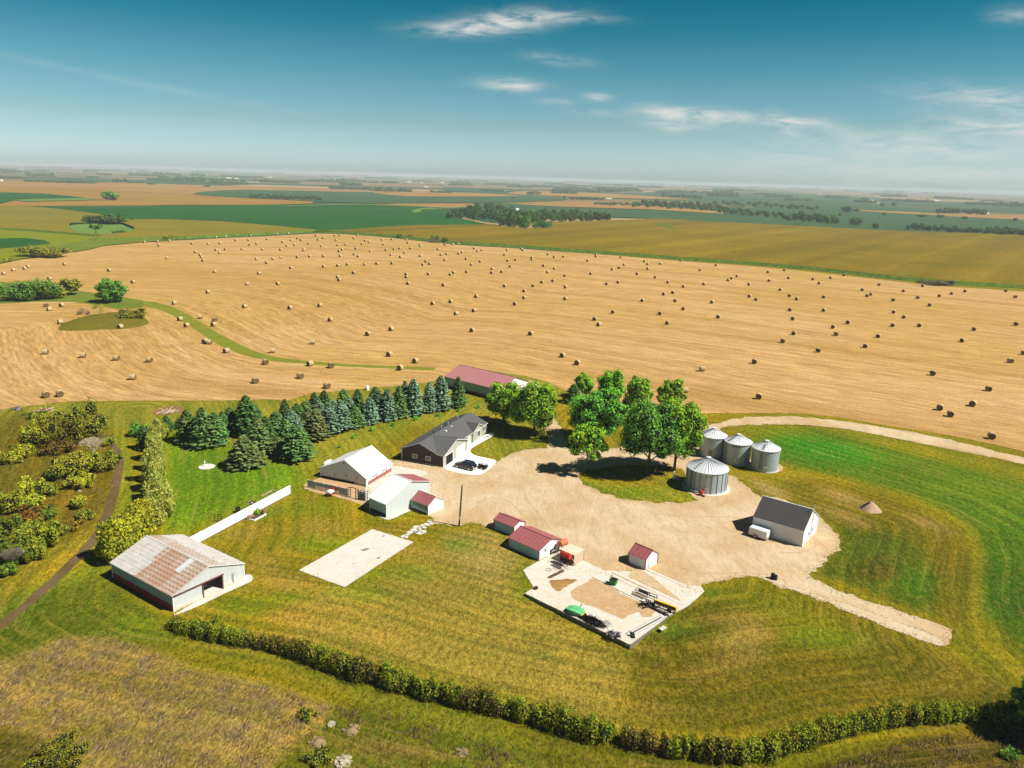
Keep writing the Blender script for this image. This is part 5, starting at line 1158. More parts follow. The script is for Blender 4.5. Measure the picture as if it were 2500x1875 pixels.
shrub((700+828*SZ, 380+560*SZ), 380+535*SZ, 13, Lfar, 'grey bush beside the leftmost corn edge bush', n=180, leaf=.6, seed=44, group='bushes on the corn edge')
shrub((700+1000*SZ, 380+582*SZ), 380+535*SZ, 21, Lfar2, 'tallest bush on the far corn edge', n=340, leaf=.6, seed=45, group='bushes on the corn edge')
shrub((700+1072*SZ, 380+588*SZ), 380+553*SZ, 19, Lfar, 'bush right of the tallest corn edge bush', n=260, leaf=.6, seed=46, group='bushes on the corn edge')
shrub((700+473*SZ, 380+508*SZ), 380+488*SZ, 16, Lfar2, 'small bush on the line between beans and corn', n=150, leaf=.8, seed=47, group='bushes on the corn edge')
greyb = leaf_mat('dead_brush', (.20, .15, .12, 1), (.26, .20, .15, 1), None)
shrub((1700+1620*SZ, 420+768*SZ), 420+730*SZ, 90, greyb, 'long patch of grey dead brush on the corn edge at the right', n=900, leaf=.4, seed=48, depth=.3)
shrub((700+985*SZ, 380+588*SZ), 380+565*SZ, 30, greyb, 'grey brush under the tallest corn edge bush', n=260, leaf=.5, seed=49, depth=.3)
shrub((855*SZ, 700+228*SZ), 700+150*SZ, 66, Lolive, 'olive bush on the low mound in the stubble', n=1700, leaf=.3, seed=50, lobes=14)
for i, (x, y, t, w_) in enumerate([(545, 180, 150, 22), (638, 148, 125, 9), (684, 175, 125, 11), (590, 188, 165, 8)]):
    shrub((x*SZ, 700+y*SZ), 700+t*SZ, w_, (greyb, Lolive, Lyellow, greyb)[i], ('grey weed tuft at the left of the mound', 'small olive sapling behind the mound', 'small yellow sapling behind the mound', 'tiny grey weed beside the mound')[i], n=90, leaf=.3, seed=51+i, group='saplings behind the mound')
# rough strip at the left: coordinates in the enlarged view (0, 960), scale .27125
zl = lambda x, y: (x*.27125, 960+y*.27125)
SH = [(540, 500, 150, 420, Lolive, 'largest olive thicket, near the field corner', 3600), (310, 510, 280, 170, Lyellow, 'yellow green bush left of the large olive thicket', 1500), (480, 550, 455, 240, Lred, 'rust red bush in front of the large olive thicket', 900),
    (860, 700, 560, 270, Lolive, 'olive bush under the bare pale tree', 1500), (620, 770, 580, 290, Lyellow, 'wide yellow bush left of the bare tree', 1700), (690, 870, 755, 190, Lyellow, 'lower yellow bush with its own shadow on the grass', 900), (470, 790, 690, 120, Ldarkolive, 'dark bush left of the wide yellow bush', 600),
    (60, 650, 535, 170, Lyellow, 'yellow green bush at the left edge, upper', 900), (190, 590, 480, 130, Lyellow, 'yellow bush beside the upper left edge bush', 600), (395, 945, 825, 130, Lolive, 'olive bush in the middle of the rough strip', 700), (260, 1000, 800, 180, Lyellow, 'tall yellow green bush in the middle of the rough strip', 1300),
    (190, 1060, 950, 240, Lyellow, 'low yellow bush below the tall yellow green one', 1100), (400, 1145, 1040, 140, Ldarkolive, 'dark round bush in the rough strip', 800), (230, 1200, 1050, 200, Lred, 'rust brown bush left of the dark round bush', 800), (690, 1040, 940, 110, Lyellow, 'small yellow bush near the track', 400),
    (755, 1140, 1070, 110, Lolive, 'small olive bush nearest the track', 400), (590, 1240, 1180, 160, Lred, 'reddish bush near the lower track', 500), (540, 1280, 1215, 90, Ldarkolive, 'dark little bush under the reddish bush', 300), (290, 1420, 1180, 260, Lolive, 'big olive thicket low in the rough strip', 2400),
    (90, 1560, 1330, 200, Ldarkolive, 'dark thicket around the grey dead tree', 1800), (260, 1520, 1340, 180, Lolive, 'olive thicket right of the dead tree', 1300), (30, 1300, 1130, 160, Ldarkolive, 'dark bush at the left edge, middle', 1000), (50, 1100, 900, 180, Lolive, 'olive bush at the left edge above the middle', 1100),
    (20, 1660, 1560, 120, Ldarkolive, 'dark bush at the left edge, lowest', 800), (160, 1250, 1170, 120, Lyellow, 'yellow bush above the low thicket', 500), (960, 480, 400, 80, Lolive, 'olive bush behind the bare tree', 400), (330, 230, 180, 130, Lolive, 'low olive bush near the scrap heap', 400), (230, 200, 185, 50, Ldarkolive, 'tiny dark bush near the red scrap', 120)]
for i, (x, b, t, w_, m_, lb, n_) in enumerate(SH): shrub(zl(x, b), zl(x, t)[1], w_*.27125*1.22, m_, lb, n=int(n_*1.6), leaf=.2, seed=60+i, group='bushes of the rough strip', lobes=12)
shrub((122, 1890), 1840, 120, Lolive, 'green bush at the bottom left corner of the rough grass', n=3400, leaf=.085, seed=95, lobes=12)
shrub((2470, 1858), 1838, 40, Ldark, 'small dark bush in the grass at the lower right corner', n=400, leaf=.12, seed=96)
for i, (x, y, t, w_) in enumerate([(745, 1760, 1742, 50), (770, 1872, 1855, 70)]):
    shrub((x, y), t, w_, Lolive, ('olive weed clump left of the tan rubble mound', 'green weeds left of the white rubble')[i], n=500, leaf=.09, seed=97+i, group='weed clumps near the rubble')
def bare_tree(base, pytop, wpx, label, seed, m):
    g = G(*base); h = height(g, pytop); r = wpx*mpp(g)/2; rr = random.Random(seed); mb = MB()
    def grow(p, d, l, rad, k):
        q = p+d*l; mb.tube(p, q, rad, rad*.6, n=5, caps=False)
        if k == 0: return
        for _ in range(4 if k > 1 else 3): grow(q, (d+Vector((rr.uniform(-1, 1), rr.uniform(-1, 1), rr.uniform(-.3, .5)))*.75).normalized(), l*.72, rad*.6, k-1)
    for k in range(4): grow(Vector((0, 0, 0)), Vector((rr.uniform(-.5, .5)*r/h, rr.uniform(-.5, .5)*r/h, 1)).normalized(), h*.36, .09, 4)
    tag(mb.build('bare_tree', m, None, g), label, 'dead tree')
palewood = mat('pale_dead_wood', (.62, .52, .34, 1), .9, scale=3, amt=.3)
bare_tree(zl(850, 600), zl(0, 400)[1], 60, 'pale bare branched tree beside the dirt track', 5, palewood)
bare_tree(zl(125, 1590), zl(0, 1400)[1], 14, 'grey dead tree in the dark thicket', 6, mat('grey_dead_wood', (.22, .19, .14, 1), .9))
# poplar row
def plume(base, pytop, wpx, m, label, seed, n=2600, lean=0, nl=9, kind='poplar_tree', cat='tree', group='row of trees beside the track', leaf=.2):
    g = G(*base); h = height(g, pytop); r = wpx*mpp(g)/2; rng = np.random.default_rng(seed); L = []
    for i in range(nl):
        t = 2.4*i; q = .42*r*(1 if i else 0); hh = h*(.62+.38*rng.random()) if i else h
        L.append((math.cos(t)*q, math.sin(t)*q, hh*.52, r*.46, r*.46, hh*.5))
        for k in range(3): z = hh*(.25+.22*k); a = rng.random()*6.28; L.append((math.cos(t)*q+math.cos(a)*r*.35, math.sin(t)*q+math.sin(a)*r*.35, z, r*.3, r*.3, h*.13))
    P_, N_ = lobes_points(L, n, rng, zmin=.1); N_[:, 2] *= .3; V, F_ = leaf_quads(P_, N_, np.full(len(P_), leaf), rng, jit=.5, asp=1.3)
    t_ = thing(kind, label, cat, g, 0, group); link('crown', arr_mesh('crown', V, F_, m), t_); mb = MB(); mb.tube((0, 0, -.1), (0, 0, h*.8), .14, .03, n=6); mb.build('trunk', bark, t_)
PO = [(1425, 420, 225, 120, Lpoplar, 'farthest, beside the burn pile'), (1470, 400, 250, 90, Lolive, 'farthest, behind its neighbour'), (1395, 520, 285, 120, Lpoplar, 'second from the far end'), (1400, 600, 350, 130, Lpoplar, 'third from the far end'), (1405, 690, 420, 140, Lpoplar, 'fourth from the far end'), (1390, 790, 500, 150, Lpoplar, 'fifth from the far end'),
    (1400, 870, 590, 150, Lpoplar, 'sixth from the far end'), (1400, 960, 680, 160, Lpoplar, 'seventh from the far end'), (1465, 1105, 780, 170, Lpoplar, 'eighth, standing out to the right with a bare trunk'), (1370, 1190, 880, 190, Lpoplar, 'ninth from the far end'), (1270, 1290, 970, 220, Lyellow, 'tenth from the far end'),
    (1150, 1390, 1080, 230, Lyellow, 'next to the barn corner'), (1050, 1500, 1130, 240, Lyellow, 'nearest, at the left corner of the rusty barn')]
for i, (x, b, t, w_, m_, lb) in enumerate(PO): plume(zl(x, b), zl(x, t)[1], w_*.27125*1.2, m_, 'feathery yellow green poplar, '+lb, 200+i, n=4400 if i > 7 else 3000, nl=6+i % 4, leaf=.17)
shrub(zl(1010, 1530), zl(0, 1300)[1], 60, Lolive, 'dark leafy bush at the foot of the nearest poplar', n=2200, leaf=.2, seed=230, lobes=12)
shrub(zl(1230, 395), zl(0, 280)[1], 42, Ldark, 'dark round bush left of the farthest poplar', n=1000, leaf=.22, seed=231)
spruce(1300, 500, 290, 110, 'dark', 'dark narrow spruce left of the farthest poplars', (0, 960), .27125, group='row of trees beside the track')
# young plants on the lawn behind the house
for i, (x, y, t, w_) in enumerate([(1290, 822, 795, 36), (1160, 845, 817, 26), (1017, 876, 855, 26), (868, 906, 875, 34), (717, 942, 915, 26), (573, 978, 945, 30), (451, 1026, 998, 28), (355, 1090, 1073, 22)]):
    shrub(z4(x, y), z4(x, t)[1], w_*SZ, Lbright if i != 7 else Ldark, f'young green shrub on the lawn behind the house, {ORD[i+1]} from the machine shed', n=260, leaf=.13, seed=240+i, group='young shrubs in a line on the lawn', lobes=6)
# the long hedge
HG = [(415, 1547, 1515), (470, 1563, 1510), (540, 1580, 1522), (620, 1592, 1538), (700, 1612, 1556), (780, 1638, 1572), (860, 1668, 1592), (940, 1690, 1610), (1020, 1716, 1640), (1100, 1735, 1665), (1180, 1752, 1690), (1260, 1768, 1700), (1340, 1790, 1722), (1420, 1820, 1745), (1500, 1830, 1762), (1580, 1850, 1785), (1680, 1868, 1790), (1760, 1880, 1800), (1840, 1876, 1805), (1900, 1868, 1800),
    (1960, 1842, 1776), (2030, 1820, 1752), (2110, 1800, 1736), (2200, 1786, 1726), (2300, 1778, 1722), (2400, 1775, 1722), (2490, 1770, 1726), (2580, 1766, 1726)]
def hedge():
    rng = np.random.default_rng(77); pts = []
    for (x, b, t), (x2, b2, t2) in zip(HG[:-1], HG[1:]):
        a, c_ = G(x, b), G(x2, b2); L_ = (c_-a).length; k = max(1, int(L_/.9))
        for j in range(k):
            u = j/k; g = a.lerp(c_, u); g2 = G(x+(x2-x)*u, b+(b2-b)*u); pts.append((g2, height(g2, t+(t2-t)*u)))
    Lb = []
    for i, (g, h) in enumerate(pts):
        hh = h*.66*(1+.38*mnoise.noise(Vector((i*.13, 3.7, 0)))+.2*mnoise.noise(Vector((i*.45, 8.1, 0)))); d = .7
        for s_ in range(2):
            q = 1+.22*rng.normal()
            Lb.append((g.x+rng.normal()*.25, g.y+d+.3+s_*.75+rng.normal()*.12, hh*.42, .66*q, .74*q, hh*.50*(1+.22*rng.normal())))
    Lb = np.array(Lb); V_all, F_all, off, mi_ = [], [], 0, []
    for s0 in range(0, len(Lb), 16):
        seg = Lb[max(0, s0-2):s0+18]; P_, N_ = lobes_points(seg, 4600, rng, zmin=.03, shell=(.72, 1.2)); V, F_ = leaf_quads(P_, N_, np.full(len(P_), .10), rng, jit=.42)
        rustp = np.array([mnoise.noise(Vector((p[0]*.16, p[1]*.16, 2))) for p in P_]) > .16
        V_all.append(V); F_all.append(F_+off); off += len(V); mi_.append((rustp & (rng.random(len(P_)) < .7)).astype(int))
    t_ = thing('hedge', 'long dark clipped looking hedge curving across the front of the lawn', 'hedge', (0, 0, 0))
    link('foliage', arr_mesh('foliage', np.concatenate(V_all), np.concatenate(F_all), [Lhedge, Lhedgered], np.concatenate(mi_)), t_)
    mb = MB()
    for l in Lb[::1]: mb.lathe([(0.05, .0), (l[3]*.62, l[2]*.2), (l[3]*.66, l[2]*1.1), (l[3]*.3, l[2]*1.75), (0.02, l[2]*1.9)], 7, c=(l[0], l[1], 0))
    mb.build('dark_core', mat('added_hedge_core', (.02, .026, .008, 1), 1), t_)  # dark solid core added inside the foliage to block the view through
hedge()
# rough grass: blades in tufts, in one mass
def tufts(name, poly, dens, m, hgt, seed, label):
    P = PX(poly); xs = [p[0] for p in P]; ys = [p[1] for p in P]; rng = np.random.default_rng(seed)
    area = (max(xs)-min(xs))*(max(ys)-min(ys)); n = int(area*dens)
    X_ = rng.uniform(min(xs), max(xs), n); Y_ = rng.uniform(min(ys), max(ys), n); ins = np.zeros(n, bool)
    for i in range(len(P)):
        x1, y1 = P[i]; x2, y2 = P[(i+1) % len(P)]; c_ = (y1 > Y_) != (y2 > Y_)
        ins ^= c_ & (X_ < (x2-x1)*(Y_-y1)/(y2-y1+1e-12)+x1)
    X_, Y_ = X_[ins], Y_[ins]
    cl_ = np.array([mnoise.noise(Vector((x*.45, y*.45, seed))) for x, y in zip(X_, Y_)]); k = cl_+.35 > rng.random(len(cl_))*.7
    X_, Y_, cl_ = X_[k], Y_[k], cl_[k]; n = len(X_)
    a = rng.normal(math.radians(35), .5, n); lean = .5+.6*rng.random(n); h = hgt*(.5+.7*rng.random(n))*(1+cl_); wv = .05+.05*rng.random(n); t = rng.random(n)*6.28
    b0 = np.stack([X_-np.cos(t)*wv, Y_-np.sin(t)*wv, np.zeros(n)], 1); b1 = np.stack([X_+np.cos(t)*wv, Y_+np.sin(t)*wv, np.zeros(n)], 1)
    tp = np.stack([X_+np.cos(a)*h*lean, Y_+np.sin(a)*h*lean, h*.8], 1)
    V = np.stack([b0, b1, tp], 1).reshape(-1, 3); F_ = np.arange(n*3).reshape(-1, 3)
    o = link(name, arr_mesh(name, V, F_, m)); tag(o, label, 'grass', kind='stuff')
def edge_weeds():
    rng = np.random.default_rng(44); V = []
    for nm in ('gravel_yard', 'concrete_yard', 'concrete_pad', 'concrete_strip', 'pale_slab', 'barn_apron'):
        for o in [q for q in C.objects if q.name.split('.')[0] == nm]:
            zs = [v.co.z for v in o.data.vertices]; zt = max(zs); P_ = np.array([(v.co.x, v.co.y) for v in o.data.vertices if v.co.z > zt-.01])
            k = 9 if nm == 'gravel_yard' else 3
            P_ = P_[(P_[:, 1] < 190) & (np.abs(P_[:, 0]) < 110)]; P_ = np.repeat(P_, k, 0); amp = .55 if nm == 'gravel_yard' else .2
            P_ = P_+rng.normal(0, amp, P_.shape); h = .05+.12*rng.random(len(P_)); t = rng.random(len(P_))*6.28; w_ = .05+.10*rng.random(len(P_))
            b0 = np.stack([P_[:, 0]-np.cos(t)*w_, P_[:, 1]-np.sin(t)*w_, np.full(len(P_), .02)], 1); b1 = np.stack([P_[:, 0]+np.cos(t)*w_, P_[:, 1]+np.sin(t)*w_, np.full(len(P_), .02)], 1); tp = np.stack([P_[:, 0]+rng.normal(0, .06, len(P_)), P_[:, 1]+.04, h], 1)
            V.append(np.stack([b0, b1, tp], 1).reshape(-1, 3))
    V = np.concatenate(V); tag(link('edge_weeds', arr_mesh('edge_weeds', V, np.arange(len(V)).reshape(-1, 3), leaf_mat('weed_green', (.22, .23, .03, 1), (.32, .30, .05, 1), (.14, .20, .02, 1)))), 'small weeds fringing the gravel and concrete', 'weeds', kind='stuff')
edge_weeds()
strawM = leaf_mat('dry_grass', (.31, .235, .12, 1), (.43, .335, .17, 1), (.20, .165, .07, 1), trans=.4)
straw2M = leaf_mat('brown_grass', (.16, .105, .05, 1), (.24, .165, .08, 1), (.11, .10, .03, 1), trans=.2)
weedM = leaf_mat('weedy_grass', (.19, .16, .025, 1), (.28, .225, .04, 1), (.12, .14, .02, 1), trans=.2)
DRY = [(-120, 1640), (40, 1610), (150, 1565), (260, 1562), (360, 1590), (470, 1640), (620, 1670), (720, 1700), (800, 1730), (760, 1780), (700, 1810), (640, 1880), (560, 1960), (250, 1950), (190, 1860), (60, 1790), (-120, 1740)]
tufts('dry_grass', DRY, 26, strawM, .42, 1, 'tall dry straw coloured grass at the bottom left')
BRN = [(790, 1712), (900, 1728), (1000, 1755), (1150, 1800), (1280, 1860), (1330, 1950), (1200, 1950), (1150, 1860), (1000, 1800), (870, 1768), (800, 1745)]
tufts('brown_grass', BRN, 30, straw2M, .35, 2, 'grey brown seed grass strip below the mown lane')
tufts('rough_grass', [(-200, 1050), (30, 1000), (110, 1010), (250, 1060), (285, 1110), (275, 1200), (235, 1300), (120, 1400), (20, 1480), (-200, 1600)], 9, weedM, .45, 3, 'weedy olive grass of the rough strip')
tufts('rough_grass', [(1950, 1900), (2100, 1850), (2250, 1805), (2600, 1785), (2600, 1960), (1950, 1960)], 26, straw2M, .3, 4, 'brown rough grass at the lower right corner')
tufts('rough_grass', [(640, 1900), (600, 1820), (700, 1750), (860, 1740), (1050, 1800), (1200, 1860), (1240, 1920)], 18, weedM, .26, 5, 'green weedy grass around the rubble')
tufts('rough_grass', [(-100, 1760), (90, 1810), (200, 1900), (-100, 1960)], 16, straw2M, .3, 6, 'dark rough grass at the bottom left corner')

# ================================================================== ROUND BALES
balewrap = mat('straw_bale_side', (.50, .38, .20, 1), .95, rib=('X', 7, .82), scale=2.2, amt=.18)
baleend = mat('straw_bale_end', (.17, .11, .045, 1), .98, scale=3, amt=.35)  # brown straw, darkened further for the shade on ends turned from the sun
def bale_mesh():
    mb = MB(); R, W_ = .86, 1.55; n = 22
    mb.lathe([(R*.96, -W_/2), (R, -W_/2+.07), (R*1.01, 0), (R, W_/2-.07), (R*.96, W_/2)], n, 0, (0, 0, R*.97), 'X', True)
    for s_ in (-1, 1):
        for r0, r1, z0, z1 in ((R*.96, R*.7, 0, .03), (R*.7, R*.62, .03, -.01), (R*.62, R*.36, -.01, .02), (R*.36, R*.3, .02, -.03), (R*.3, .001, -.03, -.02)):
            pr = [(r0, s_*(W_/2+z0)), (r1, s_*(W_/2+z1))]
            mb.lathe(pr, n, 1, (0, 0, R*.97), 'X', False)
    o = mb.build('round_bale', [balewrap, baleend]); me = o.data; bpy.data.objects.remove(o); return me
BM = bale_mesh()
# coordinates in enlarged views of the photograph, all .36166 px per unit
BALES = {
 (0, 380): [(26,800),(91,777),(168,766),(190,755),(335,836),(437,737),(737,778),(898,858),(1405,925),(1178,1000),(1652,1023),(1670,871),(1876,868),(1748,798),(1450,788),(1371,711),(1361,688),(1352,673),(1320,653),(1127,694),(1073,609),(975,587),(1062,582),(1143,578),(1459,554),(1525,550),(1591,575),(1678,573),(1690,542),(1804,568),(1869,533),(1296,598),(1405,599),(1486,596),(1458,641),(1483,659),(1520,636),(1635,635),(1685,605),(1732,599),(1773,635),(1733,702),(1801,727),(1843,699),(1896,690),(1893,638),(1907,587)],
 (700, 380): [(11,530),(2,611),(28,574),(54,606),(72,562),(95,572),(147,597),(113,643),(120,634),(72,689),(154,684),(28,761),(195,543),(212,570),(245,558),(235,614),(325,541),(357,539),(335,574),(344,607),(397,603),(404,597),(354,648),(375,638),(248,681),(362,681),(455,669),(466,629),(453,560),(476,540),(482,683),(507,599),(529,577),(556,586),(565,648),(643,571),(653,604),(709,569),(670,639),(703,672),(724,634),(762,630),(766,688),(796,659),(835,628),(807,570),(817,591),(899,604),(902,615),(901,680),(1020,634),(1067,604),(1120,601),(1158,599),(1040,672),(1080,666),(1160,664),(1183,656),(1211,699),(1067,707),(940,717),(965,733),(919,740),(711,730),(608,732),(526,738),(410,739),(346,746),(250,752),(451,795),(345,822),(354,843),(808,804),(808,823),(818,867),(956,803),(1104,806),(1126,793),(1214,788),(1247,738),(1306,718),(1287,647),(1318,641),(1265,629),(1387,767),(1383,794),(1450,787),(1506,751),(1490,712),(1545,706),(1469,671),(1487,640),(1583,632),(1594,641),(1654,692),(1655,704),(1733,746),(1763,669),(1805,688),(1868,685),(1762,790),(1808,765),(1876,814),(1795,848),(1722,858),(1660,883),(1472,883),(1603,917),(1604,963),(1881,970),(1883,891),(1539,1005),(1280,955),(1107,989),(986,1003),(1266,1050),(1144,1071),(1058,877),(225,1015),(22,1032),(2032,712),(2052,800),(2086,668),(2086,683),(2158,869),(2198,771)],
 (1400, 420): [(143,997),(172,1035),(265,950),(300,748),(306,650),(317,578),(342,629),(429,690),(477,605),(499,625),(502,656),(587,621),(551,714),(637,748),(609,828),(671,817),(684,873),(464,871),(582,959),(632,1024),(740,927),(743,776),(723,600),(852,666),(881,759),(935,882),(976,982),(961,632),(1044,733),(1066,722),(1104,705),(1185,761),(1188,842),(1230,864),(1311,679),(1319,736),(1394,798),(1423,666),(1453,718),(1456,839),(1507,860),(1460,934),(1478,995),(1486,1094),(1614,727),(1659,754),(1688,848),(1689,937),(1737,717),(1823,700),(1750,1050),(1770,1100),(1852,1020),(1947,799),(1980,839),(2006,829),(2062,764),(2156,868),(2160,949),(2152,1040)],
 (1700, 420): [(1397,806),(1492,852),(1527,772),(1572,903),(1400,983),(1503,1041),(1639,840),(1720,824),(1812,808),(1871,1066),(2087,806),(2152,847),(2155,1032)],
 (1700, 720): [(1226,283),(581,317),(1793,313),(820,380),(1138,351),(390,457),(420,693),(2118,452),(1593,536),(1970,641),(1864,743),(1641,769),(1712,812),(1990,962),(38,507),(2208,398)],
 (700, 700): [(295,228),(706,291),(548,324),(175,380),(693,463),(870,507),(158,527),(299,539),(766,555),(92,610),(272,677),(1251,299),(1647,321),(1862,469),(1961,520)],
 (0, 700): [(308,449),(561,471),(786,490),(1009,502),(898,619),(313,739),(406,732),(313,131),(335,158),(418,130),(541,182),(408,246),(813,276),(1216,224),(1260,266),(1353,210),(1449,229),(1443,261),(1386,376),(1413,381),(1529,439),(1842,439),(1793,516),(1725,642)],
 (1671/1-2175, 955-277*SZ): []}
SIDE = {(308,449,700),(561,471,700),(786,490,700),(1009,502,700),(898,619,700),(1842,439,700),(1353,210,700),(175,380,700),(38,507,720),(1413,381,700),(313,1016,380)}
FACE = {(1725,642,700),(1793,516,700),(299,539,700),(272,677,700),(92,610,700),(406,732,700),(1449,229,700),(541,182,700),(313,131,700),(313,739,700)}
spots = []
for (ox, oy), L in BALES.items():
    for x, y in L: spots.append((ox+x*SZ, oy+y*SZ, 1 if (x, y, oy) in SIDE else (2 if (x, y, oy) in FACE else 0)))
spots.append((1672, 955, 1))
spots.sort(key=lambda p: p[1])
rnd = random.Random(5); BW = []
for k in range(0, len(spots), 16):
    band = sorted(spots[k:k+16]); kb = k//16
    for j, (px, py, kd) in enumerate(band): BW.append((px, py, kd, kb, j, len(band)))
NB = (len(spots)+15)//16
for px, py, kd, kb, j, nb in BW:
    g0 = G(px, py); g = G(px, py+ .55/ mpp(g0)*.75)          # the middle of the bale, then the ground under it
    a = math.radians({0: 62+rnd.gauss(0, 11), 1: 8+rnd.gauss(0, 8), 2: -52+rnd.gauss(0, 8)}[kd])
    o = link('round_bale', BM, None, (g.x, g.y, 0.02), a, (1, rnd.uniform(.95, 1.05), rnd.uniform(.94, 1.03)))
    look = {0: 'dark end near', 1: 'pale side near', 2: 'brown end lit'}[kd]
    tag(o, f'straw bale, {look}, {ORD[j+1]} from left, {ORD[kb+1]} band from far edge', 'bale', 'round bales on the stubble')

# ================================================================== FAR TREES, FAR FARMS
def far_tree_mesh(seed, m, n=300, h=10., r=5., leaf=1.0, top=.8):
    rng = np.random.default_rng(seed); L = crown_lobes(h*.08, h, r, 12, rng, top=top, lobe=.42)
    P_, N_ = lobes_points(L, n, rng, shell=(.85, 1.05), zmin=.1); V, F_ = leaf_quads(P_, N_, np.full(len(P_), leaf), rng, jit=.45); return arr_mesh('tree', V, F_, m)
FT = [far_tree_mesh(300+i, (Lfar, Lfar2, Lfar)[i % 3], leaf=.95) for i in range(6)]
def far_tree(px, py, top, wpx, label, group, green=False, rr=random):
    g = G(px, py); h = max(3, height(g, top)); w_ = wpx*mpp(g)
    o = link('far_tree', FT[rr.choice((1, 4)) if green else rr.choice((0, 2, 3, 5))], None, g, rr.random()*6.28, (w_/10, w_/10, h/10))
    return tag(o, label, 'tree', group)
rr = random.Random(9)
def grove(poly_lo, poly_hi, n, hpx, wpx, where, group, greenp=.3, rr=rr):
    """trees between a near line and a far line of ground points, given in photograph pixels"""
    def at(L, t):
        t *= len(L)-1; i = min(len(L)-2, int(t)); u = t-i; return L[i][0]+(L[i+1][0]-L[i][0])*u, L[i][1]+(L[i+1][1]-L[i][1])*u
    items = []
    for i in range(n):
        t = (i+.5)/n; r_ = (i*.618) % 1; a = at(poly_lo, t); b = at(poly_hi, t)
        items.append((a[0]+(b[0]-a[0])*r_+rr.gauss(0, 1.5), a[1]+(b[1]-a[1])*r_, r_))
    for i, (x, y, r_) in enumerate(items):
        h = hpx*rr.uniform(.75, 1.1)
        row = 'near' if r_ < .33 else ('middle' if r_ < .66 else 'far')
        far_tree(x, y, y-h, wpx*rr.uniform(.8, 1.25), f'tree in the {row} row, {where}', group, rr.random() < greenp)
grove([(1098, 534), (1150, 538), (1200, 541), (1232, 545)], [(1110, 520), (1170, 522), (1230, 526), (1260, 530)], 34, 22, 17, 'left wing of the big grove', 'trees of the big grove', .2)
grove([(1222, 556), (1260, 561), (1292, 561)], [(1235, 540), (1265, 540), (1290, 543)], 16, 34, 18, 'tall middle of the big grove', 'trees of the big grove', .3)
grove([(1305, 558), (1340, 561)], [(1310, 553), (1340, 555)], 7, 19, 14, 'light green clump before the big grove', 'trees of the big grove', 1)
grove([(1300, 546), (1360, 545), (1420, 543), (1490, 540)], [(1275, 526), (1350, 528), (1420, 532), (1480, 534)], 36, 21, 16, 'right wing of the big grove', 'trees of the big grove', .3)
grove([(1140, 516), (1200, 514), (1235, 520)], [(1150, 511), (1200, 509), (1230, 513)], 9, 18, 17, 'back of the big grove', 'trees of the big grove', .6)
grove([(1450, 500), (1500, 502), (1535, 504)], [(1452, 497), (1500, 498), (1535, 499)], 13, 5.5, 8, 'low left tail of the creek trees', 'trees along the creek', .2)
grove([(1545, 506), (1620, 510), (1690, 514), (1755, 518)], [(1550, 498), (1620, 497), (1690, 501), (1760, 505)], 34, 12, 12, 'left part of the creek trees', 'trees along the creek', .2)
grove([(1755, 520), (1800, 526), (1850, 530), (1920, 537)], [(1760, 512), (1800, 516), (1860, 521), (1925, 527)], 24, 11, 12, 'middle part of the creek trees', 'trees along the creek', .3)
grove([(1920, 538), (1980, 545), (2040, 549)], [(1930, 530), (1985, 535), (2042, 541)], 16, 17, 15, 'round right end of the creek trees', 'trees along the creek', .3)
grove([(1740, 499), (1830, 506), (1920, 511), (2000, 516)], [(1750, 494), (1830, 498), (1920, 503), (2000, 510)], 20, 9, 11, 'second line behind the creek trees', 'trees along the creek', .2)
grove([(2212, 561), (2270, 565), (2330, 569), (2400, 571)], [(2215, 556), (2270, 560), (2330, 564), (2400, 567)], 17, 14, 13, 'line of trees on the far right corn edge', 'trees on the right corn edge', .3)
grove([(2405, 574), (2450, 577), (2520, 580)], [(2410, 567), (2450, 570), (2520, 572)], 12, 19, 18, 'dark clump at the right edge of the frame', 'trees on the right corn edge', .3)
grove([(2284, 522), (2340, 523), (2410, 526)], [(2284, 519), (2340, 520), (2410, 522)], 15, 13, 12, 'dark rectangular grove beside the white barn at the right', 'trees of the right grove', 0)
grove([(612, 484), (690, 488), (782, 491)], [(614, 480), (690, 484), (780, 486)], 24, 9.5, 10, 'long copse in the green bean field', 'trees of the bean field copse', .2)
for x, y, t, w_, lb in [(2088, 549, 532, 26, 'single bushy tree right of the creek trees'), (2136, 559, 545, 14, 'round tree standing alone before the corn'), (2065, 519, 504, 24, 'tree clump behind the creek at the right'), (2090, 517, 510, 14, 'small tree beside the clump behind the creek'), (2050, 528, 520, 7, 'small round tree in the green beans'),
        (2158, 526, 519, 9, 'low bush on the tan strip'), (2250, 530, 523, 24, 'low bushes on the tan strip, left'), (2295, 532, 524, 16, 'low bushes on the tan strip, middle'), (2355, 535, 528, 10, 'small bush on the tan strip, right'), (2478, 541, 532, 9, 'small round bush near the right edge'), (2182, 503, 494, 11, 'lone round tree in far beans at the right'), (2154, 503, 496, 9, 'lone tree beside the white farm at the right'),
        (1710, 485, 478, 9, 'lone tree in the far green field'), (506, 456.5, 451.5, 13, 'lone bush at the end of the tan field'), (1018, 431, 424, 8, 'tiny far tree near the middle horizon'), (365, 451, 446, 10, 'left one of two small trees on the tan field'), (376, 451, 447, 8, 'right one of two small trees on the tan field'), (1252, 485, 480, 7, 'tiny tree on the pink field'), (1378, 485, 478, 8, 'small tree left of the far copse')]:
    far_tree(x, y, t, w_, lb, 'lone trees in far fields')
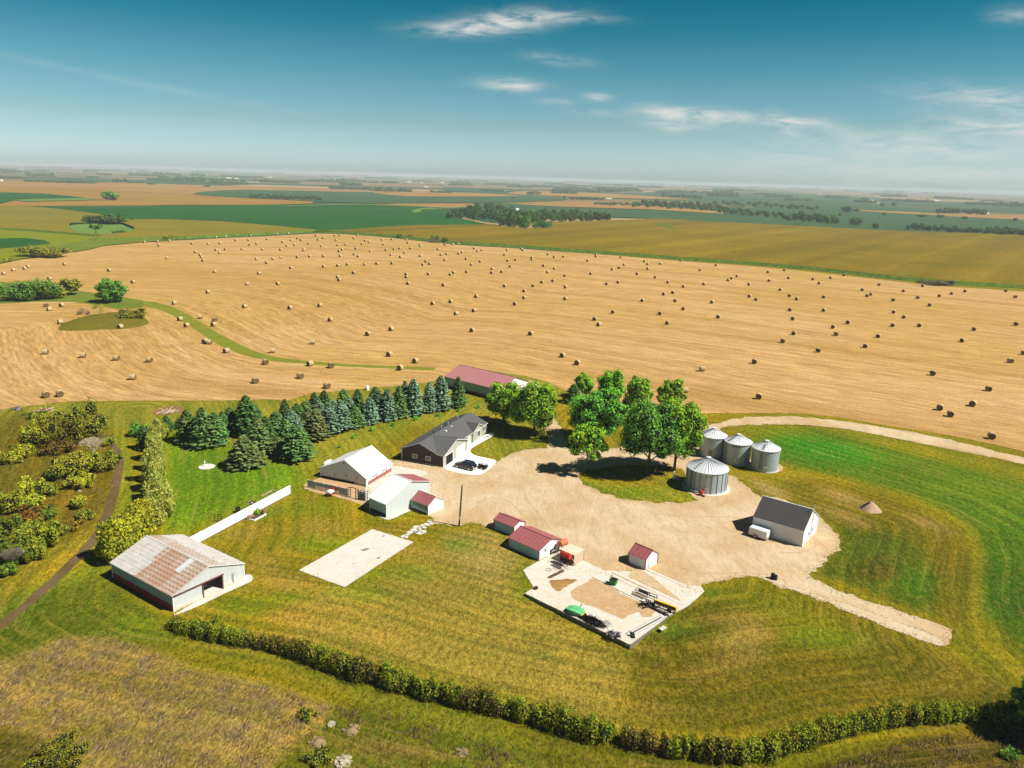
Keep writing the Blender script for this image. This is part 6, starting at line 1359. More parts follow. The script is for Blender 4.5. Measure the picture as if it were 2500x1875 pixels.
# distant woods: each reads as one mass
def far_wood(x0, x1, y, h, seed):
    rng = np.random.default_rng(seed); Vs, Fs, off = [], [], 0; n = max(5, int((x1-x0)/4.5))
    for i in range(n):
        x = x0+(x1-x0)*(i+.5)/n+rng.normal()*1.0; sl_ = (HYR-HYL)/IW*(x-x0); g = G(x, y+sl_+rng.normal()*.25); hh = height(g, y+sl_-h*rng.uniform(.7, 1.1)); r = 4.0*mpp(g)*rng.uniform(.8, 1.2)
        L = [(g.x, g.y, hh*.5, r, r, hh*.52), (g.x+r*.6, g.y+r*.3, hh*.4, r*.7, r*.7, hh*.42)]
        P_, N_ = lobes_points(L, 60, rng, shell=(.9, 1.05), zmin=0); V, F_ = leaf_quads(P_, N_, np.full(len(P_), r*.33), rng, jit=.4); Vs.append(V); Fs.append(F_+off); off += len(V)
    me = arr_mesh('distant_wood', np.concatenate(Vs), np.concatenate(Fs), Lfar)
    tag(link('distant_wood', me), 'far wood reading as one dark mass', 'wood', kind='stuff')
WD = [(64, 135, 429.5, 8), (0, 60, 434, 5), (60, 230, 444, 6), (232, 262, 445.5, 4), (276, 312, 443.5, 8), (314, 350, 447, 4), (358, 404, 440, 6), (404, 430, 441, 5), (428, 500, 443, 13), (512, 600, 447, 12), (636, 730, 445.5, 8), (0, 40, 422, 10), (375, 440, 427, 7), (466, 500, 429, 6), (806, 905, 461, 7), (830, 880, 452, 8), (905, 1005, 466, 10), (1050, 1098, 471, 7), (1172, 1228, 466.5, 7), (750, 850, 444, 8), (540, 640, 432, 5), (820, 868, 441, 7),
    (1284, 1318, 475, 9), (1346, 1408, 472, 7), (1420, 1512, 468, 8), (1389, 1470, 486.5, 7), (1450, 1500, 500, 7), (1616, 1700, 481, 10), (1600, 1640, 471, 6), (1728, 1802, 479, 11), (1740, 1790, 470, 7), (1915, 1982, 489, 6), (2014, 2070, 484, 7), (2085, 2140, 494, 7), (2190, 2275, 492, 6), (2355, 2460, 500, 9), (2460, 2520, 505, 12), (2150, 2200, 480, 5), (1100, 1150, 448, 6), (1250, 1300, 457, 5), (1450, 1560, 461, 6), (1500, 1545, 453, 5), (1850, 1890, 474, 4), (2280, 2330, 484, 6)]
for i, (a, b, y, h) in enumerate(WD): far_wood(a, b, y, h, 400+i)
r2 = random.Random(31)
for i in range(80):
    x = r2.uniform(-40, 2520); hz = HYL+(HYR-HYL)*x/IW; dy = 6+26*r2.random()**1.6; far_wood(x, x+r2.uniform(14, 90), hz+dy, 1.0+dy*.16*r2.uniform(.7, 1.3), 500+i)
# far farm buildings: low gabled white or grey sheds
def far_farm(px, py, wpx, hpx, label, m=whiteflat, seed=0):
    g = G(px, py); w_ = wpx*mpp(g); h = max(2.5, height(g, py-hpx)); mb = MB(); d_ = min(w_, 14)
    mb.add([(-w_/2, -d_/2, 0), (w_/2, -d_/2, 0), (w_/2, d_/2, 0), (-w_/2, d_/2, 0), (-w_/2, -d_/2, h*.6), (w_/2, -d_/2, h*.6), (w_/2, d_/2, h*.6), (-w_/2, d_/2, h*.6), (-w_/2, 0, h), (w_/2, 0, h)],
        [(0, 1, 5, 4), (1, 2, 6, 9, 5), (2, 3, 7, 6), (3, 0, 4, 8, 7), (4, 5, 9, 8), (6, 7, 8, 9)])
    tag(mb.build('far_building', m, None, g, r2.uniform(-.3, .3)), label, 'farm building', 'far white farm buildings')
for x, y, w_, h, lb in [(480, 439, 13, 4, 'white far barn beside the dark wood at the left'), (558, 436, 12, 3, 'white far farm left of the second wood'), (578, 437, 8, 2.5, 'small white far shed beside the second wood'), (135, 429, 6, 2, 'tiny white house at the end of a far wood'), (52, 414, 8, 2, 'white speck of a farm at the far left'), (2, 442, 6, 4, 'white bin at the left edge'), (765, 487, 8, 5, 'white house in the long bean field copse'),
        (998, 446.5, 9, 3, 'white far farm in the middle'), (1030, 448, 6, 2, 'white far shed right of the middle farm'), (828, 437, 18, 2, 'long pale far barn'), (1040, 458, 10, 2.5, 'pale red far shed'), (1263, 514.5, 8, 6, 'round white bin roof behind the big grove'), (1460, 532, 8, 5, 'white house half hidden in the right wing of the grove'), (1443, 486, 7, 4, 'white farm at the right end of the far copse'), (1486, 486, 14, 2.5, 'low pale sheds right of the far copse'),
        (2127, 491, 9, 3, 'white farm in the far right field'), (2143, 497, 5, 2.5, 'small white shed below the far right farm'), (2410, 525, 5, 6, 'white barn at the end of the dark rectangular grove'), (2285, 491, 12, 3, 'long white far barn at the right'), (2385, 500, 8, 2, 'tiny pale farm at the far right'), (2000, 475, 8, 2, 'white speck farm right of the middle'), (1232, 466.5, 5, 2, 'tiny white house at the end of the dark copse'), (328, 419, 5, 2, 'white speck near the horizon, left'), (430, 422, 6, 2, 'second white speck near the horizon, left'), (660, 434, 8, 2, 'white far farm near the left horizon'), (1080, 447, 8, 2, 'white speck in the middle of the far fields')]:
    far_farm(x, y, w_, h, lb)

# ================================================================== THINGS ABOUT THE YARD
carpaint = mat('dark_blue_paint', (.008, .010, .022, 1), .18, spec=.8, amt=.1); tyre = mat('tyre_rubber', (.02, .02, .02, 1), .9); rim = mat('alloy', (.55, .52, .46, 1), .35, metal=.5)
greenp = mat('green_paint', (.035, .30, .06, 1), .5, scale=2, amt=.2); limep = mat('light_green_paint', (.12, .50, .20, 1), .5, scale=2, amt=.15); yellowp = mat('yellow_paint', (.75, .50, .08, 1), .55, scale=2, amt=.2)
orangep = mat('orange_paint', (.62, .17, .07, 1), .5, scale=2, amt=.2); redp = mat('red_paint', (.50, .045, .03, 1), .5, scale=2, amt=.25)
def head(p, q): a, b = G(*p), G(*q); return math.atan2(b.y-a.y, b.x-a.x)
def wheel(parent, x, y, r, w_, rimm=rim, name='wheel'):
    mb = MB(); mb.tube((x, y-w_/2, r), (x, y+w_/2, r), r, n=18); o = mb.build(name, tyre, parent)
    mb = MB(); mb.tube((x, y-w_/2-.015, r), (x, y+w_/2+.015, r), r*.62, n=14); mb.build('rim', rimm, o); return o
# the car: nose to the left
fw, rw_ = G(1116.6, 1142.5), G(1145.3, 1149.6); ang = math.atan2(fw.y-rw_.y, fw.x-rw_.x); nrm = Vector((math.sin(ang), -math.cos(ang), 0)); ctr = (fw+rw_)/2+nrm*.85
t_ = thing('parked_car', 'black sport utility car parked on the white drive before the garage', 'car', ctr, ang)
def car_body():
    secs = [(-2.30, .45, .95, .80), (-2.22, .32, 1.10, .90), (-1.4, .28, 1.12, .92), (0, .26, 1.08, .93), (1.2, .28, 1.02, .92), (1.9, .32, .92, .88), (2.28, .42, .78, .72)]
    mb = MB(); V = []
    for x, z0, z1, wd in secs:
        for y, z in ((-wd, z0), (-wd*1.0, (z0+z1)*.5), (-wd*.96, z1), (-wd*.55, z1+.05), (wd*.55, z1+.05), (wd*.96, z1), (wd, (z0+z1)*.5), (wd, z0)): V.append((x, y, z))
    n = 8; F_ = []
    for i in range(len(secs)-1):
        for j in range(n): F_.append((i*n+j, i*n+(j+1) % n, (i+1)*n+(j+1) % n, (i+1)*n+j)[::-1])
    F_ += [tuple(range(n)), tuple(range((len(secs)-1)*n, len(secs)*n))[::-1]]
    mb.add(V, F_, sm=False); return mb
car_body().build('body', carpaint, t_)
mb = MB(); C1 = [(-2.1, 1.1, .84), (-1.75, 1.66, .66), (.35, 1.68, .66), (1.15, 1.08, .82)]; V = []
for x, z, wd in C1: V += [(x, -wd, z), (x, wd, z)]
V += [(-2.1, -.84, 1.0), (-2.1, .84, 1.0), (1.15, -.84, 1.0), (1.15, .84, 1.0)]
mb.add(V, [(0, 1, 3, 2)[::-1], (4, 5, 7, 6)[::-1], (0, 2, 4, 6)[::-1], (1, 3, 5, 7)], 0); mb.build('cabin_glass', mat('car_glass', (.02, .025, .04, 1), .08, spec=.9), t_)
mb = MB(); mb.box((-.7, 0, 1.69), (2.0, 1.28, .05)); mb.build('roof', carpaint, t_)
for y in (-.55, .55): mb = MB(); mb.tube((-1.6, y, 1.75), (.3, y, 1.75), .025, n=5); mb.build('roof_rail', steel, t_)
mb = MB(); mb.box((-2.31, 0, .5), (.1, 1.6, .22)); mb.build('bumper', mat('car_trim', (.5, .48, .44, 1), .4), t_)
for y in (-.72, .72):
    mb = MB(); mb.box((-2.28, y, .98), (.08, .18, .3)); mb.build('tail_light', mat('tail_lens', (.6, .5, .4, 1), .3), t_)
    mb = MB(); mb.box((2.2, y*.85, .72), (.1, .3, .14)); mb.build('headlight', mat('lamp_lens', (.7, .7, .7, 1), .2), t_)
for x in (-1.45, 1.42):
    for y in (-.84, .84): wheel(t_, x, y, .37, .24)
# the loaded trailer behind it
tc = G(1178.5, 1144); t_ = thing('utility_trailer', 'small trailer loaded with dark and white frames behind the black car', 'trailer', tc, ang)
mb = MB(); mb.box((0, 0, .45), (2.1, 1.3, .10)); mb.build('bed', dark, t_)
mb = MB(); mb.tube((1.05, .5, .45), (1.9, 0, .42), .04, n=5); mb.tube((1.05, -.5, .45), (1.9, 0, .42), .04, n=5); mb.tube((1.8, 0, .1), (1.8, 0, .6), .06, n=6); mb.build('tow_bar', dark, t_)
for y in (-.68, .68): wheel(t_, -.1, y, .28, .16)
for k in range(4):
    x = -.85+k*.52; mb = MB(); r3 = random.Random(k)
    mb.box((x, -.1, .75), (.24, .9, .32), 0, r3.uniform(-.3, .3)); mb.tube((x-.1, -.5, .55), (x+.1, -.35, 1.25), .03, n=5); mb.tube((x+.1, -.35, 1.25), (x, .4, 1.2), .03, n=5); mb.tube((x+.12, .4, .55), (x, .4, 1.25), .03, n=5)
    mb.build('load_frame', dark, t_)
    mb = MB(); mb.box((x+.18, .05, 1.05), (.2, .75, .12), 0, r3.uniform(-.3, .3)); mb.box((x+.2, -.3, 1.15), (.12, .12, .25)); mb.build('white_load', whiteflat, t_)
# feed yard fence
fa, fb = G(751.4, 1190), G(848, 1212); ang = math.atan2(fb.y-fa.y, fb.x-fa.x); L_ = (fb-fa).length; fh = height(fa, 1171)*.98
t_ = thing('board_fence', 'grey metal and board fence along the livestock barn yard', 'fence', fa, ang)
slate = mat('slate_panel', (.30, .38, .42, 1), .6, rib=('Z', 4, .82), scale=1, amt=.1); brownb = mat('brown_boards', (.16, .12, .11, 1), .9, rib=('X', 7, .5), scale=2, amt=.2)
for k in range(5):
    x0, x1 = L_*k/5+.1, L_*(k+1)/5-.06
    mb = MB(); zlo = 0.1 if k in (0, 4) else .72
    mb.box(((x0+x1)/2, -.02, (zlo+fh)/2), (x1-x0, .05, fh-zlo-.05)); mb.build('panel', slate if k != 3 else mat('dim_panel', (.30, .29, .30, 1), .7), t_)
    if k in (1, 2, 3):
        mb = MB(); n_ = 9
        for j in range(n_): mb.box((x0+(x1-x0)*(j+.5)/n_, -.07, .42), (.09, .03, .72))
        mb.box(((x0+x1)/2, -.03, .42), (x1-x0, .02, .05)); mb.build('slats', brownb, t_)
for k in range(6): mb = MB(); mb.box((L_*k/5, .06, fh/2+.05), (.13, .13, fh+.1)); mb.build('post', whiteflat if k in (0, 1, 2) else wood, t_)
ga_, gb_ = G(849.5, 1213), G(893, 1223.5); ang = math.atan2(gb_.y-ga_.y, gb_.x-ga_.x); L_ = (gb_-ga_).length; gh = height(ga_, 1187)
t_ = thing('stock_gate', 'dark iron stock gates with an open passage beside the salt box shed', 'gate', ga_, ang)
for x0, x1 in ((.05, .62), (1.75, 2.3), (2.35, L_+.4)):
    mb = MB()
    for z in np.linspace(.15, gh*.9, 6): mb.tube((x0, 0, z), (x1, 0, z), .045, n=5)
    for x in np.linspace(x0, x1, 2 if x1-x0 < 1 else 4): mb.tube((x, 0, 0), (x, 0, gh*.95), .06, n=5)
    mb.build('gate_panel', mat('blue_black_iron', (.04, .055, .075, 1), .6), t_)
for x in (2.45, 3.1, 3.8):
    mb = MB(); mb.box((x, .08, gh*.48), (.09, .09, gh*.95)); mb.build('post', whiteflat, t_)
mb = MB(); mb.box((3.2, .12, gh*.42), (1.5, .03, gh*.7)); mb.build('back_panel', slate, t_)
mb = MB(); mb.box((1.2, .02, gh*.97), (1.4, .08, .12)); mb.build('lintel', mat('blue_black_iron', None), t_)
# white tank cart
c_ = G(806, 1211); ang = head((780, 1205), (830, 1216)); t_ = thing('tank_cart', 'small white double tank cart with red frame by the grey fence', 'cart', c_, ang)
for y in (-.28, .36): mb = MB(); mb.lathe([(0, -.62), (.2, -.58), (.31, -.4), (.33, 0), (.31, .4), (.2, .58), (0, .62)], 16, 0, (0, y, .85), 'X', True); mb.build('tank', whiteflat, t_)
mb = MB(); mb.tube((-.5, 0, .4), (1.3, .3, .5), .05, n=5); mb.tube((.6, .1, .5), (1.5, .5, 1.7), .05, n=5); mb.box((0, 0, .42), (1.1, .8, .06)); mb.build('frame', redp, t_)
mb = MB(); mb.box((-.15, .95, 1.1), (.7, .3, .35)); mb.tube((-.3, .9, .1), (-.2, .9, 1.5), .05, n=5); mb.tube((0, .9, 1.2), (.2, .9, 1.7), .06, n=5); mb.build('pump', redp, t_)
for y in (-.5, .6): wheel(t_, -.1, y, .25, .12)
c_ = G(800, 1141); t_ = thing('gas_tank', 'long white gas tank behind the grey gable of the livestock barn', 'tank', c_, head((780, 1165), (893, 1188))+math.pi/2)
mb = MB(); mb.lathe([(0, -1.25), (.35, -1.15), (.5, -.9), (.52, 0), (.5, .9), (.35, 1.15), (0, 1.25)], 20, 0, (0, 0, .95), 'X', True); mb.build('tank', whiteflat, t_)
for x in (-.8, .8): mb = MB(); mb.box((x, 0, .25), (.15, .8, .5)); mb.build('leg', conc, t_)
mb = MB(); mb.lathe([(.14, 1.4), (.14, 1.6), (0, 1.62)], 10); mb.build('valve_cap', whiteflat, t_)
# pump on a round slab
c_ = G(505, 1139.7); t_ = thing('water_pump', 'white hand pump standing on a round concrete slab in the left lawn', 'pump', c_, 0)
mb = MB(); mb.lathe([(1.55, 0), (1.6, .06), (1.5, .1), (0, .1)], 22); mb.build('slab', conc, t_)
mb = MB(); mb.tube((-.5, .2, .1), (-.5, .2, 1.15), .13, .11, n=8); mb.tube((-.5, .2, 1.15), (-.45, .2, 1.4), .1, .06, n=8); mb.tube((-.5, .2, .95), (-.2, .1, .8), .05, n=6); mb.build('pump_body', whiteflat, t_)
mb = MB(); mb.tube((-.5, .2, 1.25), (-.9, .35, .9), .03, n=5); mb.build('handle', whiteflat, t_)
c_ = G(897, 952); mb = MB(); mb.lathe([(.5, 0), (.55, .9), (.4, 1.1), (.2, 1.2), (0, 1.2)], 16, c=(0, 0, 0), sm=True); mb.box((0, 0, 1.25), (.25, .25, .12)); tag(mb.build('water_tank', whiteflat, None, c_), 'small white tank behind the spruces at the stubble edge', 'tank')
# burn pile
c_ = G(410, 1003); sheet('burn_circle', [(c_.x+3.7*math.cos(a), c_.y+3.9*math.sin(a)) for a in np.arange(0, 6.28, .4)], .02, ground_mat('burnt_soil', alb(176, 140, 92), alb(158, 122, 78), None, s=.3, fine=3), step=.6, amp=.35, label='bare burnt soil circle')
def pile(c, r, h, n, m, label, nm, cat, seed, thick=.05, ln=.9, mats2=None, z=0.0):
    rr_ = random.Random(seed); mb = MB()
    for i in range(n):
        a = rr_.uniform(0, 6.28); q = r*math.sqrt(rr_.random()); z0 = h*(1-(q/r)**1.3)*rr_.random(); p = Vector((math.cos(a)*q, math.sin(a)*q*.8, z0+z)); d = Vector((rr_.gauss(0, 1), rr_.gauss(0, 1), rr_.gauss(0, .35))).normalized()*ln*rr_.uniform(.4, 1)
        q2 = p+d; q2.z = max(z+.03, q2.z); mb.tube(p-d*.3+Vector((0, 0, .05)), q2, thick*rr_.uniform(.6, 1.2), n=4, mi=rr_.choice((0, 0, 1)) if mats2 else 0)
    return tag(mb.build(nm, [m, mats2 or m], None, c), label, cat)
pile(G(408, 1007), 1.6, .9, 70, palewood, 'heap of pale sticks on the burnt soil circle', 'brush_pile', 'brush pile', 1, .07, 1.6, wood)
pile(G(108, 1003), 2.2, .8, 80, mat('rusty_red_iron', (.30, .08, .06, 1), .8), 'long heap of red and pale scrap at the top of the rough strip', 'scrap_heap', 'scrap heap', 2, .08, 1.0, palewood)
pile(G(41, 1000), 1.0, 1.4, 40, mat('purple_grey_iron', (.15, .11, .12, 1), .8), 'small dark implement standing in rough grass at the upper left', 'old_implement', 'implement', 3, .07, 1.2, steel)
# pole
c_ = G(1120.9, 1284.5); t_ = thing('utility_pole', 'single tall bare utility pole at the edge of the gravel', 'pole', c_, 0); ph = height(c_, 1185.6)
mb = MB(); mb.tube((0, 0, -.2), (.42, .1, ph), .17, .12, n=10); mb.build('pole', mat('pole_wood', (.09, .075, .06, 1), .95, scale=3, amt=.4), t_)
mb = MB(); mb.box((.12, -.22, 1.5), (.3, .18, .45)); mb.tube((.16, -.2, 0), (.16, -.2, 2.2), .05, n=6); mb.build('meter_box', steel, t_)
c_ = G(1681, 1122); mb = MB(); mb.tube((0, 0, 0), (0, 0, 3.2), .07, n=6); mb.tube((0, 0, 3.2), (-.5, 0, 3.5), .05, n=6); mb.tube((-.5, 0, 3.5), (-.9, 0, 3.4), .09, n=6); tag(mb.build('yard_lamp', steel, None, c_), 'thin yard lamp post between the island maple and the bins', 'lamp')
t_ = thing('electric_box', 'pale electric post and green box left of the big grain bin', 'electric box', G(1648, 1172), 0)
mb = MB(); mb.box((-.25, .1, .9), (.28, .25, 1.8)); mb.build('post', whiteflat, t_); mb = MB(); mb.box((.35, 0, .45), (.7, .6, .75)); mb.box((.35, 0, .86), (.76, .66, .08)); mb.build('box', mat('pale_green', (.40, .48, .38, 1), .6), t_)
# unloading auger at the big bin
a0, a1 = G(1690, 1203), G(1716, 1211.5); t_ = thing('grain_auger', 'low unloading auger with a red motor housing at the foot of the big bin', 'auger', a0, math.atan2(a1.y-a0.y, a1.x-a0.x)); L_ = (a1-a0).length
mb = MB(); mb.tube((-.4, .2, .35), (L_, 0, .45), .14, n=10); mb.build('tube', steel, t_); mb = MB(); mb.box((L_*.82, .15, .62), (.75, .6, .65)); mb.tube((L_*.8, -.3, .5), (L_*.8, .6, .5), .28, n=12); mb.build('motor_housing', redp, t_)
mb = MB(); mb.box((L_+.2, -.15, .15), (.5, .3, .3)); mb.build('outlet', dark, t_)
# broken slabs in the grass
r3 = random.Random(12)
for i, (x, y) in enumerate([(1256, 1148), (1300, 1132), (1330, 1108), (1375, 1078), (1405, 1098), (1432, 1062), (1445, 1085), (1428, 1112), (1478, 1098), (1485, 1055), (1512, 1022), (1560, 1012), (1466, 1032), (1548, 985), (1290, 1155), (1398, 1050)]):
    g = G(700+x*.22604, 1050+y*.22604); n_ = 6; w_ = r3.uniform(.3, .62); mb = MB(); mb.prism([(math.cos(6.283*k/n_)*w_*r3.uniform(.7, 1.2)*1.25, math.sin(6.283*k/n_)*w_*r3.uniform(.7, 1.2)) for k in range(n_)], 0, .07)
    tag(mb.build('broken_slab', concM, None, g, r3.uniform(0, 3)), f'broken pale concrete piece near the pole, {ORD[i+1]} of the scatter', 'concrete piece', 'broken slabs in the grass')
# planter before the white wall, things behind it
zw = lambda x, y: (520+x*.09042, 1180+y*.09042)
t0 = G(*zw(1115, 1020)); t1 = G(*zw(1435, 850)); ang = math.atan2(t1.y-t0.y, t1.x-t0.x); L_ = (t1-t0).length
t_ = thing('plant_bed', 'timber edged bed with a bush and rusty drums before the white wall', 'plant bed', t0, ang)
for c2, d2 in (((L_/2, 0, .12), (L_, .16, .24)), ((0, .8, .12), (.16, 1.5, .24)), ((L_, .8, .12), (.16, 1.5, .24))): mb = MB(); mb.box(c2, d2); mb.build('edge_board', whiteflat, t_)
mb = MB(); mb.box((L_/2, .8, .05), (L_-.2, 1.4, .1)); mb.build('soil', mat('dark_soil', (.10, .07, .05, 1), 1), t_)
shrub(zw(1190, 860), zw(0, 705)[1], 17, Lgreen, 'leafy green bush growing in the timber edged bed', n=350, leaf=.12, seed=260, lobes=7)
for i, (x, y, lb) in enumerate(((1010, 965, 'rusty drum lying at the left end of the timber edged bed'), (1375, 830, 'rusty drum at the right end of the timber edged bed'))):
    g = G(*zw(x, y)); mb = MB(); mb.lathe([(.0, -.45), (.3, -.45), (.32, -.2), (.3, 0), (.32, .2), (.3, .45), (0, .45)], 14, 0, (0, 0, .42), 'X' if i == 0 else 'Z'); tag(mb.build('rusty_drum', mat('pinkish_rust', (.30, .15, .12, 1), .8, scale=3, amt=.4), None, g+Vector((0, 0, .05)), .6), lb, 'drum', 'rusty drums in the plant bed')
mb = MB(); mb.lathe([(0, 0), (.42, 0), (.44, .9), (.40, .92), (.38, .3), (0, .3)], 16); tag(mb.build('barrel', dark, None, G(*zw(580, 850))+Vector((.3, 1.0, 0))), 'dark round barrel behind the white wall', 'barrel')
mb = MB(); mb.box((1.2, 0, .12), (3.0, .25, .2), 0, .0); mb.box((2.75, -.5, .12), (.25, 1.1, .2)); tag(mb.build('timber', wood, None, G(*zw(1290, 395))+Vector((0, .8, 0)), brz*0+head(zw(1270, 410), zw(1500, 290))), 'pale L shaped timbers lying behind the white wall', 'timber')
mb = MB()
for k in range(4): mb.tube((0, 0, .3+k*.35), (1.2, 0, .3+k*.35), .04, n=5)
for k in range(3): mb.tube((k*.6, 0, 0), (k*.6, 0, 1.5), .05, n=5)
tag(mb.build('pen_panel', dark, None, G(*zw(20, 1085))+Vector((-.1, .8, 0)), head(zw(20, 1080), zw(150, 1090))), 'dark iron pen panel behind the white wall', 'panel')
pile(G(*zw(1020, 600))+Vector((0, 1.0, 0)), .9, .5, 26, dark, 'small heap of dark and pale scrap behind the white wall', 'scrap_heap', 'scrap heap', 8, .05, .7, whiteflat)
# orange tanks, container
zo = lambda x, y: (1300+x*.07233, 1300+y*.07233)
Rdir = .831; Ldir = Rdir+math.pi/2
def fuel_tank(c, rz, r, l, z, m, label):
    t_ = thing('fuel_tank', label, 'fuel tank', Vector((c.x, c.y, 0)), rz)
    mb = MB(); mb.lathe([(0, -l/2), (r*.9, -l/2), (r, -l/2+.05), (r, l/2-.05), (r*.9, l/2), (0, l/2)], 22, 0, (0, 0, z), 'X'); mb.build('tank', m, t_)
    for x in (-l*.36, l*.36):
        for y in (-r*.8, r*.8): mb = MB(); mb.tube((x, y*1.2, 0), (x, y*.7, z-.3*r), .05, n=6); mb.build('leg', rustm, t_)
        mb = MB(); mb.tube((x, -r*1.0, z*.35), (x, r*1.0, z*.35), .04, n=5); mb.build('brace', rustm, t_)
    return t_
fuel_tank(G(*zo(1030, 345), 1.75), Rdir-.1, .48, 1.5, 1.75, orangep, 'orange fuel tank on a tall stand behind the workshop corner')
ft = fuel_tank(G(*zo(1140, 760), 1.75), Ldir, .46, 1.75, 1.75, redp, 'red fuel tank on a stand before the dark side of the tan container')
mb = MB(); mb.tube((-.85, -.4, 1.3), (-1.3, -.9, .2), .06, n=6); mb.tube((-.85, -.4, .4), (-1.3, -.9, .2), .04, n=5); mb.build('ladder', mat('pinkish_iron', (.55, .40, .36, 1), .7), ft)
n, rz, a, b = frame((1400.5, 1381.7), (1422.2, 1367.3), (1369, 1366)); h = height(n, 1356)
t_ = thing('storage_container', 'tan ribbed storage box with a dark open side beside the workshop', 'container', n, rz)
mb = MB(); mb.add([(0, 0, 0), (a, 0, 0), (a, 0, h), (0, 0, h)], [(0, 1, 2, 3)], 0); mb.add([(a, 0, 0), (a, b, 0), (a, b, h), (a, 0, h)], [(0, 1, 2, 3)], 0); mb.add([(a, b, 0), (0, b, 0), (0, b, h), (a, b, h)], [(0, 1, 2, 3)], 0); mb.build('wall', tanm, t_)
mb = MB(); mb.box((.02, b/2, h/2), (.06, b-.1, h-.1)); mb.build('side_panel', mat('oxide_panel', (.13, .035, .025, 1), .8), t_)
mb = MB(); mb.box((a/2, b/2, h+.04), (a+.14, b+.14, .08)); mb.build('roof', tanroof, t_)
mb = MB(); mb.box((a*.0+.0, -.01, h/2), (.1, .1, h)); mb.box((a, -.01, h/2), (.1, .1, h)); mb.build('frame', mat('tan_frame', (.45, .35, .25, 1), .7), t_)
P4 = [G(*zo(*q), .06) for q in ((600, 1100), (730, 1070), (1005, 1190), (900, 1245))]; mb = MB(); mb.prism([tuple(q[:2]) for q in P4], .06, .14); tag(mb.build('steel_plate', mat('dull_plate', (.12, .11, .10, 1), .8), None), 'dark flat steel plate lying on the yard concrete', 'plate')
def ring(mb, c, r, th=.035, n=18, tilt=None, mi=0):
    pts = []
    for i in range(n):
        a = 6.283*i/n; p = Vector((math.cos(a)*r, math.sin(a)*r, 0))
        if tilt is not None: p = tilt@p
        pts.append(Vector(c)+p)
    for i in range(n): mb.tube(pts[i], pts[(i+1) % n], th, n=4, caps=False, mi=mi)
g = G(*zo(540, 1275)); mb = MB(); ring(mb, (0, 0, .1), .42, .03); tag(mb.build('iron_hoop', dark, None, g), 'single thin iron hoop lying on the yard concrete', 'hoop')
g0, g1 = G(*zo(590, 1530)), G(*zo(1000, 1330)); t_ = thing('rotary_harrow', 'row of rusty spiked rings lying on the yard concrete', 'harrow', g0, math.atan2(g1.y-g0.y, g1.x-g0.x)); L_ = (g1-g0).length
for k in range(7):
    mb = MB(); ring(mb, (L_*k/6, 0, .16), .27, .04, 10)
    for j in range(5): a = j*1.256; mb.tube((L_*k/6, 0, .16), (L_*k/6+math.cos(a)*.38, math.sin(a)*.38, .12), .03, n=4)
    mb.build('spiked_ring', rustm, t_)
g = G(*zo(1080, 1280)); t_ = thing('hay_rake', 'thin wheeled rake frame with a hoop below the red tank', 'rake', g, Ldir)
mb = MB(); ring(mb, (.3, .35, .62), .6, .025, 20, Matrix.Rotation(math.radians(72), 3, 'X')); mb.build('rake_wheel', rustm, t_)
mb = MB(); mb.tube((0, .3, .05), (1.6, .3, .5), .03, n=5); mb.tube((0, .3, .05), (.9, .5, 1.1), .03, n=5); mb.tube((-.2, -.6, .05), (1.4, -.7, .08), .03, n=5); mb.tube((1.4, -.7, .08), (1.6, .3, .5), .03, n=5); mb.build('frame', rustm, t_)
# on the raised concrete yard
zy = lambda x, y: (1460+x*.09042, 1390+y*.09042); zg_ = lambda x, y: (1360+x*.09042, 1460+y*.09042)
Ydir = head((1281, 1449), (1538, 1575)); YX = Ydir
g = G(*zy(465, 440), .2); t_ = thing('green_hopper', 'small green square hopper on the raised concrete strip', 'hopper', g, YX+math.pi/2+.2)
mb = MB(); mb.add([(-.0, .0, .0), (.8, 0, 0), (.8, .9, 0), (0, .9, 0), (-.1, -.1, .75), (.9, -.1, .75), (.9, 1, .75), (-.1, 1, .75)], [(0, 1, 5, 4), (1, 2, 6, 5), (2, 3, 7, 6), (3, 0, 4, 7), (0, 3, 2, 1)]); mb.build('hopper_box', greenp, t_)
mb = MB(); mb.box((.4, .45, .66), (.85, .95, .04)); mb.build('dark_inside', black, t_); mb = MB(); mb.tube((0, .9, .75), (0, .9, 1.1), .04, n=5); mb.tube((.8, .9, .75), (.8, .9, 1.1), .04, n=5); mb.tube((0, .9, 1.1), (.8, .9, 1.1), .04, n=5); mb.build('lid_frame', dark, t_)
g = G(*zy(930, 670), .2); a_ = head(zy(920, 660), zy(1170, 765)); t_ = thing('roller_implement', 'iron frame with a dark roller, left of the three machines', 'implement', g, a_)
mb = MB()
for y in (0, .22, .44): mb.box((.95, y, .14), (2.0, .14, .10))
mb.build('tooth_bars', wood, t_); mb = MB(); mb.tube((.45, 1.0, .45), (1.9, 1.0, .45), .26, n=12); mb.build('roller', dark, t_)
mb = MB(); mb.tube((0, .62, .45), (2.1, .62, .45), .06, n=5); mb.tube((0, 1.3, .5), (2.1, 1.3, .5), .05, n=5); mb.tube((0, .6, .45), (0, 1.35, .5), .05, n=5); mb.tube((2.1, .6, .45), (2.1, 1.35, .5), .05, n=5); mb.build('frame', rustm, t_)
g = G(*zy(1320, 780), .2); t_ = thing('frame_implement', 'open black iron frame between the roller and the yellow machine', 'iron frame', g, a_)
mb = MB()
for z in (.25, .6): mb.tube((0, 0, z), (1.2, 0, z), .05, n=5); mb.tube((0, .7, z), (1.2, .7, z), .05, n=5)
for x in (0, 1.2):
    for y in (0, .7): mb.tube((x, y, 0), (x, y, .75), .06, n=5)
mb.build('frame', dark, t_)
g = G(*zy(1470, 990), .15); a_ = head(zy(1470, 860), zy(1960, 1040)); t_ = thing('grain_drill', 'long yellow machine with rusty boxes at the yard end', 'implement', g, a_)
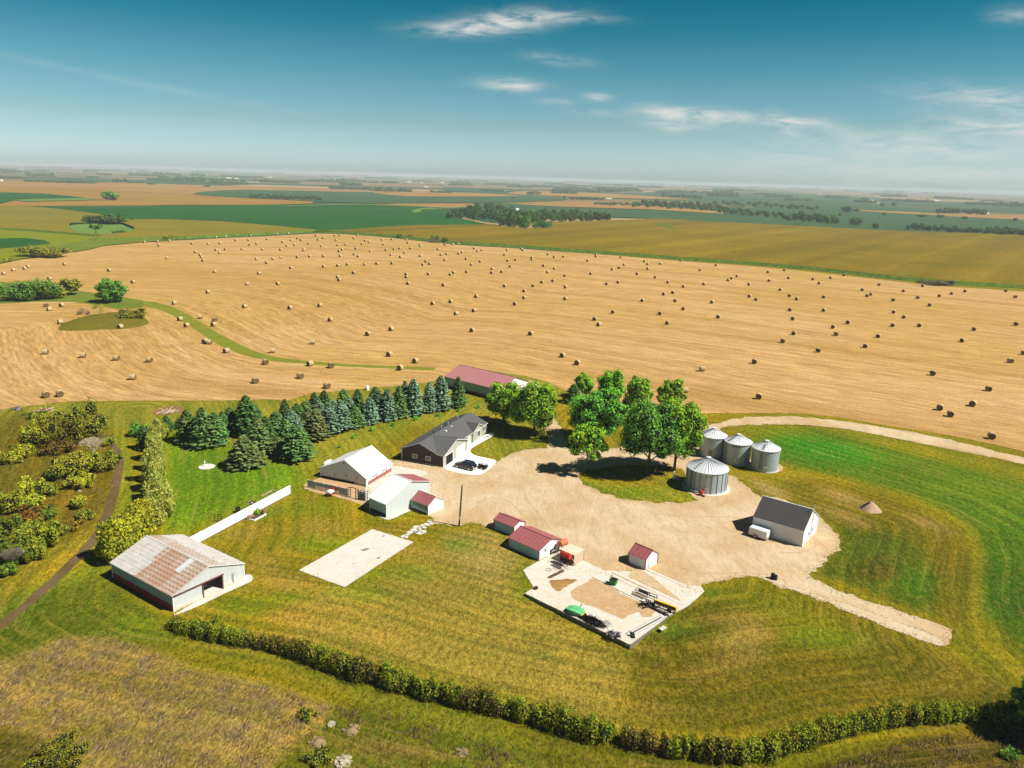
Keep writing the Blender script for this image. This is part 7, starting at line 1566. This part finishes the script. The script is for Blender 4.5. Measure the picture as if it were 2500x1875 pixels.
mb = MB(); mb.box((1.65, .55, .78), (3.4, .34, .10)); mb.box((3.32, .55, .45), (.16, .5, .75)); mb.build('yellow_box', yellowp, t_)
mb = MB(); mb.box((1.6, .42, .46), (3.2, .1, .5)); mb.build('rusty_side', mat('orange_rust', (.28, .10, .03, 1), .8), t_)
mb = MB()
for k in range(7): mb.tube((.35+k*.45, .35, .5), (.3+k*.45, -.1, .08), .035, n=4)
mb.tube((.1, 0, .25), (3.0, 0, .25), .04, n=5); mb.build('tines', wood, t_)
for x in (.1, 2.55): wheel(t_, x, -.05, .32, .16, dark)
mb = MB(); mb.tube((2.0, .8, .8), (2.6, 1.5, 1.0), .04, n=5); mb.build('hitch', yellowp, t_)
A_, B_ = G(*zy(1250, 950), .1), G(*zy(1900, 1270), .1); t_ = tag(MB().box(((B_-A_).length/2, 0, .12), ((B_-A_).length, .22, .22)).build('dark_beam', dark, None, A_, math.atan2(B_.y-A_.y, B_.x-A_.x)), 'long dark beam along the edge of the yard soil', 'beam')
pile(G(*zy(1340, 985), .1), 1.3, .35, 26, dark, 'dark scrap iron beside the long beam', 'scrap_heap', 'scrap heap', 15, .09, .9, z=.06)
A_, B_ = G(1543, 1553, .06), G(1628, 1507, .06); a_ = math.atan2(B_.y-A_.y, B_.x-A_.x); L_ = (B_-A_).length
for k, (off, s0, s1, r_, m_, lb) in enumerate(((.0, 0, 1, .09, steel, 'nearest the yard edge'), (.35, .05, .9, .06, dark, 'in the middle'), (.8, .0, .98, .05, steel, 'farthest from the edge'))):
    mb = MB(); mb.tube((L_*s0, off, .16), (L_*s1, off, .16), r_, n=8); tag(mb.build('long_pipe', m_, None, A_, a_), 'long thin pipe lying along the yard end, '+lb, 'pipe', 'pipes lying at the yard end')
g = G(1546, 1553, .06); mb = MB(); mb.box((0, 0, .15), (1.1, .35, .2)); mb.box((.1, .3, .3), (.3, .2, .4)); mb.tube((-.4, .2, .2), (.5, .6, .5), .05, n=5); tag(mb.build('iron_block', dark, None, g, a_+.8), 'dark iron block at the near end of the long pipes', 'iron block')
# green mower deck
g = G(1404, 1497, .06); a_ = Ydir+.1; t_ = thing('batwing_mower', 'light green wide mower deck with black wheels near the yard wall', 'mower', g, a_)
for k, (x0, x1, z0, z1) in enumerate(((-1.25, -.45, .52, .66), (-.42, .42, .68, .68), (.45, 1.25, .66, .52))):
    for y0, y1 in ((-.75, .0), (.06, .85)):
        sq = .25 if k != 1 else 0
        mb = MB(); y_a = y0+(sq if y0 < -.5 else 0); y_b = y1-(sq if y1 > .5 else 0)
        vs = [(x0, y_a if k == 0 else y0, z0), (x1, y_a if k == 2 else y0, z1), (x1, y_b if k == 2 else y1, z1), (x0, y_b if k == 0 else y1, z0)]
        mb.add(vs+[(v[0], v[1], v[2]-.16) for v in vs], [(0, 1, 2, 3), (7, 6, 5, 4), (0, 4, 5, 1), (1, 5, 6, 2), (2, 6, 7, 3), (3, 7, 4, 0)]); mb.build('deck_panel', limep, t_)
mb = MB(); mb.box((1.28, .05, .3), (.08, 1.3, .22)); mb.build('skirt', yellowp, t_)
for x, y in ((-1.3, -.3), (-.2, 1.05), (.5, 1.1), (1.45, .3), (1.25, -.6)): wheel(t_, x, y, .2, .14, dark)
mb = MB(); mb.tube((.2, .9, .6), (.25, 1.3, 1.0), .05, n=5); mb.build('hitch', dark, t_)
wirep = pile(G(1440, 1524, .06)+Vector((.5, .5, 0)), 1.75, .75, 420, black, 'long low heap of black tangled wire by the yard wall', 'wire_heap', 'wire heap', 21, .035, .8, z=.06)
wirep.rotation_euler.z = Ydir; wirep.scale = (1.1, .55, 1)
pile(G(1468, 1530, .06)+Vector((.3, .5, 0)), 1.4, .25, 90, steel, 'thin scatter of pale wire right of the black heap', 'wire_scatter', 'wire heap', 22, .02, .5, dark, z=.06)
pile(G(1498, 1551, .06), .95, .6, 130, dark, 'small round heap of dark and pale wire near the yard corner', 'wire_heap', 'wire heap', 23, .035, .6, steel, z=.06)
mb = MB(); mb.box((0, 0, .16), (.45, .4, .32)); mb.box((0, 0, .34), (.5, .45, .05)); tag(mb.build('small_crate', mat('maroon_box', (.10, .03, .03, 1), .8), None, G(1308.5, 1438, .06), .5), 'small dark maroon box at the left corner of the yard', 'box')
g = G(1618, 1535); mb = MB(); mb.prism([(-.55, -.3), (.6, -.25), (.55, .35), (-.5, .3)], 0, .12); tag(mb.build('broken_slab', concM, None, g, .7), 'lone concrete piece in the grass right of the yard wall', 'concrete piece')
for i, (x, y) in enumerate(((1886, 1413), (1892.5, 1415.5))):
    g = G(x, y); mb = MB(); mb.lathe([(0, 0), (.30, 0), (.31, .3), (.29, .32), (.31, .6), (.29, .62), (.31, .86-.12*i), (.27, .88-.12*i), (.25, .5), (0, .5)], 16); tag(mb.build('burn_barrel', dark, None, g), ('taller left', 'shorter right')[i]+' black drum on the broken concrete beside the drive', 'drum', 'black drums by the drive')
# soil heap
g = G(2125, 1243); t_ = thing('soil_heap', 'small cone of pale soil in the right lawn with a dark board', 'soil heap', g, 0)
r3 = random.Random(3); mb = MB(); V = []; n_ = 20
for k, (r_, z) in enumerate([(2.0, 0), (1.65, .25), (1.1, .75), (.5, 1.25), (.2, 1.42)]):
    for i in range(n_): a = 6.283*i/n_; q = r_*(1+.18*mnoise.noise(Vector((math.cos(a)*1.5, math.sin(a)*1.5, k*.4)))); V.append((q*math.cos(a)*1.05, q*math.sin(a), z))
V.append((0, 0, 1.48)); F_ = [(k*n_+i, k*n_+(i+1) % n_, (k+1)*n_+(i+1) % n_, (k+1)*n_+i) for k in range(4) for i in range(n_)]+[(4*n_+i, 4*n_+(i+1) % n_, 5*n_) for i in range(n_)]
mb.add(V, F_, sm=True); mb.build('soil_cone', mat('heap_soil', (.46, .31, .20, 1), 1, scale=1.5, amt=.25, bump=.6), t_)
mb = MB(); mb.box((-.9, -.1, 1.05), (1.3, .5, .08), 0, .2, ry=-.5); mb.build('board', dark, t_)
# cargo trailer
n, rz, a, b = frame((1870, 1322), (1881, 1316.5), (1824.6, 1309.8)); h = height(n, 1301)
t_ = thing('cargo_trailer', 'white box cargo trailer parked along the garage wall', 'trailer', n, rz)
mb = MB(); mb.box((a/2, b/2, .3+(h-.3)/2), (a, b, h-.3)); mb.build('box', mat('trailer_white', (.80, .80, .80, 1), .4, scale=.5, amt=.05), t_)
mb = MB(); mb.box((a/2, b/2, h+.03), (a*.86, b*.97, .08)); mb.build('roof', mat('trailer_roof', (.70, .74, .76, 1), .4), t_)
mb = MB(); mb.box((a/2, 0, h-.06), (a+.04, .04, .08)); mb.box((0, b/2, h-.04), (.04, b, .05)); mb.build('edge_trim', steel, t_)
mb = MB(); mb.box((a/2, -.03, .5), (a*.96, .03, .45)); mb.build('stone_guard', mat('tread_plate', (.5, .44, .33, 1), .4), t_)
for x in (-.06, a+.06):
    mb = MB(); mb.tube((x-.09, b*.62, .33), (x+.09, b*.62, .33), .33, n=18); o = mb.build('wheel', tyre, t_); mb = MB(); mb.tube((x-.11, b*.62, .33), (x+.11, b*.62, .33), .19, n=12); mb.build('rim', rim, o)
mb = MB(); mb.tube((a*.15, 0, .35), (a/2, -1.15, .38), .05, n=5); mb.tube((a*.85, 0, .35), (a/2, -1.15, .38), .05, n=5); mb.tube((a/2, -1.1, 0), (a/2, -1.1, .7), .04, n=6); mb.build('tow_bar', dark, t_)
# rubble in the rough corner at the bottom
rub = mat('pale_rubble', (.28, .20, .10, 1), .95, scale=2, amt=.3); whit = mat('white_rubble', (.42, .36, .25, 1), .9, scale=2, amt=.2)
def rubble(px, py, wpx, label, m, seed, n_=30, hh=.6):
    g = G(px, py); r = wpx*mpp(g)/2; rr_ = random.Random(seed); mb = MB()
    for i in range(n_):
        a = rr_.uniform(0, 6.28); q = r*math.sqrt(rr_.random()); s_ = rr_.uniform(.08, .22); zz = hh*(1-q/r)*rr_.random()
        mb.box((math.cos(a)*q, math.sin(a)*q, zz+s_*.4), (s_*1.6, s_*1.2, s_), 0, rr_.uniform(0, 3), rx=rr_.uniform(-.5, .5))
    mb.lathe([(r*.9, 0), (r*.6, hh*.4), (r*.2, hh*.8), (0, hh*.85)], 12); tag(mb.build('rubble_mound', m, None, g), label, 'rubble', 'rubble mounds in the rough corner')
rubble(858, 1784, 36, 'tan soil and rubble mound under the mown lane', rub, 1); rubble(777, 1815, 38, 'tan rubble mound left of the others', rub, 2); rubble(838, 1860, 38, 'white stone rubble mound at the bottom', whit, 3, 60, .5); rubble(1128, 1838, 30, 'flat pale rubble patch at the right', rub, 4, 24, .25); rubble(808, 1770, 16, 'small heap of white stones above the tan mounds', whit, 5, 16, .3)
for i, (x, y, lb) in enumerate([(241, 1292.5, 'white boulder beside the dirt track by the poplars'), (249, 1151, 'small white stone under the yellow bush by the track'), (194, 1200, 'pale flat stone on the grass below the yellow bush'), (745, 1194, 'pale flat stone at the left end of the grey fence'), (184, 1068, 'small pale stone beside the bare tree')]):
    g = G(x, y); mb = MB(); mb.lathe([(0, 0), (.32, .03), (.34, .18), (.2, .32), (0, .36)], 9, sm=True); o = mb.build('boulder', whit, None, g); o.scale = (1.2, .9, .8); tag(o, lb, 'stone')
# tyre tracks on gravel
tm = ground_mat('tyre_track', alb(214, 180, 134), alb(224, 192, 146), None, s=.4, fine=3)
for i, P_ in enumerate([[(1278, 1200), (1290, 1225), (1320, 1262), (1350, 1295), (1382, 1325), (1420, 1352)], [(1705, 1240), (1760, 1236), (1775, 1215), (1768, 1195)], [(1600, 1255), (1700, 1262), (1780, 1262), (1826, 1270)], [(1120, 1180), (1150, 1190), (1200, 1176), (1230, 1160)], [(1985, 1310), (1990, 1335), (1950, 1350), (1900, 1348)], [(1640, 1380), (1720, 1400), (1800, 1398)], [(1170, 1225), (1200, 1215), (1240, 1222), (1270, 1250)]]):
    ribbon('tyre_track', P_, .16, .026+.001*i, tm, 'faint curved tyre track on the gravel', amp=.05)
# the air
hz_ = MB().box((0, 12000, 33.5), (60000, 26000, 69)); hzo = MB(); hzo.box((0, 11000, 32.5), (56000, 27000, 67))
hm = bpy.data.materials.new('air'); hm.use_nodes = True; t = NT(hm.node_tree); t.n.clear()
pv = t.new('ShaderNodeVolumePrincipled'); pv.inputs['Color'].default_value = (.88, .97, 1, 1); pv.inputs['Density'].default_value = .00010; pv.inputs['Anisotropy'].default_value = .0
ho = t.new('ShaderNodeOutputMaterial'); t.l.new(pv.outputs[0], ho.inputs['Volume'])
tag(hzo.build('haze', hm), 'thin pale haze over the far fields', None, kind='stuff')
